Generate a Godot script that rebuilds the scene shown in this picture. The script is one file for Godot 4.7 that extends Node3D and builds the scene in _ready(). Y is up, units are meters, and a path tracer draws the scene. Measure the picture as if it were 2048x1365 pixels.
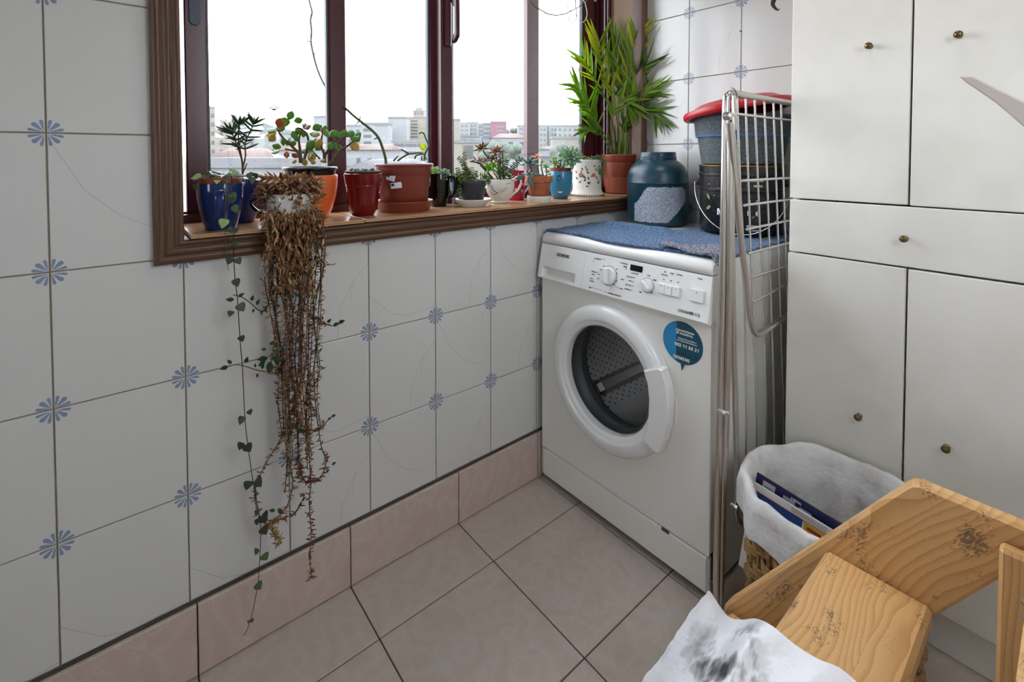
extends Node3D
# An enclosed laundry balcony: window with potted succulents, washing machine, clothes airer, cabinet, basket and step stool.
# World: x runs along the window wall towards the back wall, y up, z from the window wall into the room. Metres.

const F := 957.93            # focal length in pixels of the 2048 x 1365 photograph
const PX := 1024.0
const PY := 338.26
const EYE := Vector3(0.092, 1.1066, 1.1958)
const BACK := 1.8046         # plane of the tiled back wall
const ROOM_Z := 1.62         # plane of the wall opposite the window
const NEAR_X := -2.0
const CEIL := 2.45
const SILL := 0.946
const FRONT := Basis(Vector3(0, 0, 1), Vector3(0, 1, 0), Vector3(-1, 0, 0))   # local x,y,z of a thing that faces the camera side (-x)

var look := Basis.from_euler(Vector3(-0.0281, -0.6941, 0))
var rng := RandomNumberGenerator.new()
var used := {}
var M := {}
var wn := FastNoiseLite.new()

# ---------------------------------------------------------------- pixels to places
func ray(u: float, v: float) -> Vector3:
	return look * Vector3((u - PX) / F, -(v - PY) / F, -1.0)
func at_x(u: float, v: float, x: float) -> Vector3:
	var d := ray(u, v)
	return EYE + d * ((x - EYE.x) / d.x)
func at_y(u: float, v: float, y: float) -> Vector3:
	var d := ray(u, v)
	return EYE + d * ((y - EYE.y) / d.y)
func at_z(u: float, v: float, z: float) -> Vector3:
	var d := ray(u, v)
	return EYE + d * ((z - EYE.z) / d.z)
func at_d(u: float, v: float, depth: float) -> Vector3:
	return EYE + ray(u, v) * depth
func depth_of(p: Vector3) -> float:
	return -(look.inverse() * (p - EYE)).z

# ---------------------------------------------------------------- nodes
func numbered(called: String) -> String:
	var n: int = used.get(called, 0)
	used[called] = n + 1
	return called if n == 0 else "%s_%03d" % [called, n]
func thing(called: String, label: String, category: String, at := Vector3.ZERO, group := "", basis := Basis.IDENTITY) -> Node3D:
	var o := Node3D.new()
	o.name = numbered(called)
	add_child(o)
	o.transform = Transform3D(basis, at)
	o.set_meta("label", label)
	o.set_meta("category", category)
	if group: o.set_meta("group", group)
	return o
func structure(called: String, label := "") -> Node3D:
	var o := Node3D.new()
	o.name = called
	add_child(o)
	o.set_meta("kind", "structure")
	if label: o.set_meta("label", label)
	return o
func part(parent: Node3D, called: String, mesh: Mesh, m: Material, t := Transform3D.IDENTITY, label := "") -> MeshInstance3D:
	var o := MeshInstance3D.new()
	o.name = called
	o.mesh = mesh
	o.material_override = m
	o.transform = t
	parent.add_child(o, true)
	if label: o.set_meta("label", label)
	return o
func lpart(parent: Node3D, called: String, mesh: Mesh, m: Material, label: String) -> MeshInstance3D:
	return part(parent, called, mesh, m, Transform3D.IDENTITY, label)
func wpart(parent: Node3D, called: String, mesh: Mesh, m: Material, label := "") -> MeshInstance3D:
	# a part whose mesh is given in world coordinates
	return part(parent, called, mesh, m, whole(parent).affine_inverse(), label)
func whole(n: Node3D) -> Transform3D:
	var t := n.transform
	var p := n.get_parent()
	while p is Node3D and p != self:
		t = (p as Node3D).transform * t
		p = p.get_parent()
	return t
func stuff(o: Node3D) -> void:
	o.set_meta("kind", "stuff")

# ---------------------------------------------------------------- materials
func mat(key: String, c: Color, rough := 0.6, metal := 0.0) -> StandardMaterial3D:
	if M.has(key): return M[key]
	var m := StandardMaterial3D.new()
	m.resource_name = key
	m.albedo_color = c
	m.roughness = rough
	m.metallic = metal
	M[key] = m
	return m
func noise_tex(sd: int, freq: float, oct: int, ramp: Array, w := 512, h := 512, kind := FastNoiseLite.TYPE_SIMPLEX_SMOOTH, fractal := FastNoiseLite.FRACTAL_FBM, bump := -1.0) -> NoiseTexture2D:
	var n := FastNoiseLite.new()
	n.seed = sd
	n.noise_type = kind
	n.frequency = freq
	n.fractal_type = fractal
	n.fractal_octaves = oct
	var t := NoiseTexture2D.new()
	t.width = w
	t.height = h
	t.seamless = true
	t.noise = n
	if ramp.size():
		var g := Gradient.new()
		var offs := PackedFloat32Array()
		var cols := PackedColorArray()
		for r in ramp:
			offs.append(r[0])
			cols.append(r[1])
		g.offsets = offs
		g.colors = cols
		t.color_ramp = g
	if bump > 0.0:
		t.as_normal_map = true
		t.bump_strength = bump
	return t
func tri_tex(m: StandardMaterial3D, t: Texture2D, scale: Vector3, world := true) -> void:
	m.albedo_texture = t
	m.uv1_triplanar = true
	m.uv1_world_triplanar = world
	m.uv1_scale = scale
func bumpy(m: StandardMaterial3D, t: Texture2D, k: float) -> void:
	m.normal_enabled = true
	m.normal_texture = t
	m.normal_scale = k
func leafy(key: String, c: Color, thru: Color, rough := 0.45) -> StandardMaterial3D:
	var m := mat(key, c, rough)
	m.backlight_enabled = true
	m.backlight = thru
	return m

# ---------------------------------------------------------------- meshes
func st_new(smooth := 0) -> SurfaceTool:
	var st := SurfaceTool.new()
	st.begin(Mesh.PRIMITIVE_TRIANGLES)
	st.set_smooth_group(smooth)
	return st
func done(st: SurfaceTool) -> ArrayMesh:
	st.generate_normals()
	return st.commit()
func vert(st: SurfaceTool, p: Vector3, uv: Vector2) -> void:
	st.set_uv(uv)
	st.add_vertex(p)
# a,b,c counter-clockwise seen from outside
func tri(st: SurfaceTool, a: Vector3, b: Vector3, c: Vector3, ua := Vector2.ZERO, ub := Vector2.ZERO, uc := Vector2.ZERO) -> void:
	vert(st, a, ua)
	vert(st, c, uc)
	vert(st, b, ub)
func quad(st: SurfaceTool, a: Vector3, b: Vector3, c: Vector3, d: Vector3, ua := Vector2(0, 1), ub := Vector2(1, 1), uc := Vector2(1, 0), ud := Vector2(0, 0)) -> void:
	tri(st, a, b, c, ua, ub, uc)
	tri(st, a, c, d, ua, uc, ud)
# chamfered box appended to st; uv in metres with u along the longest side
func cbox(st: SurfaceTool, c: Vector3, s: Vector3, bev := 0.002, b := Basis.IDENTITY, uvo := Vector2.ZERO) -> void:
	st.set_smooth_group(-1)
	var h := s * 0.5
	bev = minf(bev, minf(h.x, minf(h.y, h.z)) * 0.9)
	var long := 0
	if s.y > s.x and s.y >= s.z: long = 1
	elif s.z > s.x and s.z > s.y: long = 2
	var put := func(ax: int, sg: float, p: float, q: float, inset: float) -> Vector3:
		var r := Vector3()
		r[ax] = sg * (h[ax] - (0.0 if inset == 0.0 else 0.0))
		r[(ax + 1) % 3] = p * (h[(ax + 1) % 3] - bev)
		r[(ax + 2) % 3] = q * (h[(ax + 2) % 3] - bev)
		return r
	var uvf := func(r: Vector3, ax: int) -> Vector2:
		var o1 := (ax + 1) % 3
		var o2 := (ax + 2) % 3
		if o2 == long: return Vector2(r[o2], r[o1]) + uvo
		return Vector2(r[o1], r[o2]) + uvo
	for ax in 3:
		for sg: float in [-1.0, 1.0]:
			var q: Array[Vector3] = [put.call(ax, sg, -1.0, -1.0, 0.0), put.call(ax, sg, 1.0, -1.0, 0.0), put.call(ax, sg, 1.0, 1.0, 0.0), put.call(ax, sg, -1.0, 1.0, 0.0)]
			if sg < 0.0: q = [q[3], q[2], q[1], q[0]]
			quad(st, c + b * q[0], c + b * q[1], c + b * q[2], c + b * q[3], uvf.call(q[0], ax), uvf.call(q[1], ax), uvf.call(q[2], ax), uvf.call(q[3], ax))
	if bev <= 0.0: return
	# edges: between face ax (sign s1) and face ax2 (sign s2)
	for ax in 3:
		var a2 := (ax + 1) % 3
		var a3 := (ax + 2) % 3
		for s1: float in [-1.0, 1.0]:
			for s2: float in [-1.0, 1.0]:
				var e := func(first: bool, s3: float) -> Vector3:
					var r := Vector3()
					r[ax] = s1 * (h[ax] if first else h[ax] - bev)
					r[a2] = s2 * (h[a2] - bev if first else h[a2])
					r[a3] = s3 * (h[a3] - bev)
					return r
				var q: Array[Vector3] = [e.call(true, -1.0), e.call(false, -1.0), e.call(false, 1.0), e.call(true, 1.0)]
				if s1 * s2 < 0.0: q = [q[3], q[2], q[1], q[0]]
				quad(st, c + b * q[0], c + b * q[1], c + b * q[2], c + b * q[3], uvf.call(q[0], ax), uvf.call(q[1], ax), uvf.call(q[2], ax), uvf.call(q[3], ax))
	for sx: float in [-1.0, 1.0]:
		for sy: float in [-1.0, 1.0]:
			for sz: float in [-1.0, 1.0]:
				var p0 := Vector3(sx * h.x, sy * (h.y - bev), sz * (h.z - bev))
				var p1 := Vector3(sx * (h.x - bev), sy * h.y, sz * (h.z - bev))
				var p2 := Vector3(sx * (h.x - bev), sy * (h.y - bev), sz * h.z)
				if sx * sy * sz > 0.0: tri(st, c + b * p0, c + b * p1, c + b * p2)
				else: tri(st, c + b * p0, c + b * p2, c + b * p1)
func box_mesh(c: Vector3, s: Vector3, bev := 0.002, b := Basis.IDENTITY, uvo := Vector2.ZERO) -> ArrayMesh:
	var st := st_new()
	cbox(st, c, s, bev, b, uvo)
	return done(st)
# rings of equal length joined; ring runs counter-clockwise seen from +axis when rings go up
func loft(st: SurfaceTool, rings: Array, closed := true, cap0 := false, cap1 := false, groups: Array = [], vs: Array = []) -> void:
	var n: int = rings[0].size()
	var m := n if closed else n - 1
	for i in rings.size() - 1:
		st.set_smooth_group(groups[i] if groups.size() else 1)
		var v0: float = vs[i] if vs.size() else float(i) / (rings.size() - 1)
		var v1: float = vs[i + 1] if vs.size() else float(i + 1) / (rings.size() - 1)
		for j in m:
			var k := (j + 1) % n
			var u0 := float(j) / n
			var u1 := float(j + 1) / n
			quad(st, rings[i][j], rings[i][k], rings[i + 1][k], rings[i + 1][j], Vector2(u0, v0), Vector2(u1, v0), Vector2(u1, v1), Vector2(u0, v1))
	for w in 2:
		if (w == 0 and not cap0) or (w == 1 and not cap1): continue
		st.set_smooth_group(-1)
		var r: PackedVector3Array = rings[0] if w == 0 else rings[rings.size() - 1]
		var c := Vector3.ZERO
		for p in r: c += p
		c /= n
		for j in n:
			if w == 0: tri(st, c, r[(j + 1) % n], r[j])
			else: tri(st, c, r[j], r[(j + 1) % n])
func circle(c: Vector3, r: float, n := 32, rz := -1.0) -> PackedVector3Array:
	var a := PackedVector3Array()
	if rz < 0.0: rz = r
	for j in n:
		var t := -TAU * j / n
		a.append(c + Vector3(cos(t) * r, 0, sin(t) * rz))
	return a
# profile points (r, y), bottom/outside first
func lathe_to(st: SurfaceTool, prof: Array, n := 32, c := Vector3.ZERO, b := Basis.IDENTITY) -> void:
	var rings := []
	var groups := []
	var vs := []
	var run := 0.0
	var g := 1
	for i in prof.size():
		var p: Vector2 = prof[i]
		var ring := circle(Vector3(0, p.y, 0), maxf(p.x, 0.00001), n)
		for j in n: ring[j] = c + b * ring[j]
		rings.append(ring)
		if i > 0: run += p.distance_to(prof[i - 1])
		vs.append(run)
		if i > 0 and i < prof.size() - 1:
			var d0: Vector2 = (p - prof[i - 1])
			var d1: Vector2 = (prof[i + 1] - p)
			groups.append(g)
			if absf(d0.angle_to(d1)) > 0.7: g += 1
		elif i == prof.size() - 1: groups.append(g)
	for i in vs.size(): vs[i] = vs[i] / maxf(run, 0.00001)
	loft(st, rings, true, false, false, groups, vs)
func lathe(prof: Array, n := 32, c := Vector3.ZERO, b := Basis.IDENTITY) -> ArrayMesh:
	var st := st_new()
	lathe_to(st, prof, n, c, b)
	return done(st)
func smooth_path(p: Array, per := 6) -> PackedVector3Array:
	var out := PackedVector3Array()
	for i in p.size() - 1:
		var a: Vector3 = p[maxi(i - 1, 0)]
		var b: Vector3 = p[i]
		var c: Vector3 = p[i + 1]
		var d: Vector3 = p[mini(i + 2, p.size() - 1)]
		for k in per:
			out.append(b.cubic_interpolate(c, a, d, float(k) / per))
	out.append(p[p.size() - 1])
	return out
func tube_to(st: SurfaceTool, pts: PackedVector3Array, r0: float, r1 := -1.0, n := 8, closed := false) -> void:
	if r1 < 0.0: r1 = r0
	var rings := []
	var t0 := (pts[1] - pts[0]).normalized()
	var nx := t0.cross(Vector3.UP if absf(t0.y) < 0.9 else Vector3.RIGHT).normalized()
	for i in pts.size():
		var t: Vector3
		if i == 0: t = (pts[1] - pts[0])
		elif i == pts.size() - 1: t = (pts[i] - pts[i - 1])
		else: t = (pts[i + 1] - pts[i]).normalized() + (pts[i] - pts[i - 1]).normalized()
		t = t.normalized()
		nx = (nx - t * nx.dot(t)).normalized()
		var ny := t.cross(nx)
		var r := lerpf(r0, r1, float(i) / (pts.size() - 1))
		var ring := PackedVector3Array()
		for j in n:
			var a := TAU * j / n
			ring.append(pts[i] + nx * cos(a) * r + ny * sin(a) * r)
		rings.append(ring)
	loft(st, rings, true, not closed, not closed)
func tube(p: Array, r0: float, r1 := -1.0, n := 8, per := 6) -> ArrayMesh:
	var st := st_new()
	tube_to(st, smooth_path(p, per) if per > 1 else PackedVector3Array(p), r0, r1, n)
	return done(st)
# polygon in local xy extruded along z from 0 to -depth, front bevelled
func prism_to(st: SurfaceTool, poly: PackedVector2Array, depth: float, t := Transform3D.IDENTITY, bev := 0.0) -> void:
	if Geometry2D.is_polygon_clockwise(poly): poly.reverse()
	st.set_smooth_group(-1)
	var n := poly.size()
	var face := poly
	if bev > 0.0:
		var got := PackedVector2Array()
		for i in n:
			var e0 := (poly[i] - poly[(i + n - 1) % n]).normalized()
			var e1 := (poly[(i + 1) % n] - poly[i]).normalized()
			var n0 := Vector2(-e0.y, e0.x)
			var n1 := Vector2(-e1.y, e1.x)
			var mid := (n0 + n1).normalized()
			got.append(poly[i] + mid * bev / maxf(mid.dot(n0), 0.4))
		face = got
	var idx := Geometry2D.triangulate_polygon(face)
	var p3 := func(q: Vector2, z: float) -> Vector3: return t * Vector3(q.x, q.y, z)
	for i in range(0, idx.size(), 3):
		var a := face[idx[i]]
		var b := face[idx[i + 1]]
		var c := face[idx[i + 2]]
		if (b - a).cross(c - a) < 0.0:
			var s := b
			b = c
			c = s
		tri(st, p3.call(a, 0.0), p3.call(b, 0.0), p3.call(c, 0.0), a, b, c)
		tri(st, p3.call(a, -depth), p3.call(c, -depth), p3.call(b, -depth), a, c, b)
	for i in n:
		var j := (i + 1) % n
		var l0 := Vector2(poly[i].x + poly[i].y, 0.0)
		var l1 := Vector2(poly[j].x + poly[j].y, 0.0)
		var zb := -bev
		if bev > 0.0:
			quad(st, p3.call(poly[i], zb), p3.call(poly[j], zb), p3.call(face[j], 0.0), p3.call(face[i], 0.0), poly[i], poly[j], face[j], face[i])
			quad(st, p3.call(face[i], -depth), p3.call(face[j], -depth), p3.call(poly[j], bev - depth), p3.call(poly[i], bev - depth), poly[i], poly[j], face[j], face[i])
			quad(st, p3.call(poly[i], bev - depth), p3.call(poly[j], bev - depth), p3.call(poly[j], zb), p3.call(poly[i], zb), l0, l1, l1 + Vector2(0, depth), l0 + Vector2(0, depth))
		else:
			quad(st, p3.call(poly[i], -depth), p3.call(poly[j], -depth), p3.call(poly[j], 0.0), p3.call(poly[i], 0.0), l0, l1, l1 + Vector2(0, depth), l0 + Vector2(0, depth))
func prism(poly: PackedVector2Array, depth: float, t := Transform3D.IDENTITY, bev := 0.0) -> ArrayMesh:
	var st := st_new()
	prism_to(st, poly, depth, t, bev)
	return done(st)
# a sheet of cloth with thickness; f(u, v) gives the upper surface
func sheet(nu: int, nv: int, f: Callable, thick: float, uv := Vector2.ONE) -> ArrayMesh:
	var st := st_new(1)
	var p := []
	for i in nu + 1:
		var row := PackedVector3Array()
		for j in nv + 1: row.append(f.call(float(i) / nu, float(j) / nv))
		p.append(row)
	var low := []
	for i in nu + 1:
		var row := PackedVector3Array()
		for j in nv + 1:
			var du: Vector3 = p[mini(i + 1, nu)][j] - p[maxi(i - 1, 0)][j]
			var dv: Vector3 = p[i][mini(j + 1, nv)] - p[i][maxi(j - 1, 0)]
			row.append(p[i][j] - du.cross(dv).normalized() * thick)
		low.append(row)
	for i in nu:
		for j in nv:
			var a := Vector2(float(i) / nu, float(j) / nv) * uv
			var b := Vector2(float(i + 1) / nu, float(j + 1) / nv) * uv
			st.set_smooth_group(1)
			quad(st, p[i][j], p[i + 1][j], p[i + 1][j + 1], p[i][j + 1], a, Vector2(b.x, a.y), b, Vector2(a.x, b.y))
			st.set_smooth_group(2)
			quad(st, low[i][j + 1], low[i + 1][j + 1], low[i + 1][j], low[i][j], Vector2(a.x, b.y), b, Vector2(b.x, a.y), a)
	st.set_smooth_group(3)
	for i in nu:
		quad(st, low[i][0], low[i + 1][0], p[i + 1][0], p[i][0], Vector2(float(i) / nu, 0) * uv, Vector2(float(i + 1) / nu, 0) * uv, Vector2(float(i + 1) / nu, 0) * uv, Vector2(float(i) / nu, 0) * uv)
		quad(st, low[i + 1][nv], low[i][nv], p[i][nv], p[i + 1][nv], uv, uv, uv, uv)
	for j in nv:
		quad(st, low[0][j + 1], low[0][j], p[0][j], p[0][j + 1])
		quad(st, low[nu][j], low[nu][j + 1], p[nu][j + 1], p[nu][j], uv, uv, uv, uv)
	return done(st)
# unit leaf along +y (length 1), half width by profile, thick along z
func leaf_mesh(key: String, prof: Array, thick := 1.0, bend := 0.0, fold := 0.0) -> ArrayMesh:
	if M.has(key): return M[key]
	var st := st_new()
	var rings := []
	var n := prof.size()
	for i in n:
		var t := float(i) / (n - 1)
		var w: float = maxf(prof[i], 0.004)
		var h := 0.5 * thick * sqrt(w * 2.0)
		var z := bend * t * t
		var ring := PackedVector3Array([Vector3(w, t, z + fold * w), Vector3(0.45 * w, t, z + h + fold * w * 0.4), Vector3(0, t, z + h * 1.1), Vector3(-0.45 * w, t, z + h + fold * w * 0.4), Vector3(-w, t, z + fold * w), Vector3(0, t, z - h)])
		ring.reverse()
		rings.append(ring)
	loft(st, rings, true, true, true)
	M[key] = done(st)
	return M[key]
func aim(dir: Vector3, nrm: Vector3, l: float, w: float, t: float) -> Basis:
	var y := dir.normalized()
	if absf(y.dot(nrm.normalized())) > 0.98: nrm = Vector3(nrm.y, nrm.z, nrm.x) + Vector3(0.1, 0.3, 0.2)
	var x := y.cross(nrm).normalized()
	var z := x.cross(y).normalized()
	return Basis(x * w, y * l, z * t)
# a leaf in world coordinates under a thing placed without rotation
func leaf(parent: Node3D, called: String, mesh: Mesh, m: Material, p: Vector3, dir: Vector3, nrm: Vector3, l: float, w: float, t: float) -> MeshInstance3D:
	return part(parent, called, mesh, m, whole(parent).affine_inverse() * Transform3D(aim(dir, nrm, l, w, t), p))
func rnd(a: float, b: float) -> float: return rng.randf_range(a, b)
func rv(k := 1.0) -> Vector3: return Vector3(rnd(-k, k), rnd(-k, k), rnd(-k, k))
func lettering(parent: Node3D, text: String, size: float, m: Material, t: Transform3D, centre := true, bold := false) -> MeshInstance3D:
	var tm := TextMesh.new()
	var f := SystemFont.new()
	f.font_names = PackedStringArray(["Droid Sans"])
	if bold: f.font_weight = 700
	tm.font = f
	tm.text = text
	tm.font_size = 32
	tm.pixel_size = size / 32.0 * 1.05
	tm.depth = 0.0005
	tm.curve_step = 2.0
	tm.horizontal_alignment = HORIZONTAL_ALIGNMENT_CENTER if centre else HORIZONTAL_ALIGNMENT_LEFT
	return part(parent, "lettering", tm, m, t)

# ---------------------------------------------------------------- computed pictures
func tile_image(cracks: Array) -> ImageTexture:
	var w := 400
	var h := 504
	var im := Image.create(w, h, false, Image.FORMAT_RGB8)
	im.fill(Color(0.815, 0.815, 0.80))
	var n := FastNoiseLite.new()
	n.seed = 5
	n.frequency = 0.02
	var blue := Color(0.52, 0.575, 0.69)
	var k := 0.2 / w
	for cy in 2:
		for cx in 2:
			for j in 54:
				for i in 54:
					var a := (i + 0.5) * k
					var b := (j + 0.5) * k
					var hit := false
					for s in 3:
						var th: float = [0.20, PI / 4, PI / 2 - 0.20][s]
						var fat: float = [0.0026, 0.0039, 0.0026][s]
						var far: float = [0.0190, 0.0178, 0.0190][s]
						var t := (a - 0.0022) * cos(th) + (b - 0.0022) * sin(th)
						var q := absf(-(a - 0.0022) * sin(th) + (b - 0.0022) * cos(th))
						var hw := 0.0
						if t > 0.0035 and t < far: hw = lerpf(0.0004, fat, pow((t - 0.0035) / (far - 0.0035), 0.75))
						elif t >= far and t < far + fat: hw = sqrt(maxf(0.0, fat * fat - (t - far) * (t - far)))
						if q < hw: hit = true
					if Vector2(a - 0.0036, b - 0.0036).length() < 0.0011: hit = true
					if hit:
						var x := i if cx == 0 else w - 1 - i
						var y := j if cy == 0 else h - 1 - j
						im.set_pixel(x, y, blue * (0.97 + 0.06 * n.get_noise_2d(i * 3, j * 3)))
	for c in cracks:
		for s in c.size() - 1:
			var p: Vector2 = c[s] * Vector2(w, h)
			var q: Vector2 = c[s + 1] * Vector2(w, h)
			var len := int(p.distance_to(q)) + 1
			for i in len:
				var r := p.lerp(q, float(i) / len)
				var x := clampi(int(r.x + 1.5 * n.get_noise_1d(r.y * 3.0)), 0, w - 1)
				var y := clampi(int(r.y), 0, h - 1)
				im.set_pixel(x, y, Color(0.53, 0.52, 0.50))
	return ImageTexture.create_from_image(im)
# planks: growth rings as long wavy lines along u
func wood_image(sd: int, light: Color, dark: Color, rings: float, knots: Array, w := 512, h := 256, dirt := 0.0) -> ImageTexture:
	var im := Image.create(w, h, false, Image.FORMAT_RGB8)
	var n := FastNoiseLite.new()
	n.seed = sd
	n.frequency = 1.0
	n.fractal_octaves = 3
	for y in h:
		for x in w:
			var u := float(x) / w
			var v := float(y) / h
			var f := v + 0.10 * n.get_noise_2d(u * 1.1, v * 1.6 + 7.0)
			var near := 0.0
			for kn: Vector3 in knots:
				var d := Vector2((u - kn.x) * 0.55, v - kn.y)
				var l := d.length()
				f += kn.z * exp(-l * l * 60.0) * signf(v - kn.y + 0.0001) * 0.9
				near = maxf(near, 1.0 - clampf((l - 0.012) * 60.0, 0.0, 1.0))
			var r := fposmod(f * rings, 1.0)
			var s := pow(r, 2.5) * 0.75 + 0.25 * (0.5 + 0.5 * n.get_noise_2d(u * 9.0, v * 160.0))
			var c := light.lerp(dark, clampf(s, 0.0, 1.0))
			c = c.lerp(Color(0.22, 0.12, 0.06), near * 0.85)
			if dirt > 0.0:
				var q := n.get_noise_2d(u * 4.0 + 31.0, v * 3.0) + 0.5 * n.get_noise_2d(u * 50.0, v * 60.0)
				c = c.lerp(Color(0.27, 0.22, 0.17), clampf((q - 0.42) * 2.0, 0.0, 0.6) * dirt)
			im.set_pixel(x, y, c)
	return ImageTexture.create_from_image(im)

# ---------------------------------------------------------------- scene
func _ready() -> void:
	rng.seed = 4711
	wn.seed = 9
	wn.frequency = 1.0
	wn.fractal_octaves = 3
	camera_and_light()
	materials()
	shell()
	window()
	outside()
	cabinet()
	washing_machine()
	on_the_machine()
	airer()
	basket()
	stool()
	pots()
	hanging_things()

func camera_and_light() -> void:
	var cam := Camera3D.new()
	cam.name = "camera"
	cam.projection = Camera3D.PROJECTION_FRUSTUM
	cam.near = 0.05
	cam.far = 3000.0
	cam.size = 1365.0 / F * cam.near
	cam.frustum_offset = Vector2(0.0, -(682.5 - PY) / F * cam.near)
	cam.transform = Transform3D(look, EYE)
	add_child(cam)
	cam.current = true
	var env := Environment.new()
	env.background_mode = Environment.BG_SKY
	env.tonemap_mode = Environment.TONE_MAPPER_LINEAR
	env.tonemap_exposure = 1.0
	env.sdfgi_enabled = true
	env.ssao_enabled = true
	env.ssil_enabled = true
	var sky := Sky.new()
	var sm := ProceduralSkyMaterial.new()
	sm.sky_top_color = Color(0.90, 0.93, 0.97)
	sm.sky_horizon_color = Color(0.95, 0.96, 0.98)
	sm.ground_bottom_color = Color(0.45, 0.45, 0.45)
	sm.ground_horizon_color = Color(0.75, 0.76, 0.78)
	sm.sky_energy_multiplier = 2.9
	sm.ground_energy_multiplier = 1.2
	sky.sky_material = sm
	env.sky = sky
	var we := WorldEnvironment.new()
	we.name = "world"
	we.environment = env
	add_child(we)

func materials() -> void:
	var wob := noise_tex(3, 0.012, 2, [], 512, 512, FastNoiseLite.TYPE_SIMPLEX_SMOOTH, FastNoiseLite.FRACTAL_FBM, 3.0)
	var grain := noise_tex(4, 0.09, 3, [], 256, 256, FastNoiseLite.TYPE_SIMPLEX_SMOOTH, FastNoiseLite.FRACTAL_FBM, 4.0)
	M["grain"] = grain
	var cr := [[], [[Vector2(1, 0.28), Vector2(0.8, 0.42), Vector2(0.62, 0.7), Vector2(0.58, 1)], [Vector2(0.8, 0.42), Vector2(0.75, 0.62)]], [[Vector2(0.05, 0.1), Vector2(0.25, 0.42), Vector2(0.5, 0.62), Vector2(0.78, 0.74), Vector2(1, 0.7)], [Vector2(0.9, 0), Vector2(0.82, 0.2)]], [[Vector2(0, 0.62), Vector2(0.3, 0.85), Vector2(0.55, 0.92), Vector2(1, 0.88)]]]
	for i in 4:
		var t := mat("wall_tile_%d" % i, Color.WHITE, 0.16)
		t.albedo_texture = tile_image(cr[i])
		bumpy(t, wob, 0.10)
	mat("grout", Color(0.60, 0.555, 0.48), 0.9)
	mat("dark_grout", Color(0.30, 0.28, 0.25), 0.9)
	for i in 3:
		var f := mat("floor_tile_%d" % i, Color.WHITE, 0.34)
		f.albedo_texture = noise_tex(40 + i, 0.006, 5, [[0.0, Color(0.715, 0.65, 0.605)], [0.40, Color(0.735, 0.685, 0.65)], [0.50, Color(0.745, 0.70, 0.67)], [0.515, Color(0.77, 0.73, 0.70)], [0.53, Color(0.74, 0.695, 0.66)], [1.0, Color(0.71, 0.65, 0.61)]], 384, 384, FastNoiseLite.TYPE_SIMPLEX_SMOOTH, FastNoiseLite.FRACTAL_RIDGED)
		bumpy(f, wob, 0.08)
		var s := mat("skirting_tile_%d" % i, Color(1.0, 0.985, 0.98), 0.30)
		s.albedo_texture = noise_tex(50 + i, 0.006, 5, [[0.0, Color(0.755, 0.675, 0.635)], [0.45, Color(0.775, 0.71, 0.68)], [0.50, Color(0.80, 0.745, 0.72)], [0.55, Color(0.77, 0.705, 0.675)], [1.0, Color(0.75, 0.675, 0.64)]], 384, 256, FastNoiseLite.TYPE_SIMPLEX_SMOOTH, FastNoiseLite.FRACTAL_RIDGED)
		bumpy(s, wob, 0.08)
	var pl := mat("plaster", Color(0.86, 0.855, 0.84), 0.8)
	bumpy(pl, grain, 0.2)
	# woods
	for i in 2:
		var tw := mat("trim_wood_%d" % i, Color.WHITE, 0.42)
		tw.albedo_texture = wood_image(21 + i, Color(0.40, 0.275, 0.185), Color(0.25, 0.165, 0.11), 7.0, [], 512, 128)
		tw.uv1_scale = Vector3(1.6, 10.0, 1)
	var rv_ := mat("reveal_wood", Color.WHITE, 0.5)
	rv_.albedo_texture = wood_image(25, Color(0.66, 0.55, 0.43), Color(0.50, 0.39, 0.29), 18.0, [], 512, 128)
	rv_.uv1_scale = Vector3(1.0, 5.0, 1)
	var sw := mat("sill_wood", Color.WHITE, 0.22)
	sw.albedo_texture = wood_image(26, Color(0.76, 0.61, 0.465), Color(0.62, 0.455, 0.325), 14.0, [], 512, 128)
	sw.uv1_scale = Vector3(1.0, 4.5, 1)
	for i in 3:
		var p := mat("pine_%d" % i, Color.WHITE, 0.45)
		p.albedo_texture = wood_image(30 + i, Color(0.85, 0.685, 0.465), Color(0.73, 0.525, 0.315), [20.0, 24.0, 14.0][i], [[Vector3(0.44, 0.62, 0.16)], [Vector3(0.3, 0.4, 0.1), Vector3(0.72, 0.75, 0.12)], [Vector3(0.12, 0.4, 0.06)]][i], 640, 256, [1.0, 1.0, 0.0][i])
		p.uv1_scale = [Vector3(2.4, 5.0, 1), Vector3(2.2, 5.0, 1), Vector3(1.8, 8.0, 1)][i]
	# metals and paints
	mat("burgundy", Color(0.27, 0.085, 0.125), 0.25)
	mat("rubber_seal", Color(0.28, 0.30, 0.33), 0.6)
	mat("latch_blue", Color(0.17, 0.25, 0.32), 0.4)
	var g := mat("pane", Color(0.93, 0.96, 0.97, 0.04), 0.02)
	g.transparency = BaseMaterial3D.TRANSPARENCY_ALPHA
	var dr := mat("droplet", Color(0.30, 0.33, 0.36), 0.15)
	dr.metallic_specular = 0.6
	mat("enamel", Color(0.91, 0.905, 0.88), 0.28)
	mat("enamel_panel", Color(0.92, 0.92, 0.91), 0.3)
	mat("enamel_ring", Color(0.90, 0.90, 0.895), 0.22)
	mat("ink", Color(0.10, 0.11, 0.13), 0.6)
	mat("ink_blue", Color(0.12, 0.32, 0.62), 0.6)
	mat("ink_white", Color(0.93, 0.93, 0.92), 0.6)
	mat("display", Color(0.035, 0.03, 0.04), 0.12)
	mat("drum_steel", Color(0.80, 0.80, 0.80), 0.38, 1.0)
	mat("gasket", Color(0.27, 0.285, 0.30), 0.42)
	mat("hole", Color(0.015, 0.015, 0.017), 0.9)  # near-black colour for the dark inside of the drum holes
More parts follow.
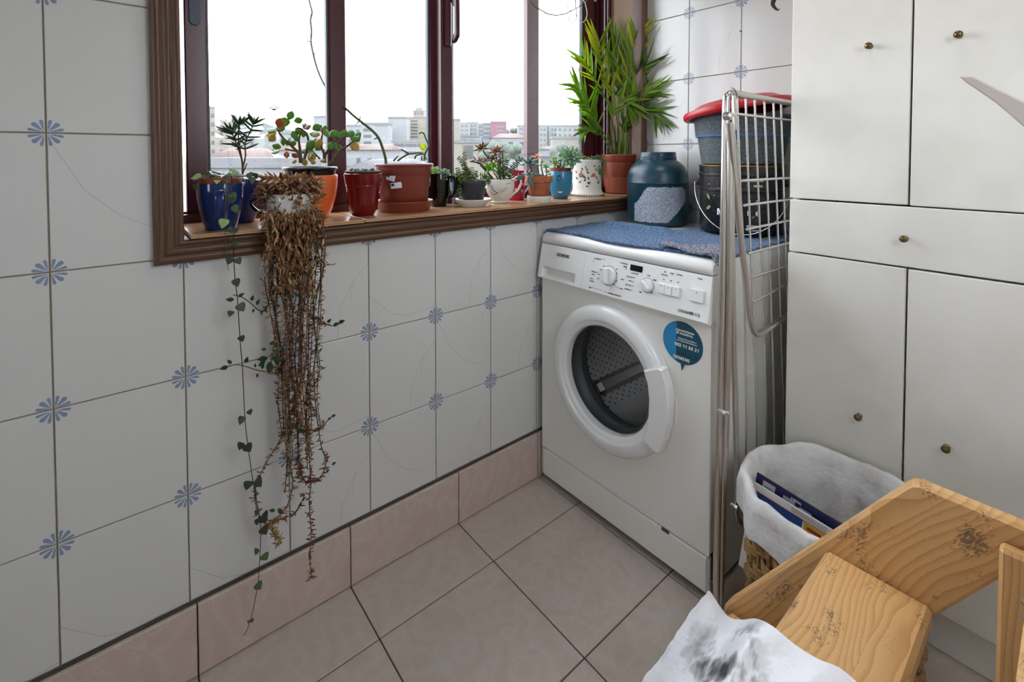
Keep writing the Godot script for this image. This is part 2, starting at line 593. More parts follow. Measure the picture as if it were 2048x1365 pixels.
	var dg := mat("door_glass", Color(0.55, 0.58, 0.60, 0.03), 0.03)
	dg.transparency = BaseMaterial3D.TRANSPARENCY_ALPHA
	mat("sticker", Color(0.095, 0.30, 0.385), 0.35)
	mat("sticker_light", Color(0.16, 0.52, 0.73), 0.35)
	var cb := mat("cabinet_white", Color(0.905, 0.895, 0.865), 0.36)
	cb.albedo_texture = noise_tex(61, 0.004, 4, [[0.0, Color(0.975, 0.972, 0.965)], [0.55, Color(1, 1, 1)], [1.0, Color(1, 1, 1)]], 512, 512)
	cb.uv1_scale = Vector3(2.2, 2.2, 1)
	mat("cabinet_dark", Color(0.16, 0.15, 0.14), 0.8)
	mat("brass", Color(0.50, 0.43, 0.30), 0.28, 1.0)
	mat("steel", Color(0.80, 0.78, 0.755), 0.30, 1.0)
	mat("steel_bright", Color(0.88, 0.87, 0.855), 0.25, 1.0)

# tile: front face at local z = 0 over the rectangle, uv over the whole tile so that a cut tile keeps its print
func tile_mesh(x0: float, x1: float, y0: float, y1: float, full: Rect2, thick := 0.008, bev := 0.0011) -> ArrayMesh:
	var st := st_new(-1)
	var uvf := func(x: float, y: float) -> Vector2: return Vector2((x - full.position.x) / full.size.x, 1.0 - (y - full.position.y) / full.size.y)
	var a := [Vector2(x0, y0), Vector2(x1, y0), Vector2(x1, y1), Vector2(x0, y1)]
	var b := [Vector2(x0 + bev, y0 + bev), Vector2(x1 - bev, y0 + bev), Vector2(x1 - bev, y1 - bev), Vector2(x0 + bev, y1 - bev)]
	var f := func(p: Vector2, z: float) -> Vector3: return Vector3(p.x, p.y, z)
	quad(st, f.call(b[0], 0), f.call(b[1], 0), f.call(b[2], 0), f.call(b[3], 0), uvf.call(b[0].x, b[0].y), uvf.call(b[1].x, b[1].y), uvf.call(b[2].x, b[2].y), uvf.call(b[3].x, b[3].y))
	for i in 4:
		var j := (i + 1) % 4
		var u0: Vector2 = uvf.call(a[i].x, a[i].y)
		var u1: Vector2 = uvf.call(a[j].x, a[j].y)
		quad(st, f.call(a[i], -bev), f.call(a[j], -bev), f.call(b[j], 0), f.call(b[i], 0), u0, u1, u1, u0)
		quad(st, f.call(a[i], -thick), f.call(a[j], -thick), f.call(a[j], -bev), f.call(a[i], -bev), u0, u1, u1, u0)
	quad(st, f.call(a[1], -thick), f.call(a[0], -thick), f.call(a[3], -thick), f.call(a[2], -thick), Vector2(0.5, 0.5), Vector2(0.5, 0.5), Vector2(0.5, 0.5), Vector2(0.5, 0.5))
	return done(st)

func shell() -> void:
	var j := 0.0013
	# --- window wall: plane z = 0, tiles 20 x 25 cm
	var wl := structure("wall_left", "white tiled wall with small blue corner flowers below the window")
	var gr: Material = M.grout
	wpart(wl, "wall_core", box_mesh(Vector3((NEAR_X + 0.185) / 2, CEIL / 2, -0.134), Vector3(0.185 - NEAR_X, CEIL, 0.26), 0.0), gr)
	wpart(wl, "wall_core", box_mesh(Vector3((0.185 + BACK + 0.1) / 2, 0.925 / 2, -0.134), Vector3(BACK + 0.1 - 0.185, 0.925, 0.26), 0.0), gr)
	wpart(wl, "wall_core", box_mesh(Vector3((0.185 + BACK + 0.1) / 2, (2.06 + CEIL) / 2, -0.134), Vector3(BACK + 0.1 - 0.185, CEIL - 2.06, 0.26), 0.0), gr)
	wpart(wl, "wall_core", box_mesh(Vector3(BACK + 0.045, 1.49, -0.134), Vector3(0.109, 1.14, 0.26), 0.0), gr)
	var H := 0.2518
	var cache := {}
	for r in 10:
		var y0 := 0.1399 + (r) * H
		var y1 := y0 + H
		if y0 >= CEIL: continue
		for c in range(-10, 10):
			var x0 := c * 0.2
			var x1 := x0 + 0.2
			if x1 <= NEAR_X or x0 >= BACK: continue
			var cx0 := maxf(x0, NEAR_X) + j
			var cx1 := minf(x1, BACK) - j
			var cy0 := maxf(y0, 0.161) + j
			var cy1 := minf(y1, CEIL) - j
			var inside := y0 > 0.85 and y1 < 2.16
			if c >= 1 and inside: continue
			if c == 0 and inside: cx1 = 0.165
			if cx1 - cx0 < 0.01 or cy1 - cy0 < 0.01: continue
			var key := "%d_%d_%d_%d" % [roundi((cx0 - x0) * 1000), roundi((cx1 - x0) * 1000), roundi((cy0 - y0) * 1000), roundi((cy1 - y0) * 1000)]
			if not cache.has(key): cache[key] = tile_mesh(cx0 - x0, cx1 - x0, cy0 - y0, cy1 - y0, Rect2(0, 0, 0.2, H))
			var v := 0
			if c >= 2 and r <= 2: v = [1, 2, 2, 3, 1, 2, 1, 0][(c * 3 + r * 5) % 8]
			elif r == 0: v = 3
			elif c == 0 and r == 3: v = 2
			var tl := part(wl, "tile", cache[key], M["wall_tile_%d" % v], Transform3D(Basis.from_euler(Vector3(rnd(-0.0012, 0.0012), rnd(-0.0012, 0.0012), 0)), Vector3(x0, y0, rnd(-0.0003, 0.0004))))
	# --- back wall: plane x = BACK
	var wb := structure("wall_back", "white tiled wall with blue corner flowers behind the washing machine")
	wpart(wb, "wall_core", box_mesh(Vector3(BACK + 0.059, CEIL / 2, ROOM_Z / 2), Vector3(0.11, CEIL, ROOM_Z + 0.01), 0.0), gr)
	for r in 10:
		var y0 := 0.1443 + r * H
		var y1 := y0 + H
		for c in 9:
			var z0 := 0.0041 + c * 0.2
			if z0 >= ROOM_Z or y0 >= CEIL: continue
			var cz1 := minf(z0 + 0.2, ROOM_Z) - j
			var cy1 := minf(y1, CEIL) - j
			if cz1 - z0 < 0.01 or cy1 - y0 < 0.01: continue
			part(wb, "tile", tile_mesh(j, cz1 - z0, j, cy1 - y0, Rect2(0, 0, 0.2, H)), M["wall_tile_%d" % [0, 0, 1, 0, 0][(c * 2 + r * 3) % 5]], Transform3D(FRONT * Basis.from_euler(Vector3(rnd(-0.0012, 0.0012), rnd(-0.0012, 0.0012), 0)), Vector3(BACK, y0, z0)))
	# --- floor
	var fl := structure("floor", "beige marbled floor tiles with dark joints")
	wpart(fl, "screed", box_mesh(Vector3((NEAR_X + BACK) / 2, -0.053, ROOM_Z / 2), Vector3(BACK - NEAR_X + 0.2, 0.1, ROOM_Z + 0.2), 0.0), M.dark_grout)
	var flat := Basis(Vector3(1, 0, 0), Vector3(0, 0, -1), Vector3(0, 1, 0))
	for a in range(-7, 6):
		for b in range(-1, 6):
			var x0 := maxf(0.2116 + a * 0.3292, NEAR_X)
			var x1 := minf(0.2116 + (a + 1) * 0.3292, BACK)
			var z0 := maxf(0.1826 + b * 0.3281, 0.0)
			var z1 := minf(0.1826 + (b + 1) * 0.3281, ROOM_Z)
			if x1 - x0 < 0.02 or z1 - z0 < 0.02: continue
			var g := 0.0016
			part(fl, "tile", tile_mesh(g, x1 - x0 - g, g, z1 - z0 - g, Rect2(0, 0, 0.329, 0.329), 0.006, 0.0008), M["floor_tile_%d" % posmod(a * 2 + b * 3, 3)], Transform3D(flat, Vector3(x0, 0, z1)))
	# --- skirting of the window wall
	var sk := structure("baseboard_left", "pinkish marbled skirting tiles with a dirty top joint")
	wpart(sk, "bed", box_mesh(Vector3((NEAR_X + BACK) / 2, 0.08, 0.002), Vector3(BACK - NEAR_X, 0.159, 0.006), 0.0), M.dark_grout)
	for a in range(-7, 6):
		var x0 := maxf(0.2116 + a * 0.3292, NEAR_X)
		var x1 := minf(0.2116 + (a + 1) * 0.3292, BACK - 0.002)
		if a == 2: x1 = 1.192
		if a == 3: x0 = 1.192
		part(sk, "tile", tile_mesh(0.0014, x1 - x0 - 0.0014, 0.0035, 0.1555, Rect2(0, 0, 0.33, 0.33), 0.009, 0.0014), M["skirting_tile_%d" % posmod(a, 3)], Transform3D(Basis.IDENTITY, Vector3(x0, 0, 0.013)))
	# --- ceiling and the two walls behind the camera; the far one has a glazed door to the light
	var ce := structure("ceiling", "plain white ceiling")
	wpart(ce, "slab", box_mesh(Vector3((NEAR_X + BACK) / 2, CEIL + 0.06, ROOM_Z / 2), Vector3(BACK - NEAR_X + 0.3, 0.12, ROOM_Z + 0.3), 0.0), M.plaster)
	var wr := structure("wall_right", "white wall opposite the window, with a glazed door")
	var zc := ROOM_Z + 0.06
	var da := 0.45
	var db := 1.0
	wpart(wr, "wall_core", box_mesh(Vector3((db + BACK + 0.1) / 2, CEIL / 2, zc), Vector3(BACK + 0.1 - db, CEIL, 0.12), 0.0), M.plaster)
	wpart(wr, "wall_core", box_mesh(Vector3((NEAR_X - 0.1 + da) / 2, CEIL / 2, zc), Vector3(da - NEAR_X + 0.1, CEIL, 0.12), 0.0), M.plaster)
	wpart(wr, "wall_core", box_mesh(Vector3((da + db) / 2, (2.15 + CEIL) / 2, zc), Vector3(db - da, CEIL - 2.15, 0.12), 0.0), M.plaster)
	var dw := structure("door_1", "white glazed balcony door")
	for s in [[Vector3(da + 0.05, 1.075, zc), Vector3(0.10, 2.15, 0.05)], [Vector3(db - 0.05, 1.075, zc), Vector3(0.10, 2.15, 0.05)], [Vector3((da + db) / 2, 0.06, zc), Vector3(db - da - 0.20, 0.12, 0.05)], [Vector3((da + db) / 2, 2.10, zc), Vector3(db - da - 0.20, 0.10, 0.05)], [Vector3((da + db) / 2, 1.16, zc), Vector3(db - da - 0.20, 0.10, 0.05)]]:
		wpart(dw, "rail", box_mesh(s[0], s[1], 0.004), M.enamel)
	wpart(dw, "panel", box_mesh(Vector3((da + db) / 2, 0.615, zc), Vector3(db - da - 0.20, 0.99, 0.02), 0.002), M.enamel)
	wpart(dw, "glass", box_mesh(Vector3((da + db) / 2, 1.63, zc), Vector3(db - da - 0.20, 0.84, 0.004), 0.0), M.pane)
	# added ceiling lamp, out of view, put in to fill the room with light
	var la := thing("added_ceiling_lamp", "added flat square ceiling lamp, out of view, that brightens the room", "lamp", Vector3(1.10, CEIL, 0.85))
	wpart(la, "housing", box_mesh(Vector3(1.10, CEIL - 0.0185, 0.85), Vector3(0.50, 0.035, 0.50), 0.004), M.enamel)
	var gl := mat("added_lamp_glow", Color(0.95, 0.95, 0.92), 0.5)
	gl.emission_enabled = true
	gl.emission = Color(1.0, 0.985, 0.96)
	gl.emission_energy_multiplier = 0.7
	wpart(la, "diffuser", box_mesh(Vector3(1.10, CEIL - 0.039, 0.85), Vector3(0.46, 0.006, 0.46), 0.001), gl)
	var al := AreaLight3D.new()
	al.name = "added_lamp_light"
	al.area_size = Vector2(0.46, 0.46)
	al.light_color = Color(1.0, 0.985, 0.96)
	al.light_energy = 0.45
	al.shadow_enabled = true
	al.transform = Transform3D(Basis.from_euler(Vector3(-PI / 2, 0, 0)), Vector3(1.10, CEIL - 0.046, 0.85))
	add_child(al)
	var wf := structure("wall_near", "plain white wall behind the camera")
	var ex := NEAR_X - 0.06
	var e0 := 0.80
	var e1 := 1.34
	var em := (e0 + e1) / 2
	wpart(wf, "wall_core", box_mesh(Vector3(ex, 0.50, ROOM_Z / 2), Vector3(0.12, 1.0, ROOM_Z + 0.3), 0.0), M.plaster)
	wpart(wf, "wall_core", box_mesh(Vector3(ex, (2.1 + CEIL) / 2, ROOM_Z / 2), Vector3(0.12, CEIL - 2.1, ROOM_Z + 0.3), 0.0), M.plaster)
	wpart(wf, "wall_core", box_mesh(Vector3(ex, 1.55, (e0 - 0.15) / 2), Vector3(0.12, 1.1, e0 + 0.15), 0.0), M.plaster)
	wpart(wf, "wall_core", box_mesh(Vector3(ex, 1.55, (e1 + ROOM_Z + 0.15) / 2), Vector3(0.12, 1.1, ROOM_Z + 0.15 - e1), 0.0), M.plaster)
	var w2 := structure("window_2", "added burgundy end window behind the camera that lets in extra daylight")  # window added out of view to light cabinet and machine fronts
	for r in [[Vector3(ex, 1.55, e0 + 0.02), Vector3(0.05, 1.1, 0.04)], [Vector3(ex, 1.55, e1 - 0.02), Vector3(0.05, 1.1, 0.04)], [Vector3(ex, 1.02, em), Vector3(0.05, 0.04, e1 - e0 - 0.08)], [Vector3(ex, 2.08, em), Vector3(0.05, 0.04, e1 - e0 - 0.08)], [Vector3(ex, 1.55, em), Vector3(0.05, 1.02, 0.04)]]:
		wpart(w2, "rail", box_mesh(r[0], r[1], 0.003), M.burgundy)
	var pw := (e1 - e0 - 0.12) / 2
	for z: float in [em - 0.02 - pw / 2, em + 0.02 + pw / 2]: wpart(w2, "pane", box_mesh(Vector3(ex, 1.55, z), Vector3(0.004, 1.02, pw), 0.0), M.pane)

# ---------------------------------------------------------------- window
func trim_frame(t: Node3D) -> void:
	# profile: across the moulding (0 outer .. 0.05 inner) and out from the wall
	var prof := [[0.0, 0.0], [0.0, 0.014], [0.003, 0.019], [0.011, 0.0235], [0.0165, 0.0215], [0.018, 0.0185], [0.0205, 0.022], [0.028, 0.0265], [0.0335, 0.0245], [0.0355, 0.021], [0.038, 0.0245], [0.0445, 0.0285], [0.0485, 0.0265], [0.05, 0.022], [0.05, -0.02]]
	var x0 := 0.150
	var x1 := 1.8035
	var y0 := 0.886
	var y1 := 2.11
	var ins := func(w: float, z: float, k: int) -> Vector3:
		return [Vector3(x0 + w, y0 + w, z), Vector3(x1 - w, y0 + w, z), Vector3(x1 - w, y1 - w, z), Vector3(x0 + w, y1 - w, z)][k]
	for side in 4:
		var st := st_new(1)
		var run := 0.0
		for i in prof.size() - 1:
			var w0: float = prof[i][0]
			var w1: float = prof[i + 1][0]
			var d0: float = prof[i][1]
			var d1: float = prof[i + 1][1]
			var step := Vector2(w1 - w0, d1 - d0).length()
			var a: Vector3 = ins.call(w0, d0, side)
			var b: Vector3 = ins.call(w0, d0, (side + 1) % 4)
			var c: Vector3 = ins.call(w1, d1, (side + 1) % 4)
			var d: Vector3 = ins.call(w1, d1, side)
			var la := a.x + a.y
			var lb := b.x + b.y
			quad(st, a, b, c, d, Vector2(la, run), Vector2(lb, run), Vector2(c.x + c.y, run + step), Vector2(d.x + d.y, run + step))
			run += step
		wpart(t, "moulding", done(st), M["trim_wood_%d" % (side % 2)])

func sash(called: String, label: String, x0: float, x1: float, zf: float, wl: float, wr: float, mid_handle := "") -> Node3D:
	var y0 := 0.966
	var y1 := 2.035
	var t := 0.028
	var s := thing(called, label, "window sash", Vector3((x0 + x1) / 2, y0, zf - t / 2))
	var bu: Material = M.burgundy
	var zc := zf - t / 2
	var lf := wpart(s, "stile", box_mesh(Vector3(x0 + wl / 2, (y0 + y1) / 2, zc), Vector3(wl, y1 - y0, t), 0.003), bu)
	var rt := wpart(s, "stile", box_mesh(Vector3(x1 - wr / 2, (y0 + y1) / 2, zc), Vector3(wr, y1 - y0, t), 0.003), bu)
	wpart(s, "rail", box_mesh(Vector3((x0 + wl + x1 - wr) / 2, y0 + 0.0125, zc), Vector3(x1 - x0 - wl - wr, 0.025, t), 0.002), bu)
	wpart(s, "rail", box_mesh(Vector3((x0 + wl + x1 - wr) / 2, y1 - 0.025, zc), Vector3(x1 - x0 - wl - wr, 0.05, t), 0.002), bu)
	# rubber seals and pane
	wpart(s, "seal", box_mesh(Vector3(x0 + wl + 0.003, (y0 + y1) / 2, zc), Vector3(0.006, y1 - y0 - 0.08, 0.016), 0.0), M.rubber_seal)
	wpart(s, "seal", box_mesh(Vector3(x1 - wr - 0.003, (y0 + y1) / 2, zc), Vector3(0.006, y1 - y0 - 0.08, 0.016), 0.0), M.rubber_seal)
	var pane := wpart(s, "pane", box_mesh(Vector3((x0 + wl + x1 - wr) / 2, (y0 + y1) / 2 - 0.012, zc), Vector3(x1 - x0 - wl - wr, y1 - y0 - 0.07, 0.004), 0.0), M.pane)
	# rain drops on the outer face
	var st := st_new(1)
	for i in 110:
		var p := Vector3(rnd(x0 + wl + 0.01, x1 - wr - 0.01), y0 + 0.03 + (y1 - y0 - 0.1) * pow(rng.randf(), 1.9), zc - 0.0025)
		var r := rnd(0.0005, 0.0013)
		for k in 6:
			var a0 := TAU * k / 6
			var a1 := TAU * (k + 1) / 6
			tri(st, p + Vector3(0, 0, -r * 0.5), p + Vector3(cos(a1) * r, sin(a1) * r * 1.2, 0), p + Vector3(cos(a0) * r, sin(a0) * r * 1.2, 0))
			tri(st, p, p + Vector3(cos(a0) * r, sin(a0) * r * 1.2, 0), p + Vector3(cos(a1) * r, sin(a1) * r * 1.2, 0))
	var dp := wpart(s, "rain_drops", done(st), M.droplet)
	stuff(dp)
	if mid_handle == "latch":
		wpart(s, "latch", prism(PackedVector2Array([Vector2(0.236, 1.62), Vector2(0.236, 1.428), Vector2(0.241, 1.420), Vector2(0.252, 1.418), Vector2(0.257, 1.423), Vector2(0.259, 1.43), Vector2(0.259, 1.62)]), 0.004, Transform3D(Basis.IDENTITY, Vector3(0, 0, zf + 0.004)), 0.001), M.latch_blue)
	elif mid_handle == "lever":
		var hx := x0 + 0.02
		wpart(s, "handle_plate", box_mesh(Vector3(hx + 0.004, 1.62, zf + 0.004), Vector3(0.026, 0.30, 0.008), 0.003), bu)
		var h := prism(PackedVector2Array([Vector2(0.0, 1.80), Vector2(0.026, 1.80), Vector2(0.030, 1.54), Vector2(0.030, 1.505), Vector2(0.018, 1.487), Vector2(0.006, 1.482), Vector2(0.004, 1.492), Vector2(0.014, 1.515), Vector2(0.014, 1.60), Vector2(0.0, 1.62)]), 0.018, Transform3D(Basis.from_euler(Vector3(0, -PI / 2 + 0.25, 0)), Vector3(hx + 0.012, 0, zf + 0.006)), 0.003)
		wpart(s, "lever", h, bu)
	return s

func window() -> void:
	var tr := structure("trim_1", "dark brown moulded wooden window surround with mitred corners")
	trim_frame(tr)
	# reveals
	var re := structure("trim_2", "wooden lining boards of the window reveal")
	wpart(re, "board", box_mesh(Vector3(1.785, 1.49, -0.082), Vector3(0.014, 1.14, 0.19), 0.0), M.reveal_wood)
	wpart(re, "board", box_mesh(Vector3(0.192, 1.49, -0.082), Vector3(0.014, 1.14, 0.19), 0.0), M.reveal_wood)
	wpart(re, "board", box_mesh(Vector3(0.99, 2.056, -0.082), Vector3(1.60, 0.012, 0.19), 0.0), M.reveal_wood)
	wpart(re, "board", box_mesh(Vector3(0.99, 0.929, -0.082), Vector3(1.60, 0.012, 0.19), 0.0), M.reveal_wood)
	var b1 := thing("sill_board", "short laminate sill board carrying the blue mugs and orange pot", "sill board", Vector3(0.39, 0.938, -0.06))
	for k in 2: wpart(b1, "layer", box_mesh(Vector3(0.391, 0.9375 + k * 0.0042 + 0.0021, -0.0635 - k * 0.001), Vector3(0.364, 0.004, 0.207), 0.0008), M.sill_wood)
	var b2 := thing("sill_board", "long laminate sill board carrying the red pot and the palm", "sill board", Vector3(1.18, 0.938, -0.06))
	for k in 2: wpart(b2, "layer", box_mesh(Vector3(1.177, 0.9375 + k * 0.0042 + 0.0021, -0.066 - k * 0.001), Vector3(1.198, 0.004, 0.202), 0.0008, Basis.IDENTITY, Vector2(0.4, 0.05)), M.sill_wood)
	# fixed aluminium frame
	var fr := structure("window_1", "burgundy aluminium sliding window frame")
	var bu: Material = M.burgundy
	for k in 3:
		var z: float = [-0.172, -0.2175, -0.254][k]
		var hgt: float = [0.034, 0.026, 0.034][k]
		wpart(fr, "track", box_mesh(Vector3(0.985, 0.932 + hgt / 2, z), Vector3(1.585, hgt, 0.008), 0.001), bu)
		wpart(fr, "track", box_mesh(Vector3(0.985, 2.045, z), Vector3(1.585, 0.03, 0.008), 0.001), bu)
		for sd in 2:
			wpart(fr, "jamb_rib", box_mesh(Vector3([0.204, 1.768][sd], 1.49, z), Vector3(0.020, 1.12, 0.008), 0.001), bu)
	wpart(fr, "jamb", box_mesh(Vector3(0.196, 1.49, -0.214), Vector3(0.008, 1.12, 0.09), 0.001), bu)
	wpart(fr, "jamb", box_mesh(Vector3(1.780, 1.49, -0.205), Vector3(0.006, 1.12, 0.11), 0.001), bu)
	wpart(fr, "jamb", box_mesh(Vector3(1.770, 1.49, -0.158), Vector3(0.018, 1.12, 0.014), 0.004), bu)
	wpart(fr, "base", box_mesh(Vector3(0.985, 0.932, -0.214), Vector3(1.585, 0.006, 0.09), 0.0), bu)
	wpart(fr, "head", box_mesh(Vector3(0.985, 2.058, -0.214), Vector3(1.585, 0.006, 0.09), 0.0), bu)
	sash("sliding_sash", "burgundy sliding window sash with the dark blue latch plate", 0.226, 0.614, -0.180, 0.044, 0.048, "latch")
	sash("sliding_sash", "burgundy sliding window sash behind the brown plastic pot", 0.575, 0.955, -0.222, 0.045, 0.040)
	sash("sliding_sash", "burgundy sliding window sash with the lever handle", 0.932, 1.700, -0.180, 0.046, 0.066, "lever")
	sash("sliding_sash", "burgundy outer window sash seen through the glass near the palm", 1.352, 1.764, -0.222, 0.060, 0.050)


# ---------------------------------------------------------------- the town beyond the window
const GROUND := -16.0
# a block seen between the pixel columns u0..u1 with its roof edge at v, at the given depth along the view
func block(called: String, label: String, u0: float, u1: float, v: float, depth: float, m: Material, turn := 0.0, deep := 5.0) -> Node3D:
	var mid := at_d((u0 + u1) / 2, v, depth)
	var w := (u1 - u0) * depth / F
	var h := mid.y - GROUND
	var b := Basis.from_euler(Vector3(0, -0.6941 + turn, 0))
	var t := thing(called, label, "building", Vector3(mid.x, GROUND, mid.z), "", b)
	part(t, "wall", box_mesh(Vector3(0, h / 2, -deep / 2), Vector3(w, h, deep), 0.0), m)
	t.set_meta("w", w)
	t.set_meta("h", h)
	part(t, "parapet", box_mesh(Vector3(0, h + 0.15, -deep / 2), Vector3(w + 0.3, 0.5, deep + 0.3), 0.0), M.stone_grey)
	return t
# windows in rows and columns over part of the facade; x in -0.5..0.5 of the width, y metres below the roof
func openings(t: Node3D, called: String, m: Material, xs: Array, top: float, rows: int, pitch: float, w: float, h: float, z := 0.04) -> void:
	var tw: float = t.get_meta("w")
	var th: float = t.get_meta("h")
	var mesh := box_mesh(Vector3.ZERO, Vector3(w, h, 0.1), 0.0)
	for r in rows:
		for x: float in xs:
			part(t, called, mesh, m, Transform3D(Basis.IDENTITY, Vector3(x * tw, th - top - r * pitch - h / 2, z)))
func crown(called: String, label: String, u: float, v: float, depth: float, rpx: float, sd: int, squash := 0.8) -> void:
	var c := at_d(u, v, depth)
	var r := rpx * depth / F
	var t := thing(called, label, "tree", Vector3(c.x, GROUND, c.z), "trees on the distant hill" if called == "hillside_tree" else "")
	wpart(t, "trunk", tube([Vector3(c.x, GROUND, c.z), c], r * 0.12, r * 0.08, 6, 1), M.bark)
	var st := st_new(1)
	var g := RandomNumberGenerator.new()
	g.seed = sd
	for k in 14:
		var o := Vector3(g.randf_range(-1, 1), g.randf_range(-0.8, 0.8) * squash, g.randf_range(-0.6, 0.6)) * r * 0.62
		var rr := r * g.randf_range(0.28, 0.5)
		var rings := []
		for i in 6:
			var ph := -PI / 2 + PI * (i + 0.5) / 6
			var ring := circle(c + o + Vector3(0, sin(ph) * rr, 0), cos(ph) * rr, 9)
			for q in 9: ring[q] += Vector3(g.randf_range(-1, 1), g.randf_range(-1, 1), g.randf_range(-1, 1)) * rr * 0.16
			rings.append(ring)
		loft(st, rings, true, true, true)
	var cm := wpart(t, "foliage", done(st), M.tree_green)
	stuff(cm)
func gable(called: String, label: String, u0: float, u1: float, v_eave: float, v_ridge: float, depth: float, turn: float, deep: float, wall: Material, roof: Material) -> void:
	var mid := at_d((u0 + u1) / 2, v_eave, depth)
	var w := (u1 - u0) * depth / F
	var h := mid.y - GROUND
	var rise := (v_eave - v_ridge) * depth / F
	var b := Basis.from_euler(Vector3(0, -0.6941 + turn, 0))
	var t := thing(called, label, "building", Vector3(mid.x, GROUND, mid.z), "", b)
	part(t, "wall", box_mesh(Vector3(0, h / 2, -deep / 2), Vector3(w, h, deep), 0.0), wall)
	var st := st_new(-1)
	var e := 0.3
	var a0 := Vector3(-w / 2 - e, h, e)
	var a1 := Vector3(w / 2 + e, h, e)
	var b0 := Vector3(-w / 2 - e, h, -deep - e)
	var b1 := Vector3(w / 2 + e, h, -deep - e)
	var r0 := Vector3(-w / 2 * 0.55, h + rise, -deep / 2)
	var r1 := Vector3(w / 2 * 0.55, h + rise, -deep / 2)
	quad(st, a0, a1, r1, r0)
	quad(st, b1, b0, r0, r1)
	tri(st, b0, a0, r0)
	tri(st, a1, b1, r1)
	quad(st, a0, b0, b1, a1)
	part(t, "roof", done(st), roof)
	# tile courses as low ridges down the front slope
	var s2 := st_new(-1)
	var n := 22
	for i in n:
		var k := (i + 0.5) / n
		var p := a0.lerp(a1, k)
		var q := r0.lerp(r1, clampf(k, 0, 1))
		var d := (a1 - a0) / n * 0.22
		var up := Vector3(0, 0.12, 0.08)
		tri(s2, p - d, p + up, q + up * 0.5)
		tri(s2, p + up, p + d, q + up * 0.5)
	var o := part(t, "roof_ridges", done(s2), roof)
	stuff(o)
	t.set_meta("w", w)
	t.set_meta("h", h)
	openings(t, "window", M.far_window, [-0.3, 0.0, 0.3], 1.0, 2, 3.0, 1.1, 1.3)

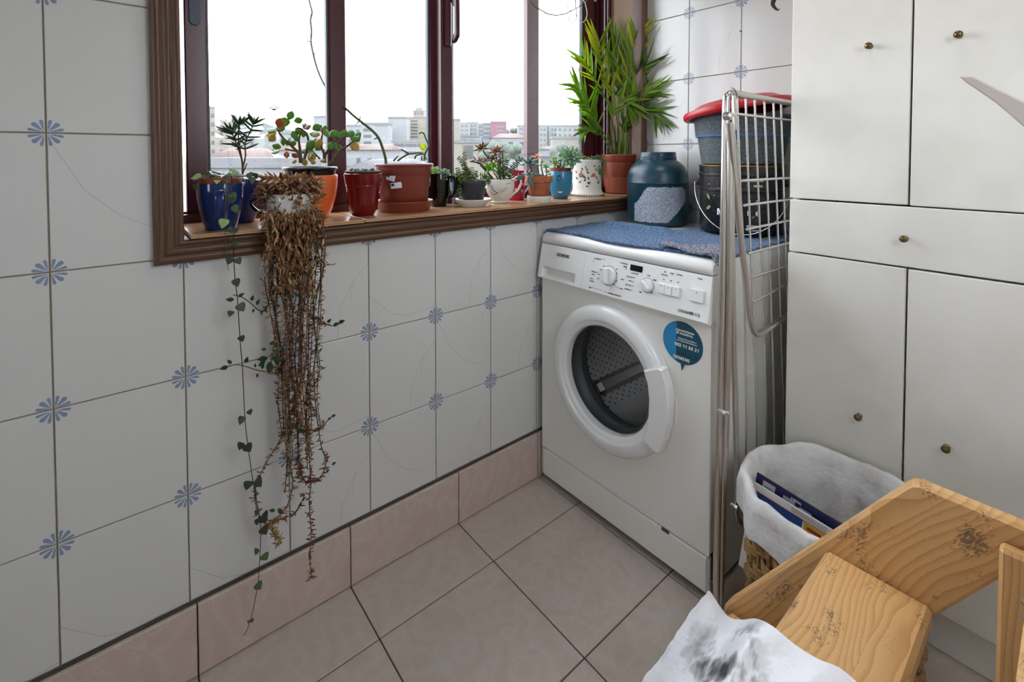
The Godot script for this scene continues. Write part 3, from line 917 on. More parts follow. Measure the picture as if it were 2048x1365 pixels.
func outside() -> void:
	mat("stone_grey", Color(0.319, 0.327, 0.333), 0.9)  # town colours greyed and dulled in place of haze in the air
	mat("far_white", Color(0.387, 0.394, 0.398), 0.9)
	mat("far_cream", Color(0.381, 0.364, 0.333), 0.9)
	mat("far_yellow", Color(0.387, 0.367, 0.319), 0.9)
	mat("far_pink", Color(0.360, 0.252, 0.274), 0.9)
	mat("far_grey", Color(0.300, 0.319, 0.340), 0.9)
	mat("far_window", Color(0.131, 0.145, 0.158), 0.4)
	mat("far_roof", Color(0.374, 0.319, 0.300), 0.9)
	mat("far_hill", Color(0.265, 0.293, 0.293), 1.0)
	mat("tree_green", Color(0.265, 0.293, 0.259), 1.0)
	mat("bark", Color(0.3, 0.25, 0.2), 1.0)
	mat("town_ground", Color(0.354, 0.340, 0.319), 1.0)
	var gp := structure("town_ground", "distant pale ground of the town")
	gp.set_meta("kind", "structure")
	wpart(gp, "plane", box_mesh(Vector3(900, GROUND - 0.5, -900), Vector3(3600, 1, 1700), 0.0), M.town_ground)
	# wooded hill on the far left with houses on it
	var hill := structure("hill", "haze-tinted wooded hill on the horizon")
	var st := st_new(1)
	var cols := [[395, 205], [425, 214], [445, 209], [462, 222], [478, 228], [500, 236], [525, 244], [550, 254], [590, 262], [640, 266], [700, 268], [1000, 272], [1010, 262], [1050, 258], [1090, 262], [1140, 268], [1200, 274]]
	var ridge := PackedVector3Array()
	var foot := PackedVector3Array()
	var nearf := PackedVector3Array()
	for c in cols:
		ridge.append(at_d(c[0], c[1], 520.0))
		var f := at_d(c[0], c[1], 500.0)
		nearf.append(Vector3(f.x, GROUND, f.z))
		var g := at_d(c[0], c[1], 560.0)
		foot.append(Vector3(g.x, GROUND, g.z))
	loft(st, [nearf, ridge, foot], false)
	wpart(hill, "slope", done(st), M.far_hill)
	var seedn := 100
	for h in [[452, 226, 480, 9], [470, 238, 480, 10], [490, 244, 480, 9], [1010, 266, 480, 9], [1030, 262, 480, 10], [1048, 264, 480, 8]]:
		seedn += 1
		crown("hillside_tree", "haze-tinted dark green tree on the distant hill", h[0], h[1], h[2], h[3], seedn)
	# blocks from left to right
	var b := block("apartment_block", "cream apartment block rising beside the wooded hill", 417, 451, 216, 170, M.far_cream, 0.2)
	openings(b, "window", M.far_window, [-0.25, 0.2], 2.0, 5, 3.2, 1.0, 1.4)
	b = block("apartment_block", "pale flat roofed block behind the burgundy window post", 625, 668, 234, 160, M.far_white, -0.2)
	openings(b, "window", M.far_window, [0.3], 3.0, 4, 3.2, 1.2, 1.4)
	b = block("house_block", "low white house below the wooded hill", 540, 600, 268, 150, M.far_white, 0.1)
	openings(b, "window", M.far_window, [-0.35, -0.1, 0.15, 0.38], 1.2, 2, 3.0, 1.0, 1.3)
	b = block("house_block", "small white house at the foot of the hill", 462, 515, 262, 190, M.far_white, -0.1)
	openings(b, "window", M.far_window, [-0.3, 0.0, 0.3], 1.2, 2, 3.0, 1.2, 1.4)
	b = block("apartment_block", "white block with small square windows and a pink roof edge", 690, 724, 252, 150, M.far_white, 0.0)
	openings(b, "window", M.far_window, [-0.2, 0.25], 1.2, 4, 1.6, 0.9, 0.9)
	b = block("apartment_block", "white block with dark balcony bands along one side", 722, 776, 248, 140, M.far_white, 0.0)
	openings(b, "balcony", M.far_window, [-0.27], 1.3, 4, 1.9, 2.2, 0.8)
	openings(b, "blank_panel", M.stone_grey, [0.25], 0.1, 1, 1.0, 3.9, 0.5)
	b = block("apartment_block", "tall white windowless gable wall of a block", 776, 813, 236, 150, M.far_white, 0.0)
	b = block("apartment_block", "yellow block with grey window bands", 813, 852, 236, 160, M.far_yellow, 0.0)
	openings(b, "window_band", M.far_window, [-0.1], 0.8, 6, 1.05, 2.2, 0.5)
	b = block("tower_block", "haze-tinted cream tower standing above the other blocks", 826, 848, 222, 300, M.far_cream, 0.0)
	openings(b, "window", M.far_window, [-0.3, 0.0, 0.3], 1.0, 4, 2.8, 1.1, 1.2)
	part(b, "top_storey", box_mesh(Vector3(0, b.get_meta("h") + 1.2, -2.5), Vector3(3.4, 2.2, 3.0), 0.0), M.far_cream)
	b = block("office_block", "long grey office block in front of the yellow block", 784, 860, 284, 110, M.far_white, 0.05)
	openings(b, "window_band", M.far_window, [-0.3, 0.0, 0.3], 0.4, 2, 1.8, 2.4, 0.7)
	b = block("apartment_block", "cream block edge next to the lever handle sash", 905, 920, 240, 140, M.far_cream, 0.1)
	for k in 3:
		b = block("apartment_block", ["pale grey block with many balconies", "haze-tinted white slab of flats with balconies", "white slab of flats beside the striped block"][k], [919, 937, 952][k], [939, 956, 969][k], [246, 245, 248][k], 330 + k * 9, M.far_white, 0.0)
		openings(b, "balcony", M.far_grey, [-0.25, 0.2], 1.5, 7, 3.0, 1.8, 1.2)
	b = block("apartment_block", "dark striped block next to the red one", 966, 981, 247, 310, M.far_grey, 0.0)
	openings(b, "balcony", M.far_white, [0.0], 1.6, 7, 2.9, 4.2, 1.1)
	b = block("apartment_block", "red brick block with pale balcony stack", 981, 1013, 244, 300, M.far_pink, 0.0)
	openings(b, "balcony", M.far_grey, [0.12], 2.4, 8, 2.6, 5.2, 1.5)
	b = block("apartment_block", "white stepped block beyond the red roof", 1036, 1062, 252, 260, M.far_white, 0.1)
	openings(b, "balcony", M.far_grey, [-0.25, 0.2], 1.2, 6, 2.6, 1.8, 1.0)
	b = block("apartment_block", "white slab with dotted windows behind the palm", 1078, 1094, 252, 240, M.far_white, 0.0)
	openings(b, "window", M.far_window, [-0.25, 0.2], 1.4, 6, 2.6, 0.9, 1.0)
	b = block("apartment_block", "white slab with dark stair strip behind the palm", 1094, 1115, 252, 248, M.far_white, 0.0)
	openings(b, "window", M.far_window, [0.0, 0.32], 1.4, 6, 2.6, 0.9, 1.0)
	openings(b, "stair_strip", M.far_window, [-0.42], 0.4, 1, 2.6, 1.0, 24.0)
	b = block("apartment_block", "long white slab of flats near the window jamb", 1115, 1165, 252, 230, M.far_white, 0.0)
	openings(b, "window", M.far_window, [-0.4, -0.2, 0.0, 0.2, 0.4], 1.4, 6, 2.6, 0.9, 1.0)
	b = block("low_block", "low white building under the striped blocks", 920, 960, 274, 150, M.far_white, 0.0)
	openings(b, "window", M.far_window, [-0.3, 0.1], 0.8, 1, 2.0, 1.6, 0.6)
	b = block("low_block", "beige low building with a dark shop front", 905, 1000, 285, 80, M.far_cream, 0.1)
	openings(b, "shop_front", M.far_window, [-0.17], 0.5, 1, 2.0, 1.6, 2.2)
	b = block("low_block", "pale flat building beside the distant palms", 1105, 1160, 277, 110, M.far_cream, 0.0)
	# nearer tiled roofs
	gable("tiled_house", "house with faded red tiled roof below the cream block", 415, 545, 322, 296, 40, 0.2, 4.0, M.far_white, M.far_roof)
	gable("tiled_house", "house with pale red roof behind the jade plant", 520, 660, 300, 286, 66, -0.1, 4.0, M.far_white, M.far_roof)
	gable("tiled_house", "house with pinkish roof behind the brown pot", 690, 800, 300, 288, 58, 0.1, 4.0, M.far_white, M.far_roof)
	gable("tiled_house", "house with orange tiled roof among the trees", 985, 1058, 276, 266, 120, 0.1, 9.0, M.far_white, M.far_roof)
	gable("tiled_house", "small house with red roof next to the far slab", 1080, 1130, 299, 292, 70, 0.0, 6.0, M.far_white, M.far_roof)
	gable("corrugated_shed", "white corrugated shed roof close below the window", 692, 860, 346, 318, 22, 0.1, 4.0, M.far_white, M.stone_grey)
	b = block("terrace_wall", "pale terrace wall close below the window", 380, 640, 332, 24, M.far_white, 0.0, 5.0)
	for h in [[1000, 300, 60, 26, 1], [1034, 305, 52, 22, 2], [970, 312, 48, 20, 3], [1115, 304, 64, 22, 4], [1152, 310, 54, 18, 5]]:
		crown("garden_tree", ["round green garden tree before the orange roof", "broad garden tree beside the glass edge", "low garden tree behind the grey pot", "garden tree behind the blue pot", "garden tree beside the palm fronds", "small tree before the beige building"][h[4] - 1], h[0], h[1], h[2], h[3], 200 + h[4])

# ---------------------------------------------------------------- cabinet
func cabinet() -> void:
	var xf := 1.47
	var z0 := 0.692
	var z1 := 1.186
	var t := thing("tall_cabinet", "tall off-white cabinet with four doors, one drawer and small brass knobs", "cabinet", Vector3(xf + 0.16, 0, (z0 + z1) / 2))
	# hollow carcass: sides, back, top, bottom and shelves, open behind the doors
	var cb := xf + 0.0205
	var cw := BACK - 0.004 - cb
	var cxm := cb + cw / 2
	for z: float in [z0 + 0.010, z1 - 0.010]: wpart(t, "side_panel", box_mesh(Vector3(cxm, 1.08, z), Vector3(cw, 2.0, 0.016), 0.001), M.cabinet_white)
	wpart(t, "back_panel", box_mesh(Vector3(BACK - 0.008, 1.08, (z0 + z1) / 2), Vector3(0.006, 2.0, z1 - z0 - 0.04), 0.0), M.cabinet_white)
	for y: float in [0.090, 0.60, 0.838, 1.004, 1.55, 2.072]: wpart(t, "shelf", box_mesh(Vector3(cxm - 0.01, y, (z0 + z1) / 2), Vector3(cw - 0.03, 0.016, z1 - z0 - 0.04), 0.0), M.cabinet_white)
	wpart(t, "plinth", box_mesh(Vector3(xf + 0.03, 0.045, (z0 + z1) / 2), Vector3(0.018, 0.09, z1 - z0), 0.002), M.cabinet_white)
	var mid := 0.9395
	var g := 0.002
	var fronts := [["door", z0, mid - g, 0.9945, 2.07, Vector2(0.862, 1.364)], ["door", mid + g, z1, 0.9935, 2.07, Vector2(1.017, 1.360)], ["drawer", z0 + 0.0005, z1, 0.8535, 0.9905, Vector2(0.935, 0.919)], ["door", z0 - 0.002, mid - g, 0.098, 0.8495, Vector2(0.856, 0.477)], ["door", mid + g, z1, 0.098, 0.8490, Vector2(1.014, 0.475)]]
	var i := 0
	for f in fronts:
		var d := wpart(t, f[0], box_mesh(Vector3(xf + 0.009, (f[3] + f[4]) / 2, (f[1] + f[2]) / 2), Vector3(0.018, f[4] - f[3], f[2] - f[1]), 0.0018, Basis.IDENTITY, Vector2(i * 0.37, i * 0.21)), M.cabinet_white)
		i += 1
		var k: Vector2 = f[5]
		var rot := Basis(Vector3(0, 0, 1), Vector3(-1, 0, 0), Vector3(0, -1, 0))
		wpart(d, "knob", lathe([Vector2(0.0, 0.0), Vector2(0.0058, 0.0), Vector2(0.0062, 0.0015), Vector2(0.0038, 0.004), Vector2(0.0034, 0.009), Vector2(0.0062, 0.012), Vector2(0.0080, 0.0145), Vector2(0.0080, 0.0165), Vector2(0.0068, 0.0185), Vector2(0.0055, 0.0188), Vector2(0.0048, 0.0205), Vector2(0.0022, 0.0218), Vector2(0.0, 0.022)], 20, Vector3(xf, k.y, k.x), rot), M.brass, "small turned brass knob")
	# paint chips and pencil marks
	var st := st_new(-1)
	for c in [[1906, 405, 6, 3], [1945, 412, 4, 2], [1620, 497, 10, 3], [1930, 455, 9, 1], [1950, 494, 8, 1], [1806, 612, 2, 4], [1812, 292, 2, 6], [1700, 857, 3, 6]]:
		var p := at_x(c[0], c[1], xf - 0.0003)
		var s := 0.0016 * float(c[2]) * 0.5
		var q := 0.0016 * float(c[3]) * 0.5
		tri(st, p + Vector3(0, -q, -s), p + Vector3(0, -q * 0.3, s), p + Vector3(0, q, s * 0.2))
	var ch := wpart(t, "paint_chips", done(st), M.ink_white)
	stuff(ch)

# ---------------------------------------------------------------- washing machine (local frame: x right, y up, z towards the viewer; front plane z = 0.30)
func washing_machine() -> void:
	var t := thing("washing_machine", "white front-loading washing machine with round door and blue round sticker", "washing machine", Vector3(1.5, 0, 0.323), "", FRONT)
	var en: Material = M.enamel
	var W := 0.298
	var FZ := 0.30
	var dc := Vector2(-0.010, 0.455)
	# body shell: front plate with a round opening, sides, back, bottom
	var st := st_new(-1)
	var N := 64
	var hole := 0.176
	var y0 := 0.118
	var y1 := 0.70
	for k in N:
		var a0 := TAU * k / N
		var a1 := TAU * (k + 1) / N
		var edge := func(a: float) -> Vector3:
			var d := Vector2(cos(a), sin(a))
			var s := 99.0
			if d.x > 0.0001: s = minf(s, (W - dc.x) / d.x)
			if d.x < -0.0001: s = minf(s, (-W - dc.x) / d.x)
			if d.y > 0.0001: s = minf(s, (y1 - dc.y) / d.y)
			if d.y < -0.0001: s = minf(s, (y0 - dc.y) / d.y)
			return Vector3(dc.x + d.x * s, dc.y + d.y * s, FZ)
		var c0 := Vector3(dc.x + cos(a0) * hole, dc.y + sin(a0) * hole, FZ)
		var c1 := Vector3(dc.x + cos(a1) * hole, dc.y + sin(a1) * hole, FZ)
		quad(st, c0, edge.call(a0), edge.call(a1), c1)
		quad(st, c1, c1 - Vector3(0, 0, 0.03), c0 - Vector3(0, 0, 0.03), c0)
	# corner gaps left by the radial split
	for cx: float in [-W, W]:
		for cy: float in [y0, y1]:
			var a := fposmod(atan2(cy - dc.y, cx - dc.x), TAU)
			var k := int(a / (TAU / N))
			var e := func(aa: float) -> Vector3:
				var d := Vector2(cos(aa), sin(aa))
				var s := 99.0
				if d.x > 0.0001: s = minf(s, (W - dc.x) / d.x)
				if d.x < -0.0001: s = minf(s, (-W - dc.x) / d.x)
				if d.y > 0.0001: s = minf(s, (y1 - dc.y) / d.y)
				if d.y < -0.0001: s = minf(s, (y0 - dc.y) / d.y)
				return Vector3(dc.x + d.x * s, dc.y + d.y * s, FZ)
			tri(st, e.call(TAU * k / N), Vector3(cx, cy, FZ), e.call(TAU * (k + 1) / N))
	cbox(st, Vector3(-W + 0.001, 0.42, 0.005), Vector3(0.002, 0.79, 0.588), 0.0)
	cbox(st, Vector3(W - 0.001, 0.42, 0.0), Vector3(0.002, 0.79, 0.55), 0.0)
	cbox(st, Vector3(0, 0.42, -0.289), Vector3(2 * W, 0.79, 0.002), 0.0)
	cbox(st, Vector3(0, 0.03, -0.01), Vector3(2 * W - 0.01, 0.004, 0.55), 0.0)
	# rounded front right edge as seen from the room
	cbox(st, Vector3(W - 0.004, 0.41, FZ - 0.014), Vector3(0.010, 0.58, 0.026), 0.004)
	part(t, "body", done(st), en)
	# service kick plate
	var kp := part(t, "kick_plate", box_mesh(Vector3(0, 0.0665, FZ - 0.010), Vector3(2 * W - 0.002, 0.098, 0.022), 0.007), en)
	part(kp, "slot_shade_block", box_mesh(Vector3(0.178, 0.112, FZ + 0.0012), Vector3(0.022, 0.008, 0.002), 0.0), M.gasket)  # solid grey block standing in for the dark inside of a slot
	for sx: float in [-1, 1]:
		for sz: float in [-0.22, 0.24]:
			part(t, "foot", lathe([Vector2(0, 0), Vector2(0.02, 0), Vector2(0.02, 0.012), Vector2(0.008, 0.014), Vector2(0.008, 0.034)], 12, Vector3(sx * 0.25, 0, sz)), M.gasket)
	# lid
	var lid := st_new(1)
	var prof := [Vector2(0.300, 0.8155), Vector2(0.3005, 0.832), Vector2(0.296, 0.843), Vector2(0.286, 0.849), Vector2(0.25, 0.850), Vector2(-0.28, 0.850), Vector2(-0.288, 0.846), Vector2(-0.288, 0.8155)]
	var ra := PackedVector3Array()
	var rb := PackedVector3Array()
	var rc := PackedVector3Array()
	var rd := PackedVector3Array()
	for p: Vector2 in prof:
		ra.append(Vector3(-W - 0.001, lerpf(0.8155, p.y, 0.85), p.x * 0.995))
		rb.append(Vector3(-W + 0.007, p.y, p.x))
		rc.append(Vector3(W - 0.007, p.y, p.x))
		rd.append(Vector3(W + 0.001, lerpf(0.8155, p.y, 0.85), p.x * 0.995))
	for r: PackedVector3Array in [ra, rb, rc, rd]: r.reverse()
	loft(lid, [ra, rb, rc, rd], true, true, true)
	part(t, "lid", done(lid), M.enamel_panel)
	# sloping control panel: top edge flush, lower edge proud
	var pa := Vector2(0.300, 0.8125)
	var pb := Vector2(0.3215, 0.700)
	var pn := st_new(-1)
	var sec := [Vector2(0.27, 0.8125), Vector2(0.297, 0.8125), pa + Vector2(0, -0.002), pb + Vector2(-0.0005, 0.003), pb + Vector2(-0.003, 0.0), Vector2(0.303, 0.694), Vector2(0.27, 0.694)]
	var gap := -0.1040
	var sec_box := func(st2: SurfaceTool, xa: float, xb: float, with_face: bool) -> void:
		var r0 := PackedVector3Array()
		var r1 := PackedVector3Array()
		for p: Vector2 in sec:
			r0.append(Vector3(xa, p.y, p.x))
			r1.append(Vector3(xb, p.y, p.x))
		for i in sec.size():
			var k := (i + 1) % sec.size()
			if i == 2 and not with_face: continue
			quad(st2, r0[k], r1[k], r1[i], r0[i])
		for i in range(1, sec.size() - 1):
			tri(st2, r0[0], r0[i + 1], r0[i])
			tri(st2, r1[0], r1[i], r1[i + 1])
	sec_box.call(pn, gap + 0.0008, W + 0.001, true)
	var panel := part(t, "control_panel", done(pn), M.enamel_panel)
	var dn := st_new(-1)
	sec_box.call(dn, -W - 0.001, gap, false)
	var f0: Vector2 = sec[3]
	var f1: Vector2 = sec[2]
	var fp := func(x: float, k: float, inw: float) -> Vector3: return Vector3(x, lerpf(f0.y, f1.y, k), lerpf(f0.x, f1.x, k) - inw)
	var hx := [-W - 0.001, -0.283, -0.134, gap]
	var hk := [0.0, 0.035, 0.345, 1.0]
	for i in 3:
		for q in 3:
			if i == 1 and q == 1: continue
			quad(dn, fp.call(hx[i], hk[q], 0.0), fp.call(hx[i + 1], hk[q], 0.0), fp.call(hx[i + 1], hk[q + 1], 0.0), fp.call(hx[i], hk[q + 1], 0.0))
	# pocket: scooped towards the back, closed on all sides
	var pk := 0.024
	var A: Vector3 = fp.call(hx[1], hk[1], 0.0)
	var B: Vector3 = fp.call(hx[2], hk[1], 0.0)
	var C: Vector3 = fp.call(hx[2], hk[2], 0.0)
	var D: Vector3 = fp.call(hx[1], hk[2], 0.0)
	var a2: Vector3 = fp.call(hx[1] + 0.012, hk[1] + 0.05, pk * 0.75)
	var b2: Vector3 = fp.call(hx[2] - 0.002, hk[1] + 0.05, pk * 0.75)
	var c2: Vector3 = fp.call(hx[2] - 0.002, hk[2] + 0.02, pk)
	var d2: Vector3 = fp.call(hx[1] + 0.012, hk[2] + 0.02, pk)
	quad(dn, a2, b2, c2, d2)
	quad(dn, A, B, b2, a2)
	quad(dn, B, C, c2, b2)
	quad(dn, C, D, d2, c2)
	quad(dn, D, A, a2, d2)
	part(t, "detergent_drawer", done(dn), M.enamel_panel)
	# frame on the panel face: u right, v up the slope, w out
	var up := Vector3(0, pa.y - pb.y, pa.x - pb.x).normalized()
	var out := Vector3(1, 0, 0).cross(up)
	var pf := Basis(Vector3(1, 0, 0), up, out)
	var on := func(u: float, v: float, lift: float) -> Vector3:
		var p: Vector3 = t.transform.affine_inverse() * at_x(u, v, 1.190)
		var k := (p.y - pb.y) / (pa.y - pb.y)
		return Vector3(p.x, p.y, lerpf(pb.x, pa.x, k)) + out * lift
	var rotk := pf * Basis(Vector3(1, 0, 0), Vector3(0, 0, 1), Vector3(0, -1, 0))
	for kb in [[1218, 552, 0.0245, 0.020], [1295, 571, 0.0170, 0.015]]:
		var c: Vector3 = on.call(kb[0], kb[1], 0.0)
		var r: float = kb[2]
		var h: float = kb[3]
		part(panel, "dial_ring", lathe([Vector2(r * 1.17, 0.0), Vector2(r * 1.17, 0.0005), Vector2(r * 1.12, 0.0005), Vector2(r * 1.12, 0.0)], 40, c, rotk), M.ink_blue)
		var kn := part(panel, "dial", lathe([Vector2(r, 0.0), Vector2(r * 0.97, h * 0.4), Vector2(r * 0.9, h * 0.5), Vector2(0, h * 0.52)], 36, c, rotk), M.enamel_ring)
		var lean := pf * Basis.from_euler(Vector3(0, 0, 0.12 if kb[2] > 0.02 else 0.9))
		part(kn, "grip_bar", box_mesh(c + out * h * 0.72, Vector3(r * 0.62, r * 1.9, h * 0.55), 0.003, lean), M.enamel_ring)
		part(kn, "dial_mark", box_mesh(c + out * (h * 0.53) + pf * Vector3(-r * 0.55, r * 0.55, 0), Vector3(0.002, 0.002, 0.001), 0.0, pf), M.ink_blue)
	part(panel, "display", box_mesh(on.call(1270, 538, 0.0005), Vector3(0.040, 0.0165, 0.0012), 0.0004, pf), M.display)
	for bt in [[1324, 577, 0.0200, 0.026], [1338, 581, 0.0200, 0.026], [1353, 584, 0.0200, 0.026], [1394.5, 592, 0.034, 0.031]]:
		var c: Vector3 = on.call(bt[0], bt[1], 0.0025)
		var b := part(panel, "button", box_mesh(c, Vector3(bt[2], bt[3], 0.005), 0.0012, pf), M.enamel_ring)
		part(b, "button_mark", box_mesh(c + pf * Vector3(0, bt[3] * 0.24, 0.0027), Vector3(0.0022, 0.0022, 0.0006), 0.0, pf), M.ink_blue)
	for l in [[1268, 556], [1267, 564], [1266.5, 572], [1265.5, 580], [1326, 560], [1340, 562.5], [1354.5, 565.5]]:
		part(panel, "pilot_lamp", box_mesh(on.call(l[0], l[1], 0.0004), Vector3(0.0026, 0.0026, 0.0008), 0.0, pf), M.ink)
	var ink: Material = M.ink
	for tx in [["SIEMENS", 1124, 512, 0.0125, 1], ["SIWAMAT", 1374, 623, 0.0088, 0], ["1173", 1396, 629, 0.0088, 0], ["sintéticos", 1193, 519, 0.005, 0], ["delicado/", 1189, 544, 0.005, 0], ["seda", 1187, 549, 0.005, 0], ["lana/", 1185, 557, 0.005, 0], ["lana/M", 1186, 562, 0.005, 0], ["hyd", 1184, 574, 0.005, 0], ["resistentes", 1245, 528, 0.005, 0], ["algod.", 1248, 534, 0.005, 0], ["°C", 1250, 539, 0.005, 0], ["30", 1230, 569, 0.0045, 0], ["40", 1234, 562, 0.0045, 0], ["60", 1233, 547, 0.0045, 0], ["90", 1232, 539, 0.0045, 0], ["40", 1206, 533, 0.0045, 0], ["60", 1201, 540, 0.0045, 0], ["fría", 1198, 549, 0.0045, 0], ["fría", 1198, 557, 0.0045, 0], ["extra", 1245, 559, 0.0045, 0], ["mix", 1245, 577, 0.005, 0], ["centrifug. adicional", 1232, 588, 0.005, 0], ["vel. final (h)", 1268, 548, 0.0042, 0], ["preparado", 1259, 554, 0.0045, 0], ["activo", 1261, 562, 0.0045, 0], ["aclar./enj.", 1258, 570, 0.0045, 0], ["centrifug.", 1257, 578, 0.0045, 0], ["1100", 1295, 552, 0.0045, 0], ["1000", 1308, 561, 0.0045, 0], ["600", 1283, 584, 0.0045, 0], ["800", 1305, 585, 0.0045, 0], ["XL", 1327, 545, 0.0048, 0], ["intensivo", 1326, 551, 0.0044, 0], ["extra", 1341, 548, 0.0048, 0], ["prelava", 1356, 551, 0.0048, 0], ["inicio", 1397, 559, 0.0052, 0]]:
		lettering(panel, tx[0], tx[3], ink, Transform3D(pf, on.call(tx[1], tx[2], 0.0004) - up * tx[3] * 0.0), true, tx[4] == 1)
	lettering(panel, "XL", 0.0092, M.ink_blue, Transform3D(pf, on.call(1387, 626, 0.0004)), true, true)
	# printed rules round the programme list
	for ln in [[1186, 517, 1207, 520], [1186, 517, 1185, 527], [1232, 573, 1246, 577], [1184, 573, 1208, 580], [1214, 580, 1214, 584], [1214, 584, 1247, 592]]:
		var a: Vector3 = on.call(ln[0], ln[1], 0.0003)
		var b: Vector3 = on.call(ln[2], ln[3], 0.0003)
		var d := b - a
		part(panel, "printed_line", box_mesh((a + b) / 2, Vector3(d.length(), 0.0006, 0.0004), 0.0, Basis(d.normalized(), out.cross(d.normalized()), out)), ink)
	# door
	var rotd := Basis(Vector3(1, 0, 0), Vector3(0, 0, 1), Vector3(0, -1, 0))
	var dcp := Vector3(dc.x, dc.y, FZ)
	var door := part(t, "door", lathe([Vector2(0.213, 0.0), Vector2(0.2135, 0.012), Vector2(0.211, 0.021), Vector2(0.205, 0.0275), Vector2(0.197, 0.0310), Vector2(0.186, 0.0330), Vector2(0.176, 0.0335), Vector2(0.1725, 0.0325), Vector2(0.170, 0.0295), Vector2(0.165, 0.0275), Vector2(0.159, 0.0270), Vector2(0.1555, 0.0245), Vector2(0.1535, 0.018), Vector2(0.1535, 0.0)], 72, dcp, rotd), M.enamel_ring)
	lpart(door, "glass_bowl", lathe([Vector2(0.1535, 0.022), Vector2(0.149, 0.020), Vector2(0.147, 0.0), Vector2(0.138, -0.045), Vector2(0.122, -0.072), Vector2(0.08, -0.085), Vector2(0.0, -0.088)], 56, dcp, rotd), M.door_glass, "clear bowl-shaped door glass")
	var hp := PackedVector2Array()
	for a in [[0.142, 0.082], [0.186, 0.1035], [0.199, 0.1025], [0.213, 0.060], [0.218, 0.012], [0.2145, -0.035], [0.205, -0.080], [0.190, -0.120], [0.180, -0.121], [0.140, -0.105], [0.152, -0.070], [0.1585, -0.03], [0.1595, 0.012], [0.1545, 0.05]]: hp.append(Vector2(dc.x + a[0], dc.y + a[1]))
	part(door, "handle", prism(hp, 0.030, Transform3D(Basis.IDENTITY, Vector3(0, 0, FZ + 0.0405)), 0.003), M.enamel_ring)
	part(t, "lock_plate", box_mesh(Vector3(dc.x + 0.213, dc.y - 0.01, FZ + 0.002), Vector3(0.012, 0.066, 0.006), 0.002), M.enamel)
	# inside: gasket, drum with dark painted hole discs and lifters
	lpart(t, "gasket", lathe([Vector2(0.178, -0.002), Vector2(0.170, -0.012), Vector2(0.172, -0.03), Vector2(0.164, -0.042), Vector2(0.157, -0.05), Vector2(0.157, -0.072), Vector2(0.168, -0.082)], 56, dcp, rotd), M.gasket, "grey rubber door gasket")
	var drum := lpart(t, "drum", lathe([Vector2(0.160, -0.08), Vector2(0.215, -0.09), Vector2(0.22, -0.11), Vector2(0.22, -0.40), Vector2(0.20, -0.42), Vector2(0.0, -0.43)], 56, dcp, rotd), M.drum_steel, "perforated stainless steel drum")
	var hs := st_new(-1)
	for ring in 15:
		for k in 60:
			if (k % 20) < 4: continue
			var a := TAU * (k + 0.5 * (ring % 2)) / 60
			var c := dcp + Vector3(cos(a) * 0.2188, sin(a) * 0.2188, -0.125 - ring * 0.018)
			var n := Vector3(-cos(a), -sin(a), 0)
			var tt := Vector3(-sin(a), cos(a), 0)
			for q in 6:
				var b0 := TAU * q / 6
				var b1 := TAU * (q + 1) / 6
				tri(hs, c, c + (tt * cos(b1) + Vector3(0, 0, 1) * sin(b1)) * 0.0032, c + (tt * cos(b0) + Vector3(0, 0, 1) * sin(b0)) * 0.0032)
	var ho := part(drum, "dark_hole_discs", done(hs), M.hole)  # flat discs coloured dark where light would be lost in the perforations
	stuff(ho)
	for k in 3:
		var a := TAU * (k / 3.0) + 2 * TAU / 60 - 0.55
		part(drum, "lifter", box_mesh(dcp + Vector3(cos(a) * 0.207, sin(a) * 0.207, -0.26), Vector3(0.032, 0.05, 0.25), 0.012, Basis.from_euler(Vector3(0, 0, a))), M.drum_steel)
	# round sticker with a speech tail
	var sp := PackedVector2Array()
	var sc: Vector3 = t.transform.affine_inverse() * at_x(1365, 686, 1.2)
	for k in 40:
		var a := -PI / 2 + 0.14 + (TAU - 0.28) * k / 39
		sp.append(Vector2(sc.x + cos(a) * 0.0555, sc.y + sin(a) * 0.0545))
	sp.append(Vector2(sc.x - 0.004, sc.y - 0.0545))
	sp.append(Vector2(sc.x - 0.001, sc.y - 0.0735))
	var stk := lpart(t, "sticker", prism(sp, 0.0006, Transform3D(Basis.IDENTITY, Vector3(0, 0, FZ + 0.0010))), M.sticker, "round teal sticker with white lettering")
	var seg := PackedVector2Array()
	for k in 15:
		var a := PI * 0.60 + PI * 0.80 * k / 14
		seg.append(Vector2(sc.x + cos(a) * 0.0545, sc.y + sin(a) * 0.0535))
	part(stk, "sticker_panel", prism(seg, 0.0003, Transform3D(Basis.IDENTITY, Vector3(0, 0, FZ + 0.0013))), M.sticker_light)
	for tx in [["Aprovéchese", 0.007, 0.031, 0.0078, 1], ["de nosotros.", 0.006, 0.0235, 0.0078, 1], ["Saque más partido a", 0.013, 0.0105, 0.0052, 0], ["sus electrodomésticos.", 0.013, 0.0045, 0.0052, 0], ["902 11 88 21", 0.0125, -0.0075, 0.0112, 1], ["SIEMENS", -0.002, -0.041, 0.0105, 1]]:
		lettering(stk, tx[0], tx[3], M.ink_white, Transform3D(Basis.IDENTITY, Vector3(sc.x + tx[1], sc.y + tx[2], FZ + 0.0012)), true, tx[4] == 1)
	lettering(stk, "21 425 07 20", 0.0100, mat("sticker_ink", Color(0.03, 0.09, 0.13), 0.5), Transform3D(Basis.IDENTITY, Vector3(sc.x + 0.012, sc.y - 0.0285, FZ + 0.0012)))

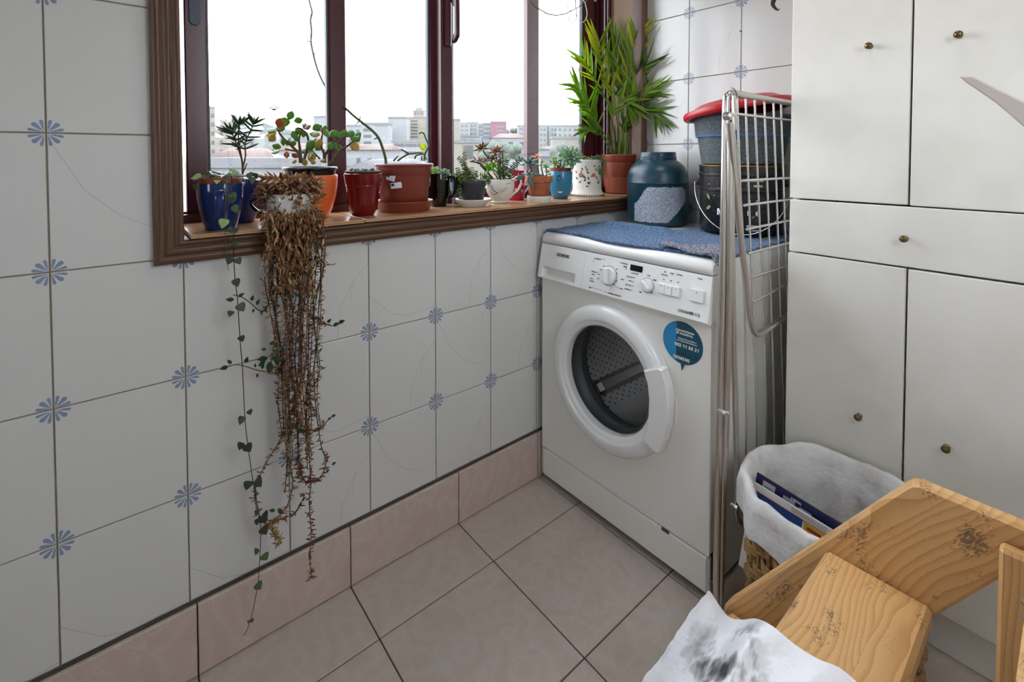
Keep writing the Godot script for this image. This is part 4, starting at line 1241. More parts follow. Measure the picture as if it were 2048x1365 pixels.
# ---------------------------------------------------------------- towel, jar, tin, bucket, lid on top of the machine
func on_the_machine() -> void:
	var tm := mat("terry_blue", Color.WHITE, 0.95)
	tri_tex(tm, noise_tex(71, 0.035, 4, [[0.0, Color(0.08, 0.16, 0.27)], [0.40, Color(0.15, 0.29, 0.46)], [0.60, Color(0.27, 0.44, 0.62)], [1.0, Color(0.55, 0.68, 0.78)]], 512, 512), Vector3(5, 5, 5))
	tm.rim_enabled = true
	tm.rim = 0.5
	tm.heightmap_enabled = true
	tm.heightmap_texture = noise_tex(72, 0.16, 2, [], 512, 512)
	tm.heightmap_scale = 0.35
	var t2 := mat("terry_faded", Color.WHITE, 0.95)
	tri_tex(t2, noise_tex(73, 0.03, 4, [[0.0, Color(0.16, 0.24, 0.38)], [0.45, Color(0.36, 0.45, 0.58)], [0.6, Color(0.72, 0.66, 0.66)], [1.0, Color(0.82, 0.75, 0.72)]], 512, 512), Vector3(7, 7, 7))
	t2.heightmap_enabled = true
	t2.heightmap_texture = tm.heightmap_texture
	t2.heightmap_scale = 0.3
	var tw := thing("towel", "blue terry towel folded over the top of the washing machine", "towel", Vector3(1.45, 0.851, 0.32))
	var nz := wn
	var f := func(u: float, v: float) -> Vector3:
		# u along z (left to right), v from the front edge to the back
		var z := lerpf(0.004, 0.632, u)
		var back := lerpf(1.50, 1.52, u)
		if u > 0.5: back = lerpf(back, 1.785, smoothstep(0.5, 0.62, u))
		var xfront := 1.213 + 0.010 * sin(u * 9.0) + 0.012 * smoothstep(0.6, 1.0, u)
		var x := lerpf(xfront, back, v)
		var y := 0.8585
		y += 0.0035 * nz.get_noise_2d(z * 9.0, x * 9.0)
		var ridge := exp(-pow((x - lerpf(1.44, 1.475, u)) / 0.035, 2.0)) * 0.016 * smoothstep(0.02, 0.2, u) * (1.0 - smoothstep(0.5, 0.62, u))
		ridge += exp(-pow((x - lerpf(1.25, 1.36, u)) / 0.03, 2.0)) * 0.006 * smoothstep(0.3, 0.6, u) * (1.0 - smoothstep(0.9, 1.0, u))
		y += ridge
		y -= 0.004 * (1.0 - smoothstep(0.0, 0.06, v)) * 0.5
		if u < 0.06:   # hangs down between machine and wall
			var k := (0.06 - u) / 0.06
			y -= k * k * (0.045 - 0.02 * v)
			z = lerpf(0.041, 0.011, sqrt(k))
		if u > 0.985 and v < 0.2: y -= 0.006
		return Vector3(x, y, z)
	wpart(tw, "cloth", sheet(64, 40, f, 0.006), tm)
	# turned-over faded corner
	var c := func(u: float, v: float) -> Vector3:
		var z := lerpf(0.455, 0.634, u)
		var x := lerpf(1.214 + 0.010 * (1.0 - u), 1.28 + 0.07 * u, v)
		var y := 0.8665 + 0.004 * sin(u * 7.0 + v * 3.0) + 0.003 * nz.get_noise_2d(z * 20.0, x * 20.0)
		if u > 0.86: y -= (u - 0.86) / 0.14 * 0.030 * (1.0 - v)
		return Vector3(x, y, z)
	lpart_w(tw, "turned_corner", sheet(24, 14, c, 0.005), t2, "faded pinkish turned-over corner")

	# teal plastic jar
	var jc := Vector3(1.662, 0.8505, 0.164)
	var jar := thing("plastic_jar", "large teal plastic jar with a torn-off label standing in the corner", "jar", jc)
	var tp := mat("teal_plastic", Color(0.085, 0.225, 0.285), 0.34)
	var body := part(jar, "body", lathe([Vector2(0, 0), Vector2(0.098, 0), Vector2(0.106, 0.006), Vector2(0.110, 0.022), Vector2(0.1105, 0.155), Vector2(0.1115, 0.157), Vector2(0.110, 0.159), Vector2(0.1095, 0.178), Vector2(0.104, 0.200), Vector2(0.093, 0.218), Vector2(0.078, 0.232), Vector2(0.068, 0.238), Vector2(0.066, 0.242)], 48), tp)
	part(jar, "cap", lathe([Vector2(0.066, 0.240), Vector2(0.0675, 0.241), Vector2(0.0675, 0.250), Vector2(0.0655, 0.252), Vector2(0.0655, 0.266), Vector2(0.063, 0.269), Vector2(0.0, 0.269)], 48), tp)
	# remains of the paper label, following the jar; outline torn
	var lb := mat("torn_paper", Color.WHITE, 0.95)
	tri_tex(lb, noise_tex(75, 0.09, 4, [[0.0, Color(0.45, 0.49, 0.55)], [0.5, Color(0.60, 0.63, 0.68)], [1.0, Color(0.80, 0.82, 0.85)]], 256, 256), Vector3(4, 4, 4))
	var ls := st_new(1)
	var toward := atan2(EYE.z - jc.z, EYE.x - jc.x)
	var n := 40
	for i in n:
		for s in 2: pass
		var k0 := float(i) / n
		var k1 := float(i + 1) / n
		var edge := func(k: float) -> Vector2:   # lower and upper outline
			var lo := 0.018 + (0.0 if k < 0.62 else (k - 0.62) / 0.38 * 0.075) + 0.004 * nz.get_noise_1d(k * 40.0)
			var hi := 0.082 + 0.062 * smoothstep(0.0, 0.30, k) - 0.012 * smoothstep(0.9, 1.0, k) + 0.004 * nz.get_noise_1d(k * 37.0 + 9.0)
			return Vector2(lo, maxf(hi, lo + 0.004))
		# left to right as seen from the camera
		var ang := func(k: float) -> float: return toward + lerpf(0.80, -1.04, k)
		var p := func(k: float, y: float) -> Vector3:
			var a: float = ang.call(k)
			return Vector3(cos(a) * 0.1113, y, sin(a) * 0.1113)
		var e0: Vector2 = edge.call(k0)
		var e1: Vector2 = edge.call(k1)
		for m in 6:
			var a0 := lerpf(e0.x, e0.y, m / 6.0)
			var a1 := lerpf(e0.x, e0.y, (m + 1) / 6.0)
			var b0 := lerpf(e1.x, e1.y, m / 6.0)
			var b1 := lerpf(e1.x, e1.y, (m + 1) / 6.0)
			quad(ls, p.call(k0, a0), p.call(k1, b0), p.call(k1, b1), p.call(k0, a1))
	lpart(body, "label_remains", done(ls), lb, "whitish torn remains of a paper label")

	# black tin with printed leaves
	var tc := Vector3(1.655, 0.8655, 0.478)
	var tin := thing("paint_tin", "black metal tin printed with leaves and white letters, wire handle", "tin", tc)
	var bk := mat("tin_black", Color.WHITE, 0.3)
	bk.albedo_texture = noise_tex(76, 0.07, 4, [[0.0, Color(0.02, 0.02, 0.025)], [0.66, Color(0.035, 0.037, 0.045)], [0.74, Color(0.30, 0.30, 0.33)], [0.78, Color(0.05, 0.05, 0.06)], [1.0, Color(0.4, 0.36, 0.36)]], 512, 256)
	bk.uv1_scale = Vector3(2, 1, 1)
	var tb := part(tin, "body", lathe([Vector2(0, 0), Vector2(0.122, 0), Vector2(0.124, 0.004), Vector2(0.1235, 0.128), Vector2(0.1275, 0.131), Vector2(0.1275, 0.137), Vector2(0.1245, 0.140), Vector2(0.1250, 0.176), Vector2(0.1285, 0.179), Vector2(0.1285, 0.185), Vector2(0.1255, 0.188), Vector2(0.1262, 0.206)], 56), bk)
	part(tin, "rim", lathe([Vector2(0.1262, 0.205), Vector2(0.1285, 0.206), Vector2(0.1290, 0.209), Vector2(0.1270, 0.2115), Vector2(0.120, 0.210), Vector2(0.118, 0.200)], 56), mat("tin_gold", Color(0.48, 0.38, 0.22), 0.35, 1.0))
	var face := atan2(EYE.z - tc.z, EYE.x - tc.x)
	# ears and wire handle hanging in front
	for s: float in [-1.0, 1.0]:
		var a := face + s * 1.52
		var o := Vector3(cos(a), 0, sin(a))
		part(tin, "handle_ear", lathe([Vector2(0.010, -0.004), Vector2(0.012, 0.002), Vector2(0.009, 0.010), Vector2(0.0, 0.011)], 14, o * 0.124 + Vector3(0, 0.153, 0), Basis(Vector3.UP.cross(o).normalized(), o, Vector3.UP.cross(o).normalized().cross(o))), mat("rust_brown", Color(0.22, 0.11, 0.07), 0.7))
	var hp := []
	for k in 13:
		var q := k / 12.0
		var a := face + lerpf(1.52, -1.52, q)
		var dip := sin(q * PI)
		var r := 0.139 + 0.010 * dip
		hp.append(Vector3(cos(a) * r, 0.153 - 0.148 * pow(dip, 1.15), sin(a) * r))
	part(tin, "wire_handle", tube(hp, 0.0017, -1, 6, 4), M.steel_bright)
	# printed leaves and letters, thin decals that follow the wall
	var leafm := mat("print_leaf", Color(0.52, 0.56, 0.27), 0.5)
	var wrap := func(u: float, v: float, lift := 0.0006) -> Transform3D:
		# place where the pixel ray meets the tin
		var d := ray(u, v)
		var o := EYE - tc
		var aa := d.x * d.x + d.z * d.z
		var bb := 2.0 * (o.x * d.x + o.z * d.z)
		var cc := o.x * o.x + o.z * o.z - 0.1245 * 0.1245
		var s := (-bb - sqrt(maxf(bb * bb - 4 * aa * cc, 0.0))) / (2 * aa)
		var p := o + d * s
		var nrm := Vector3(p.x, 0, p.z).normalized()
		return Transform3D(Basis(Vector3.UP.cross(nrm), Vector3.UP, nrm), p + nrm * lift)
	for l in [[1417, 393, 0.022, 0.010, -0.9], [1417, 415, 0.024, 0.011, 0.5], [1418, 368, 0.008, 0.004, 0.1], [1437, 377, 0.007, 0.007, 0.0], [1412, 352, 0.005, 0.005, 0.0], [1506, 435, 0.010, 0.005, 0.5], [1530, 478, 0.026, 0.010, 0.1], [1428, 391, 0.005, 0.005, 0.0]]:
		var st := st_new(-1)
		var t: Transform3D = wrap.call(l[0], l[1])
		var pts := []
		for k in 17:
			var q := TAU * k / 16
			var w := Vector2(cos(q) * l[2] * 0.5, sin(q) * l[3] * 0.5 * (1.0 - 0.35 * absf(cos(q)) if l[2] != l[3] else 1.0)).rotated(l[4])
			var ph := w.x / 0.1245
			pts.append(t * Vector3(sin(ph) * 0.1245, w.y, (cos(ph) - 1.0) * 0.1245))
		var cpt: Vector3 = t.origin
		for k in 16: tri(st, cpt, pts[k], pts[k + 1])
		part(tb, "printed_leaf", done(st), leafm)
	for tx in [["M", 1441, 424, 0.027], ["s", 1498, 404, 0.021], ["a", 1515, 404, 0.021], ["r", 1497, 426, 0.024], ["e", 1515, 427, 0.024], ["PRETA", 1516, 373, 0.0085], ["PINTURA", 1513, 362, 0.0085], ["MISTURA", 1504, 453, 0.007], ["DE OURO", 1507, 462, 0.0065]]:
		lettering(tb, tx[0], tx[3], M.ink_white, wrap.call(tx[1], tx[2], 0.0010), true, true)

	# grey bucket standing in the tin, red lid lying askew on it
	var bc := tc + Vector3(0, 0.2125, 0)
	var bu := thing("plastic_bucket", "mottled dark grey plastic bucket standing on the black tin", "bucket", bc)
	var bm := mat("bucket_grey", Color.WHITE, 0.6)
	tri_tex(bm, noise_tex(78, 0.06, 5, [[0.0, Color(0.16, 0.175, 0.19)], [0.5, Color(0.25, 0.27, 0.29)], [0.7, Color(0.33, 0.36, 0.38)], [1.0, Color(0.48, 0.51, 0.53)]], 512, 512), Vector3(3, 3, 3))
	part(bu, "body", lathe([Vector2(0, 0), Vector2(0.112, 0), Vector2(0.1195, 0.003), Vector2(0.1335, 0.090), Vector2(0.1350, 0.091), Vector2(0.1395, 0.094), Vector2(0.1450, 0.146), Vector2(0.1485, 0.150), Vector2(0.1455, 0.152), Vector2(0.142, 0.150), Vector2(0.116, 0.006), Vector2(0.0, 0.006)], 56), bm)
	part(bu, "blue_band", lathe([Vector2(0.1368, 0.088), Vector2(0.1382, 0.088), Vector2(0.1400, 0.098), Vector2(0.1388, 0.099)], 56), mat("band_blue", Color(0.22, 0.36, 0.55), 0.6))
	var rl := Basis.from_euler(Vector3(0.0, 0, 0)) 
	var side := Vector3(cos(face + PI / 2), 0, sin(face + PI / 2))
	rl = Basis(Vector3(cos(face), 0, sin(face)), 0.15) * Basis(side, 0.02)
	var lid := thing("bucket_lid", "bright red plastic lid lying askew on the grey bucket", "lid", bc + Vector3(0.0, 0.178, -0.016), "", rl)
	var red := mat("red_plastic", Color(0.66, 0.045, 0.095), 0.38)
	part(lid, "dish", lathe([Vector2(0.150, -0.012), Vector2(0.1615, -0.014), Vector2(0.1660, -0.008), Vector2(0.1660, 0.003), Vector2(0.1620, 0.009), Vector2(0.150, 0.012), Vector2(0.142, 0.013), Vector2(0.115, 0.028), Vector2(0.075, 0.034), Vector2(0.0, 0.036)], 56), red)
	part(lid, "underside", lathe([Vector2(0.150, -0.012), Vector2(0.146, 0.004), Vector2(0.1, 0.014), Vector2(0.0, 0.02)], 40), red)
	lpart(lid, "worn_patch", box_mesh(Vector3(0.045, 0.030, 0.075), Vector3(0.075, 0.004, 0.03), 0.001, Basis.from_euler(Vector3(0.35, 0.4, 0))), mat("worn_pink", Color(0.80, 0.62, 0.62), 0.7), "pale worn patch")

func lpart_w(parent: Node3D, called: String, mesh: Mesh, m: Material, label: String) -> MeshInstance3D:
	return wpart(parent, called, mesh, m, label)

# ---------------------------------------------------------------- folded clothes airer between machine and cabinet
func airer() -> void:
	var zl := 0.648
	var zw := 0.668
	var t := thing("clothes_airer", "folded steel clothes airer wedged between washing machine and cabinet", "clothes airer", Vector3(1.3, 0, 0.655))
	var sm: Material = M.steel
	var wr: Material = M.steel_bright
	var q := func(u: float, v: float, z: float) -> Vector3: return at_z(u, v, z)
	# outer frame: leg, bend, top rail running back
	var foot: Vector3 = q.call(1433, 1188, zl)
	foot.y = 0.009
	var top: Vector3 = q.call(1452, 215, zl)
	var bend: Vector3 = q.call(1462, 187, zl)
	var rail: Vector3 = q.call(1583, 211, zl)
	rail.y = at_z(1480, 189, zl).y
	var r0: Vector3 = q.call(1480, 189, zl)
	wpart(t, "frame_tube", tube([foot, foot.lerp(top, 0.4), foot.lerp(top, 0.8), top, top.lerp(bend, 0.5) + Vector3(-0.004, 0.006, 0), bend, r0, r0.lerp(rail, 0.5), rail, rail + (rail - r0) * 0.8], 0.0085, -1, 12), sm)
	var rear := rail + (rail - r0) * 0.8
	wpart(t, "rear_leg", tube([rear, Vector3(rear.x, 0.5, zl), Vector3(rear.x, 0.009, zl)], 0.0085, -1, 10), sm)
	# second leg pair in front of it
	var lg := [q.call(1461, 250, zl + 0.014), q.call(1459, 540, zl + 0.014), q.call(1453, 826, zl + 0.012), q.call(1446, 1010, zl + 0.008), q.call(1441, 1185, zl + 0.006)]
	lg[4].y = 0.008
	wpart(t, "leg_tube", tube(lg, 0.0075, -1, 10), sm)
	var l2 := [q.call(1465, 250, zl + 0.016), q.call(1464, 400, zl + 0.016), q.call(1466, 620, zl + 0.016), q.call(1471, 840, zl + 0.016), q.call(1473, 930, zl + 0.016), q.call(1472, 1015, zl + 0.016), q.call(1477, 1040, zl + 0.016), q.call(1490, 1052, zl + 0.016)]
	wpart(t, "leg_tube", tube(l2, 0.0065, -1, 10), sm)
	# hinge plates and rivets
	for h in [[1459, 232, 0.010], [1447, 826, 0.005], [1472, 1015, 0.0055], [1453, 826, 0.004]]:
		var p: Vector3 = q.call(h[0], h[1], zl + 0.02)
		wpart(t, "rivet", lathe([Vector2(h[2], -0.012), Vector2(h[2], 0.003), Vector2(h[2] * 0.7, 0.006), Vector2(0, 0.0065)], 14, p, Basis(Vector3(1, 0, 0), Vector3(0, 0, 1), Vector3(0, -1, 0))), wr)
	var hp: Vector3 = q.call(1467, 225, zl + 0.010)
	wpart(t, "hinge_plate", box_mesh(hp + Vector3(0.004, 0.0, 0), Vector3(0.020, 0.085, 0.006), 0.003, Basis.from_euler(Vector3(0, 0, 0.12))), sm)
	# wires hanging from the top rail
	for w in [[1491, 1505, 1513], [1509, 1526, 1532], [1528.6, 1543, 1549], [1546.7, 1561, 1567], [1562, 1575, 1579], [1474, 1489, 1492]]:
		var a: Vector3 = at_z(w[0], 194, zl)
		a.y = r0.y
		var b: Vector3 = at_z(w[1], 620, zl)
		var c: Vector3 = at_z(w[2], 850, zl)
		wpart(t, "wire", tube([a, a.lerp(b, 0.5) , b, c, c + Vector3(0.002, -0.28, 0)], 0.0028, -1, 6, 3), wr)
	# upper cross rod with its looped end
	var ra: Vector3 = q.call(1474, 228, zl + 0.012)
	var rb: Vector3 = q.call(1582, 239, zl + 0.012)
	rb.y = ra.y
	wpart(t, "cross_rod", tube([q.call(1470, 236, zl + 0.012), q.call(1468, 228, zl + 0.012), ra, ra.lerp(rb, 0.5), rb, rb + (rb - ra) * 0.8], 0.0032, -1, 8), wr)
	# lowered wing: bent frame and slats
	var wg := [q.call(1459, 246, zw), q.call(1470, 360, zw), q.call(1481, 472, zw), q.call(1490, 545, zw), q.call(1496, 610, zw), q.call(1501, 645, zw), q.call(1508, 664, zw), q.call(1517, 668, zw), q.call(1530, 662, zw), q.call(1572, 634, zw)]
	var e: Vector3 = wg[9]
	wg.append(e + (e - wg[8]) * 2.0)
	var wing := wpart(t, "wing_frame", tube(wg, 0.0078, -1, 12, 5), sm)
	wpart(t, "wing_rail", tube([q.call(1466, 250, zw - 0.004), q.call(1478, 360, zw - 0.004), q.call(1488, 520, zw - 0.004), q.call(1493, 620, zw - 0.004)], 0.0035, -1, 8), sm)
	for s in [[1483, 362, 1578, 357], [1489, 411, 1578, 400.5], [1493, 459, 1578, 442], [1496, 507.6, 1577, 487.5], [1501, 556, 1575, 534.6], [1505, 605, 1573, 563]]:
		var a: Vector3 = q.call(s[0], s[1], zw)
		var b: Vector3 = q.call(s[2], s[3], zw)
		b.y = lerpf(b.y, a.y, 0.5)
		wpart(wing, "slat_wire", tube([a, b, b + (b - a) * 0.7], 0.0034, -1, 8, 1), wr)
	# bit of dark string knotted on the rail
	wpart(t, "string_knot", tube([q.call(1463, 176, zl), q.call(1468, 178, zl + 0.008), q.call(1473, 188, zl + 0.011), q.call(1472, 199, zl + 0.006), q.call(1468, 203, zl)], 0.0012, -1, 5), M.gasket)

# ---------------------------------------------------------------- wicker basket with a cloth liner
func oval(cx: float, cz: float, rx: float, rz: float, y: float, n: int, turn: float) -> PackedVector3Array:
	var a := PackedVector3Array()
	for j in n:
		var t := -TAU * j / n
		a.append(Vector3(cx, y, cz) + Basis.from_euler(Vector3(0, turn, 0)) * Vector3(cos(t) * rx, 0, sin(t) * rz))
	return a
func basket() -> void:
	var cx := 1.262
	var cz := 0.858
	var turn := 0.0
	var t := thing("wicker_basket", "oval wicker basket with a white cloth liner folded over its rim", "basket", Vector3(cx, 0, cz))
	var wk := mat("wicker", Color.WHITE, 0.6)
	tri_tex(wk, noise_tex(81, 0.05, 3, [[0.0, Color(0.42, 0.29, 0.15)], [0.5, Color(0.62, 0.47, 0.28)], [1.0, Color(0.76, 0.62, 0.42)]], 256, 256), Vector3(6, 6, 6))
	var top := 0.380
	var rad := func(y: float) -> Vector2: return Vector2(lerpf(0.155, 0.166, y / top), lerpf(0.150, 0.160, y / top))
	wpart(t, "base", prism_disc(oval(cx, cz, 0.15, 0.145, 0.001, 40, turn), 0.006), wk)
	var stakes := 30
	for j in stakes:
		var st := st_new()
		var pts := PackedVector3Array()
		for k in 7:
			var y := 0.004 + (top - 0.006) * k / 6
			var r: Vector2 = rad.call(y)
			pts.append(oval(cx, cz, r.x, r.y, y, stakes, turn)[j])
		tube_to(st, pts, 0.0042, -1, 6)
		wpart(t, "stake", done(st), wk)
	for row in 14:
		var yr := 0.014 + row * 0.0262
		var w := wpart_strands(t, cx, cz, rad, yr, stakes, row, turn, wk)
	# liner: inside, over the rim, hem outside
	var cl := mat("liner_cloth", Color.WHITE, 0.9)
	tri_tex(cl, noise_tex(83, 0.02, 4, [[0.0, Color(0.70, 0.69, 0.68)], [0.4, Color(0.83, 0.825, 0.82)], [1.0, Color(0.90, 0.90, 0.90)]], 256, 256), Vector3(2.5, 2.5, 2.5))
	bumpy(cl, M.grain, 0.25)
	var n := 72
	var rows := [[0.10, -0.055], [0.16, -0.030], [0.24, -0.022], [0.31, -0.018], [0.360, -0.014], [0.384, -0.006], [0.391, 0.003], [0.386, 0.012], [0.362, 0.015], [0.335, 0.016], [0.305, 0.017]]
	var rings := []
	for i in rows.size():
		var ring := PackedVector3Array()
		var y0: float = rows[i][0]
		var off: float = rows[i][1]
		for j in n:
			var a := -TAU * j / n
			var fold := 0.008 * sin(a * 9.0 + 1.3 * sin(a * 3.0)) + 0.006 * wn.get_noise_2d(cos(a) * 4.0 + 3.0, sin(a) * 4.0 + y0 * 3.0)
			var r: Vector2 = rad.call(minf(y0, top))
			var o := off + fold * (1.0 if i < 4 else (0.35 if i < 8 else 0.7))
			if i < 5: o = minf(o, -0.0135)
			if i >= 7: o = maxf(o, 0.0105)
			var y := y0 + 0.010 * wn.get_noise_2d(cos(a) * 1.5, sin(a) * 1.5)
			if i >= 8: y += 0.012 * wn.get_noise_2d(cos(a) * 1.2 + 9.0, sin(a) * 1.2) * (i - 7) / 3.0
			ring.append(Vector3(cx, y, cz) + Basis.from_euler(Vector3(0, turn, 0)) * Vector3(cos(a) * (r.x + o), 0, sin(a) * (r.y + o)))
		rings.append(ring)
	var ls := st_new()
	for r: PackedVector3Array in rings: r.reverse()
	loft(ls, rings, true, true, false)
	lpart_w(t, "liner", done(ls), cl, "white cotton liner folded over the rim")
	# leaflets standing in the basket
	var pa := mat("paper", Color(0.83, 0.82, 0.80), 0.5)
	var A := at_x(1515, 945, 1.215)
	var B := at_x(1685, 1050, 1.215)
	leaflet("leaflet", "navy blue leaflet with white boxes standing in the basket", A, B, 0.0, mat("leaf_navy", Color(0.09, 0.11, 0.27), 0.4), 0)
	A = at_x(1507, 963, 1.200)
	B = at_x(1668, 1062, 1.200)
	leaflet("leaflet", "newspaper leaflet with red line and blue cover in the basket", A, B, 0.0, pa, 1)
	A = at_x(1545, 972, 1.238)
	B = at_x(1688, 1049, 1.238)
	leaflet("leaflet", "red leaflet at the back of the papers in the basket", A, B, 0.0, mat("leaf_red", Color(0.50, 0.05, 0.09), 0.4), 2)

func leaflet(called: String, label: String, a: Vector3, b: Vector3, _lean: float, m: Material, kind: int) -> void:
	var x := (b - a).normalized()
	var w := a.distance_to(b)
	var down := (Vector3.DOWN + Vector3(-0.10, 0, -0.02)).normalized()
	down = (down - x * down.dot(x)).normalized()
	var nrm := x.cross(-down).normalized()
	var h := 0.20
	var t := thing(called, label, "leaflet", a.lerp(b, 0.5) + down * h, "", Basis(x, -down, nrm))
	var pages := part(t, "pages", box_mesh(Vector3(0, h / 2, 0), Vector3(w, h, 0.003), 0.0), m)
	if kind == 0:
		part(pages, "printed_box", box_mesh(Vector3(-w * 0.33, h - 0.021, 0.0017), Vector3(0.026, 0.026, 0.0006), 0.0), mat("print_rose", Color(0.72, 0.62, 0.62), 0.5))
		part(pages, "printed_box", box_mesh(Vector3(-w * 0.33, h - 0.024, 0.0021), Vector3(0.018, 0.014, 0.0004), 0.0), mat("print_sky", Color(0.35, 0.55, 0.72), 0.5))
		for k in 4:
			part(pages, "printed_box", box_mesh(Vector3(-w * 0.08 + k * 0.033, h - 0.020 - 0.004 * k, 0.0017), Vector3(0.024, 0.014, 0.0006), 0.0), mat("print_mauve", Color(0.62, 0.60, 0.68), 0.5))
		lettering(pages, "JORNAL", 0.006, M.ink_white, Transform3D(Basis.IDENTITY, Vector3(0, h - 0.010, 0.0018)))
	elif kind == 1:
		part(pages, "printed_line", box_mesh(Vector3(0, h - 0.016, 0.0017), Vector3(w, 0.0015, 0.0005), 0.0), mat("print_red", Color(0.62, 0.10, 0.12), 0.5))
		part(pages, "printed_band", box_mesh(Vector3(-w * 0.16, h - 0.030, 0.0017), Vector3(w * 0.64, 0.026, 0.0005), 0.0), mat("print_blue", Color(0.06, 0.24, 0.48), 0.5))
		part(pages, "printed_band", box_mesh(Vector3(w * 0.33, h - 0.032, 0.0017), Vector3(w * 0.30, 0.028, 0.0005), 0.0), mat("print_yellow", Color(0.72, 0.62, 0.12), 0.5))
		part(pages, "printed_band", box_mesh(Vector3(w * 0.30, h - 0.027, 0.0021), Vector3(w * 0.16, 0.006, 0.0005), 0.0), M.print_red)
		for k in 3: part(pages, "printed_text", box_mesh(Vector3(w * 0.22, h - 0.004 - 0.0035 * k, 0.0017), Vector3(w * 0.42, 0.0010, 0.0004), 0.0), mat("print_grey", Color(0.42, 0.42, 0.43), 0.6))

func prism_disc(ring: PackedVector3Array, h: float) -> ArrayMesh:
	var st := st_new()
	var up := PackedVector3Array()
	for p in ring: up.append(p + Vector3(0, h, 0))
	loft(st, [ring, up], true, true, true)
	return done(st)
func wpart_strands(t: Node3D, cx: float, cz: float, rad: Callable, y: float, stakes: int, row: int, turn: float, m: Material) -> MeshInstance3D:
	var st := st_new()
	var n := stakes * 4
	var r: Vector2 = rad.call(minf(y, 0.36))
	for s in 3:
		var pts := PackedVector3Array()
		for j in n + 1:
			var a := -TAU * j / n
			var wv := cos(PI * j / 4.0 + PI * (row % 2)) * 0.0062
			pts.append(Vector3(cx, y + (s - 1) * 0.0068 + 0.0012 * sin(a * 7.0 + s), cz) + Basis.from_euler(Vector3(0, turn, 0)) * Vector3(cos(a) * (r.x + wv), 0, sin(a) * (r.y + wv)))
		tube_to(st, pts, 0.0035, -1, 6, true)
	return wpart(t, "woven_band", done(st), m)

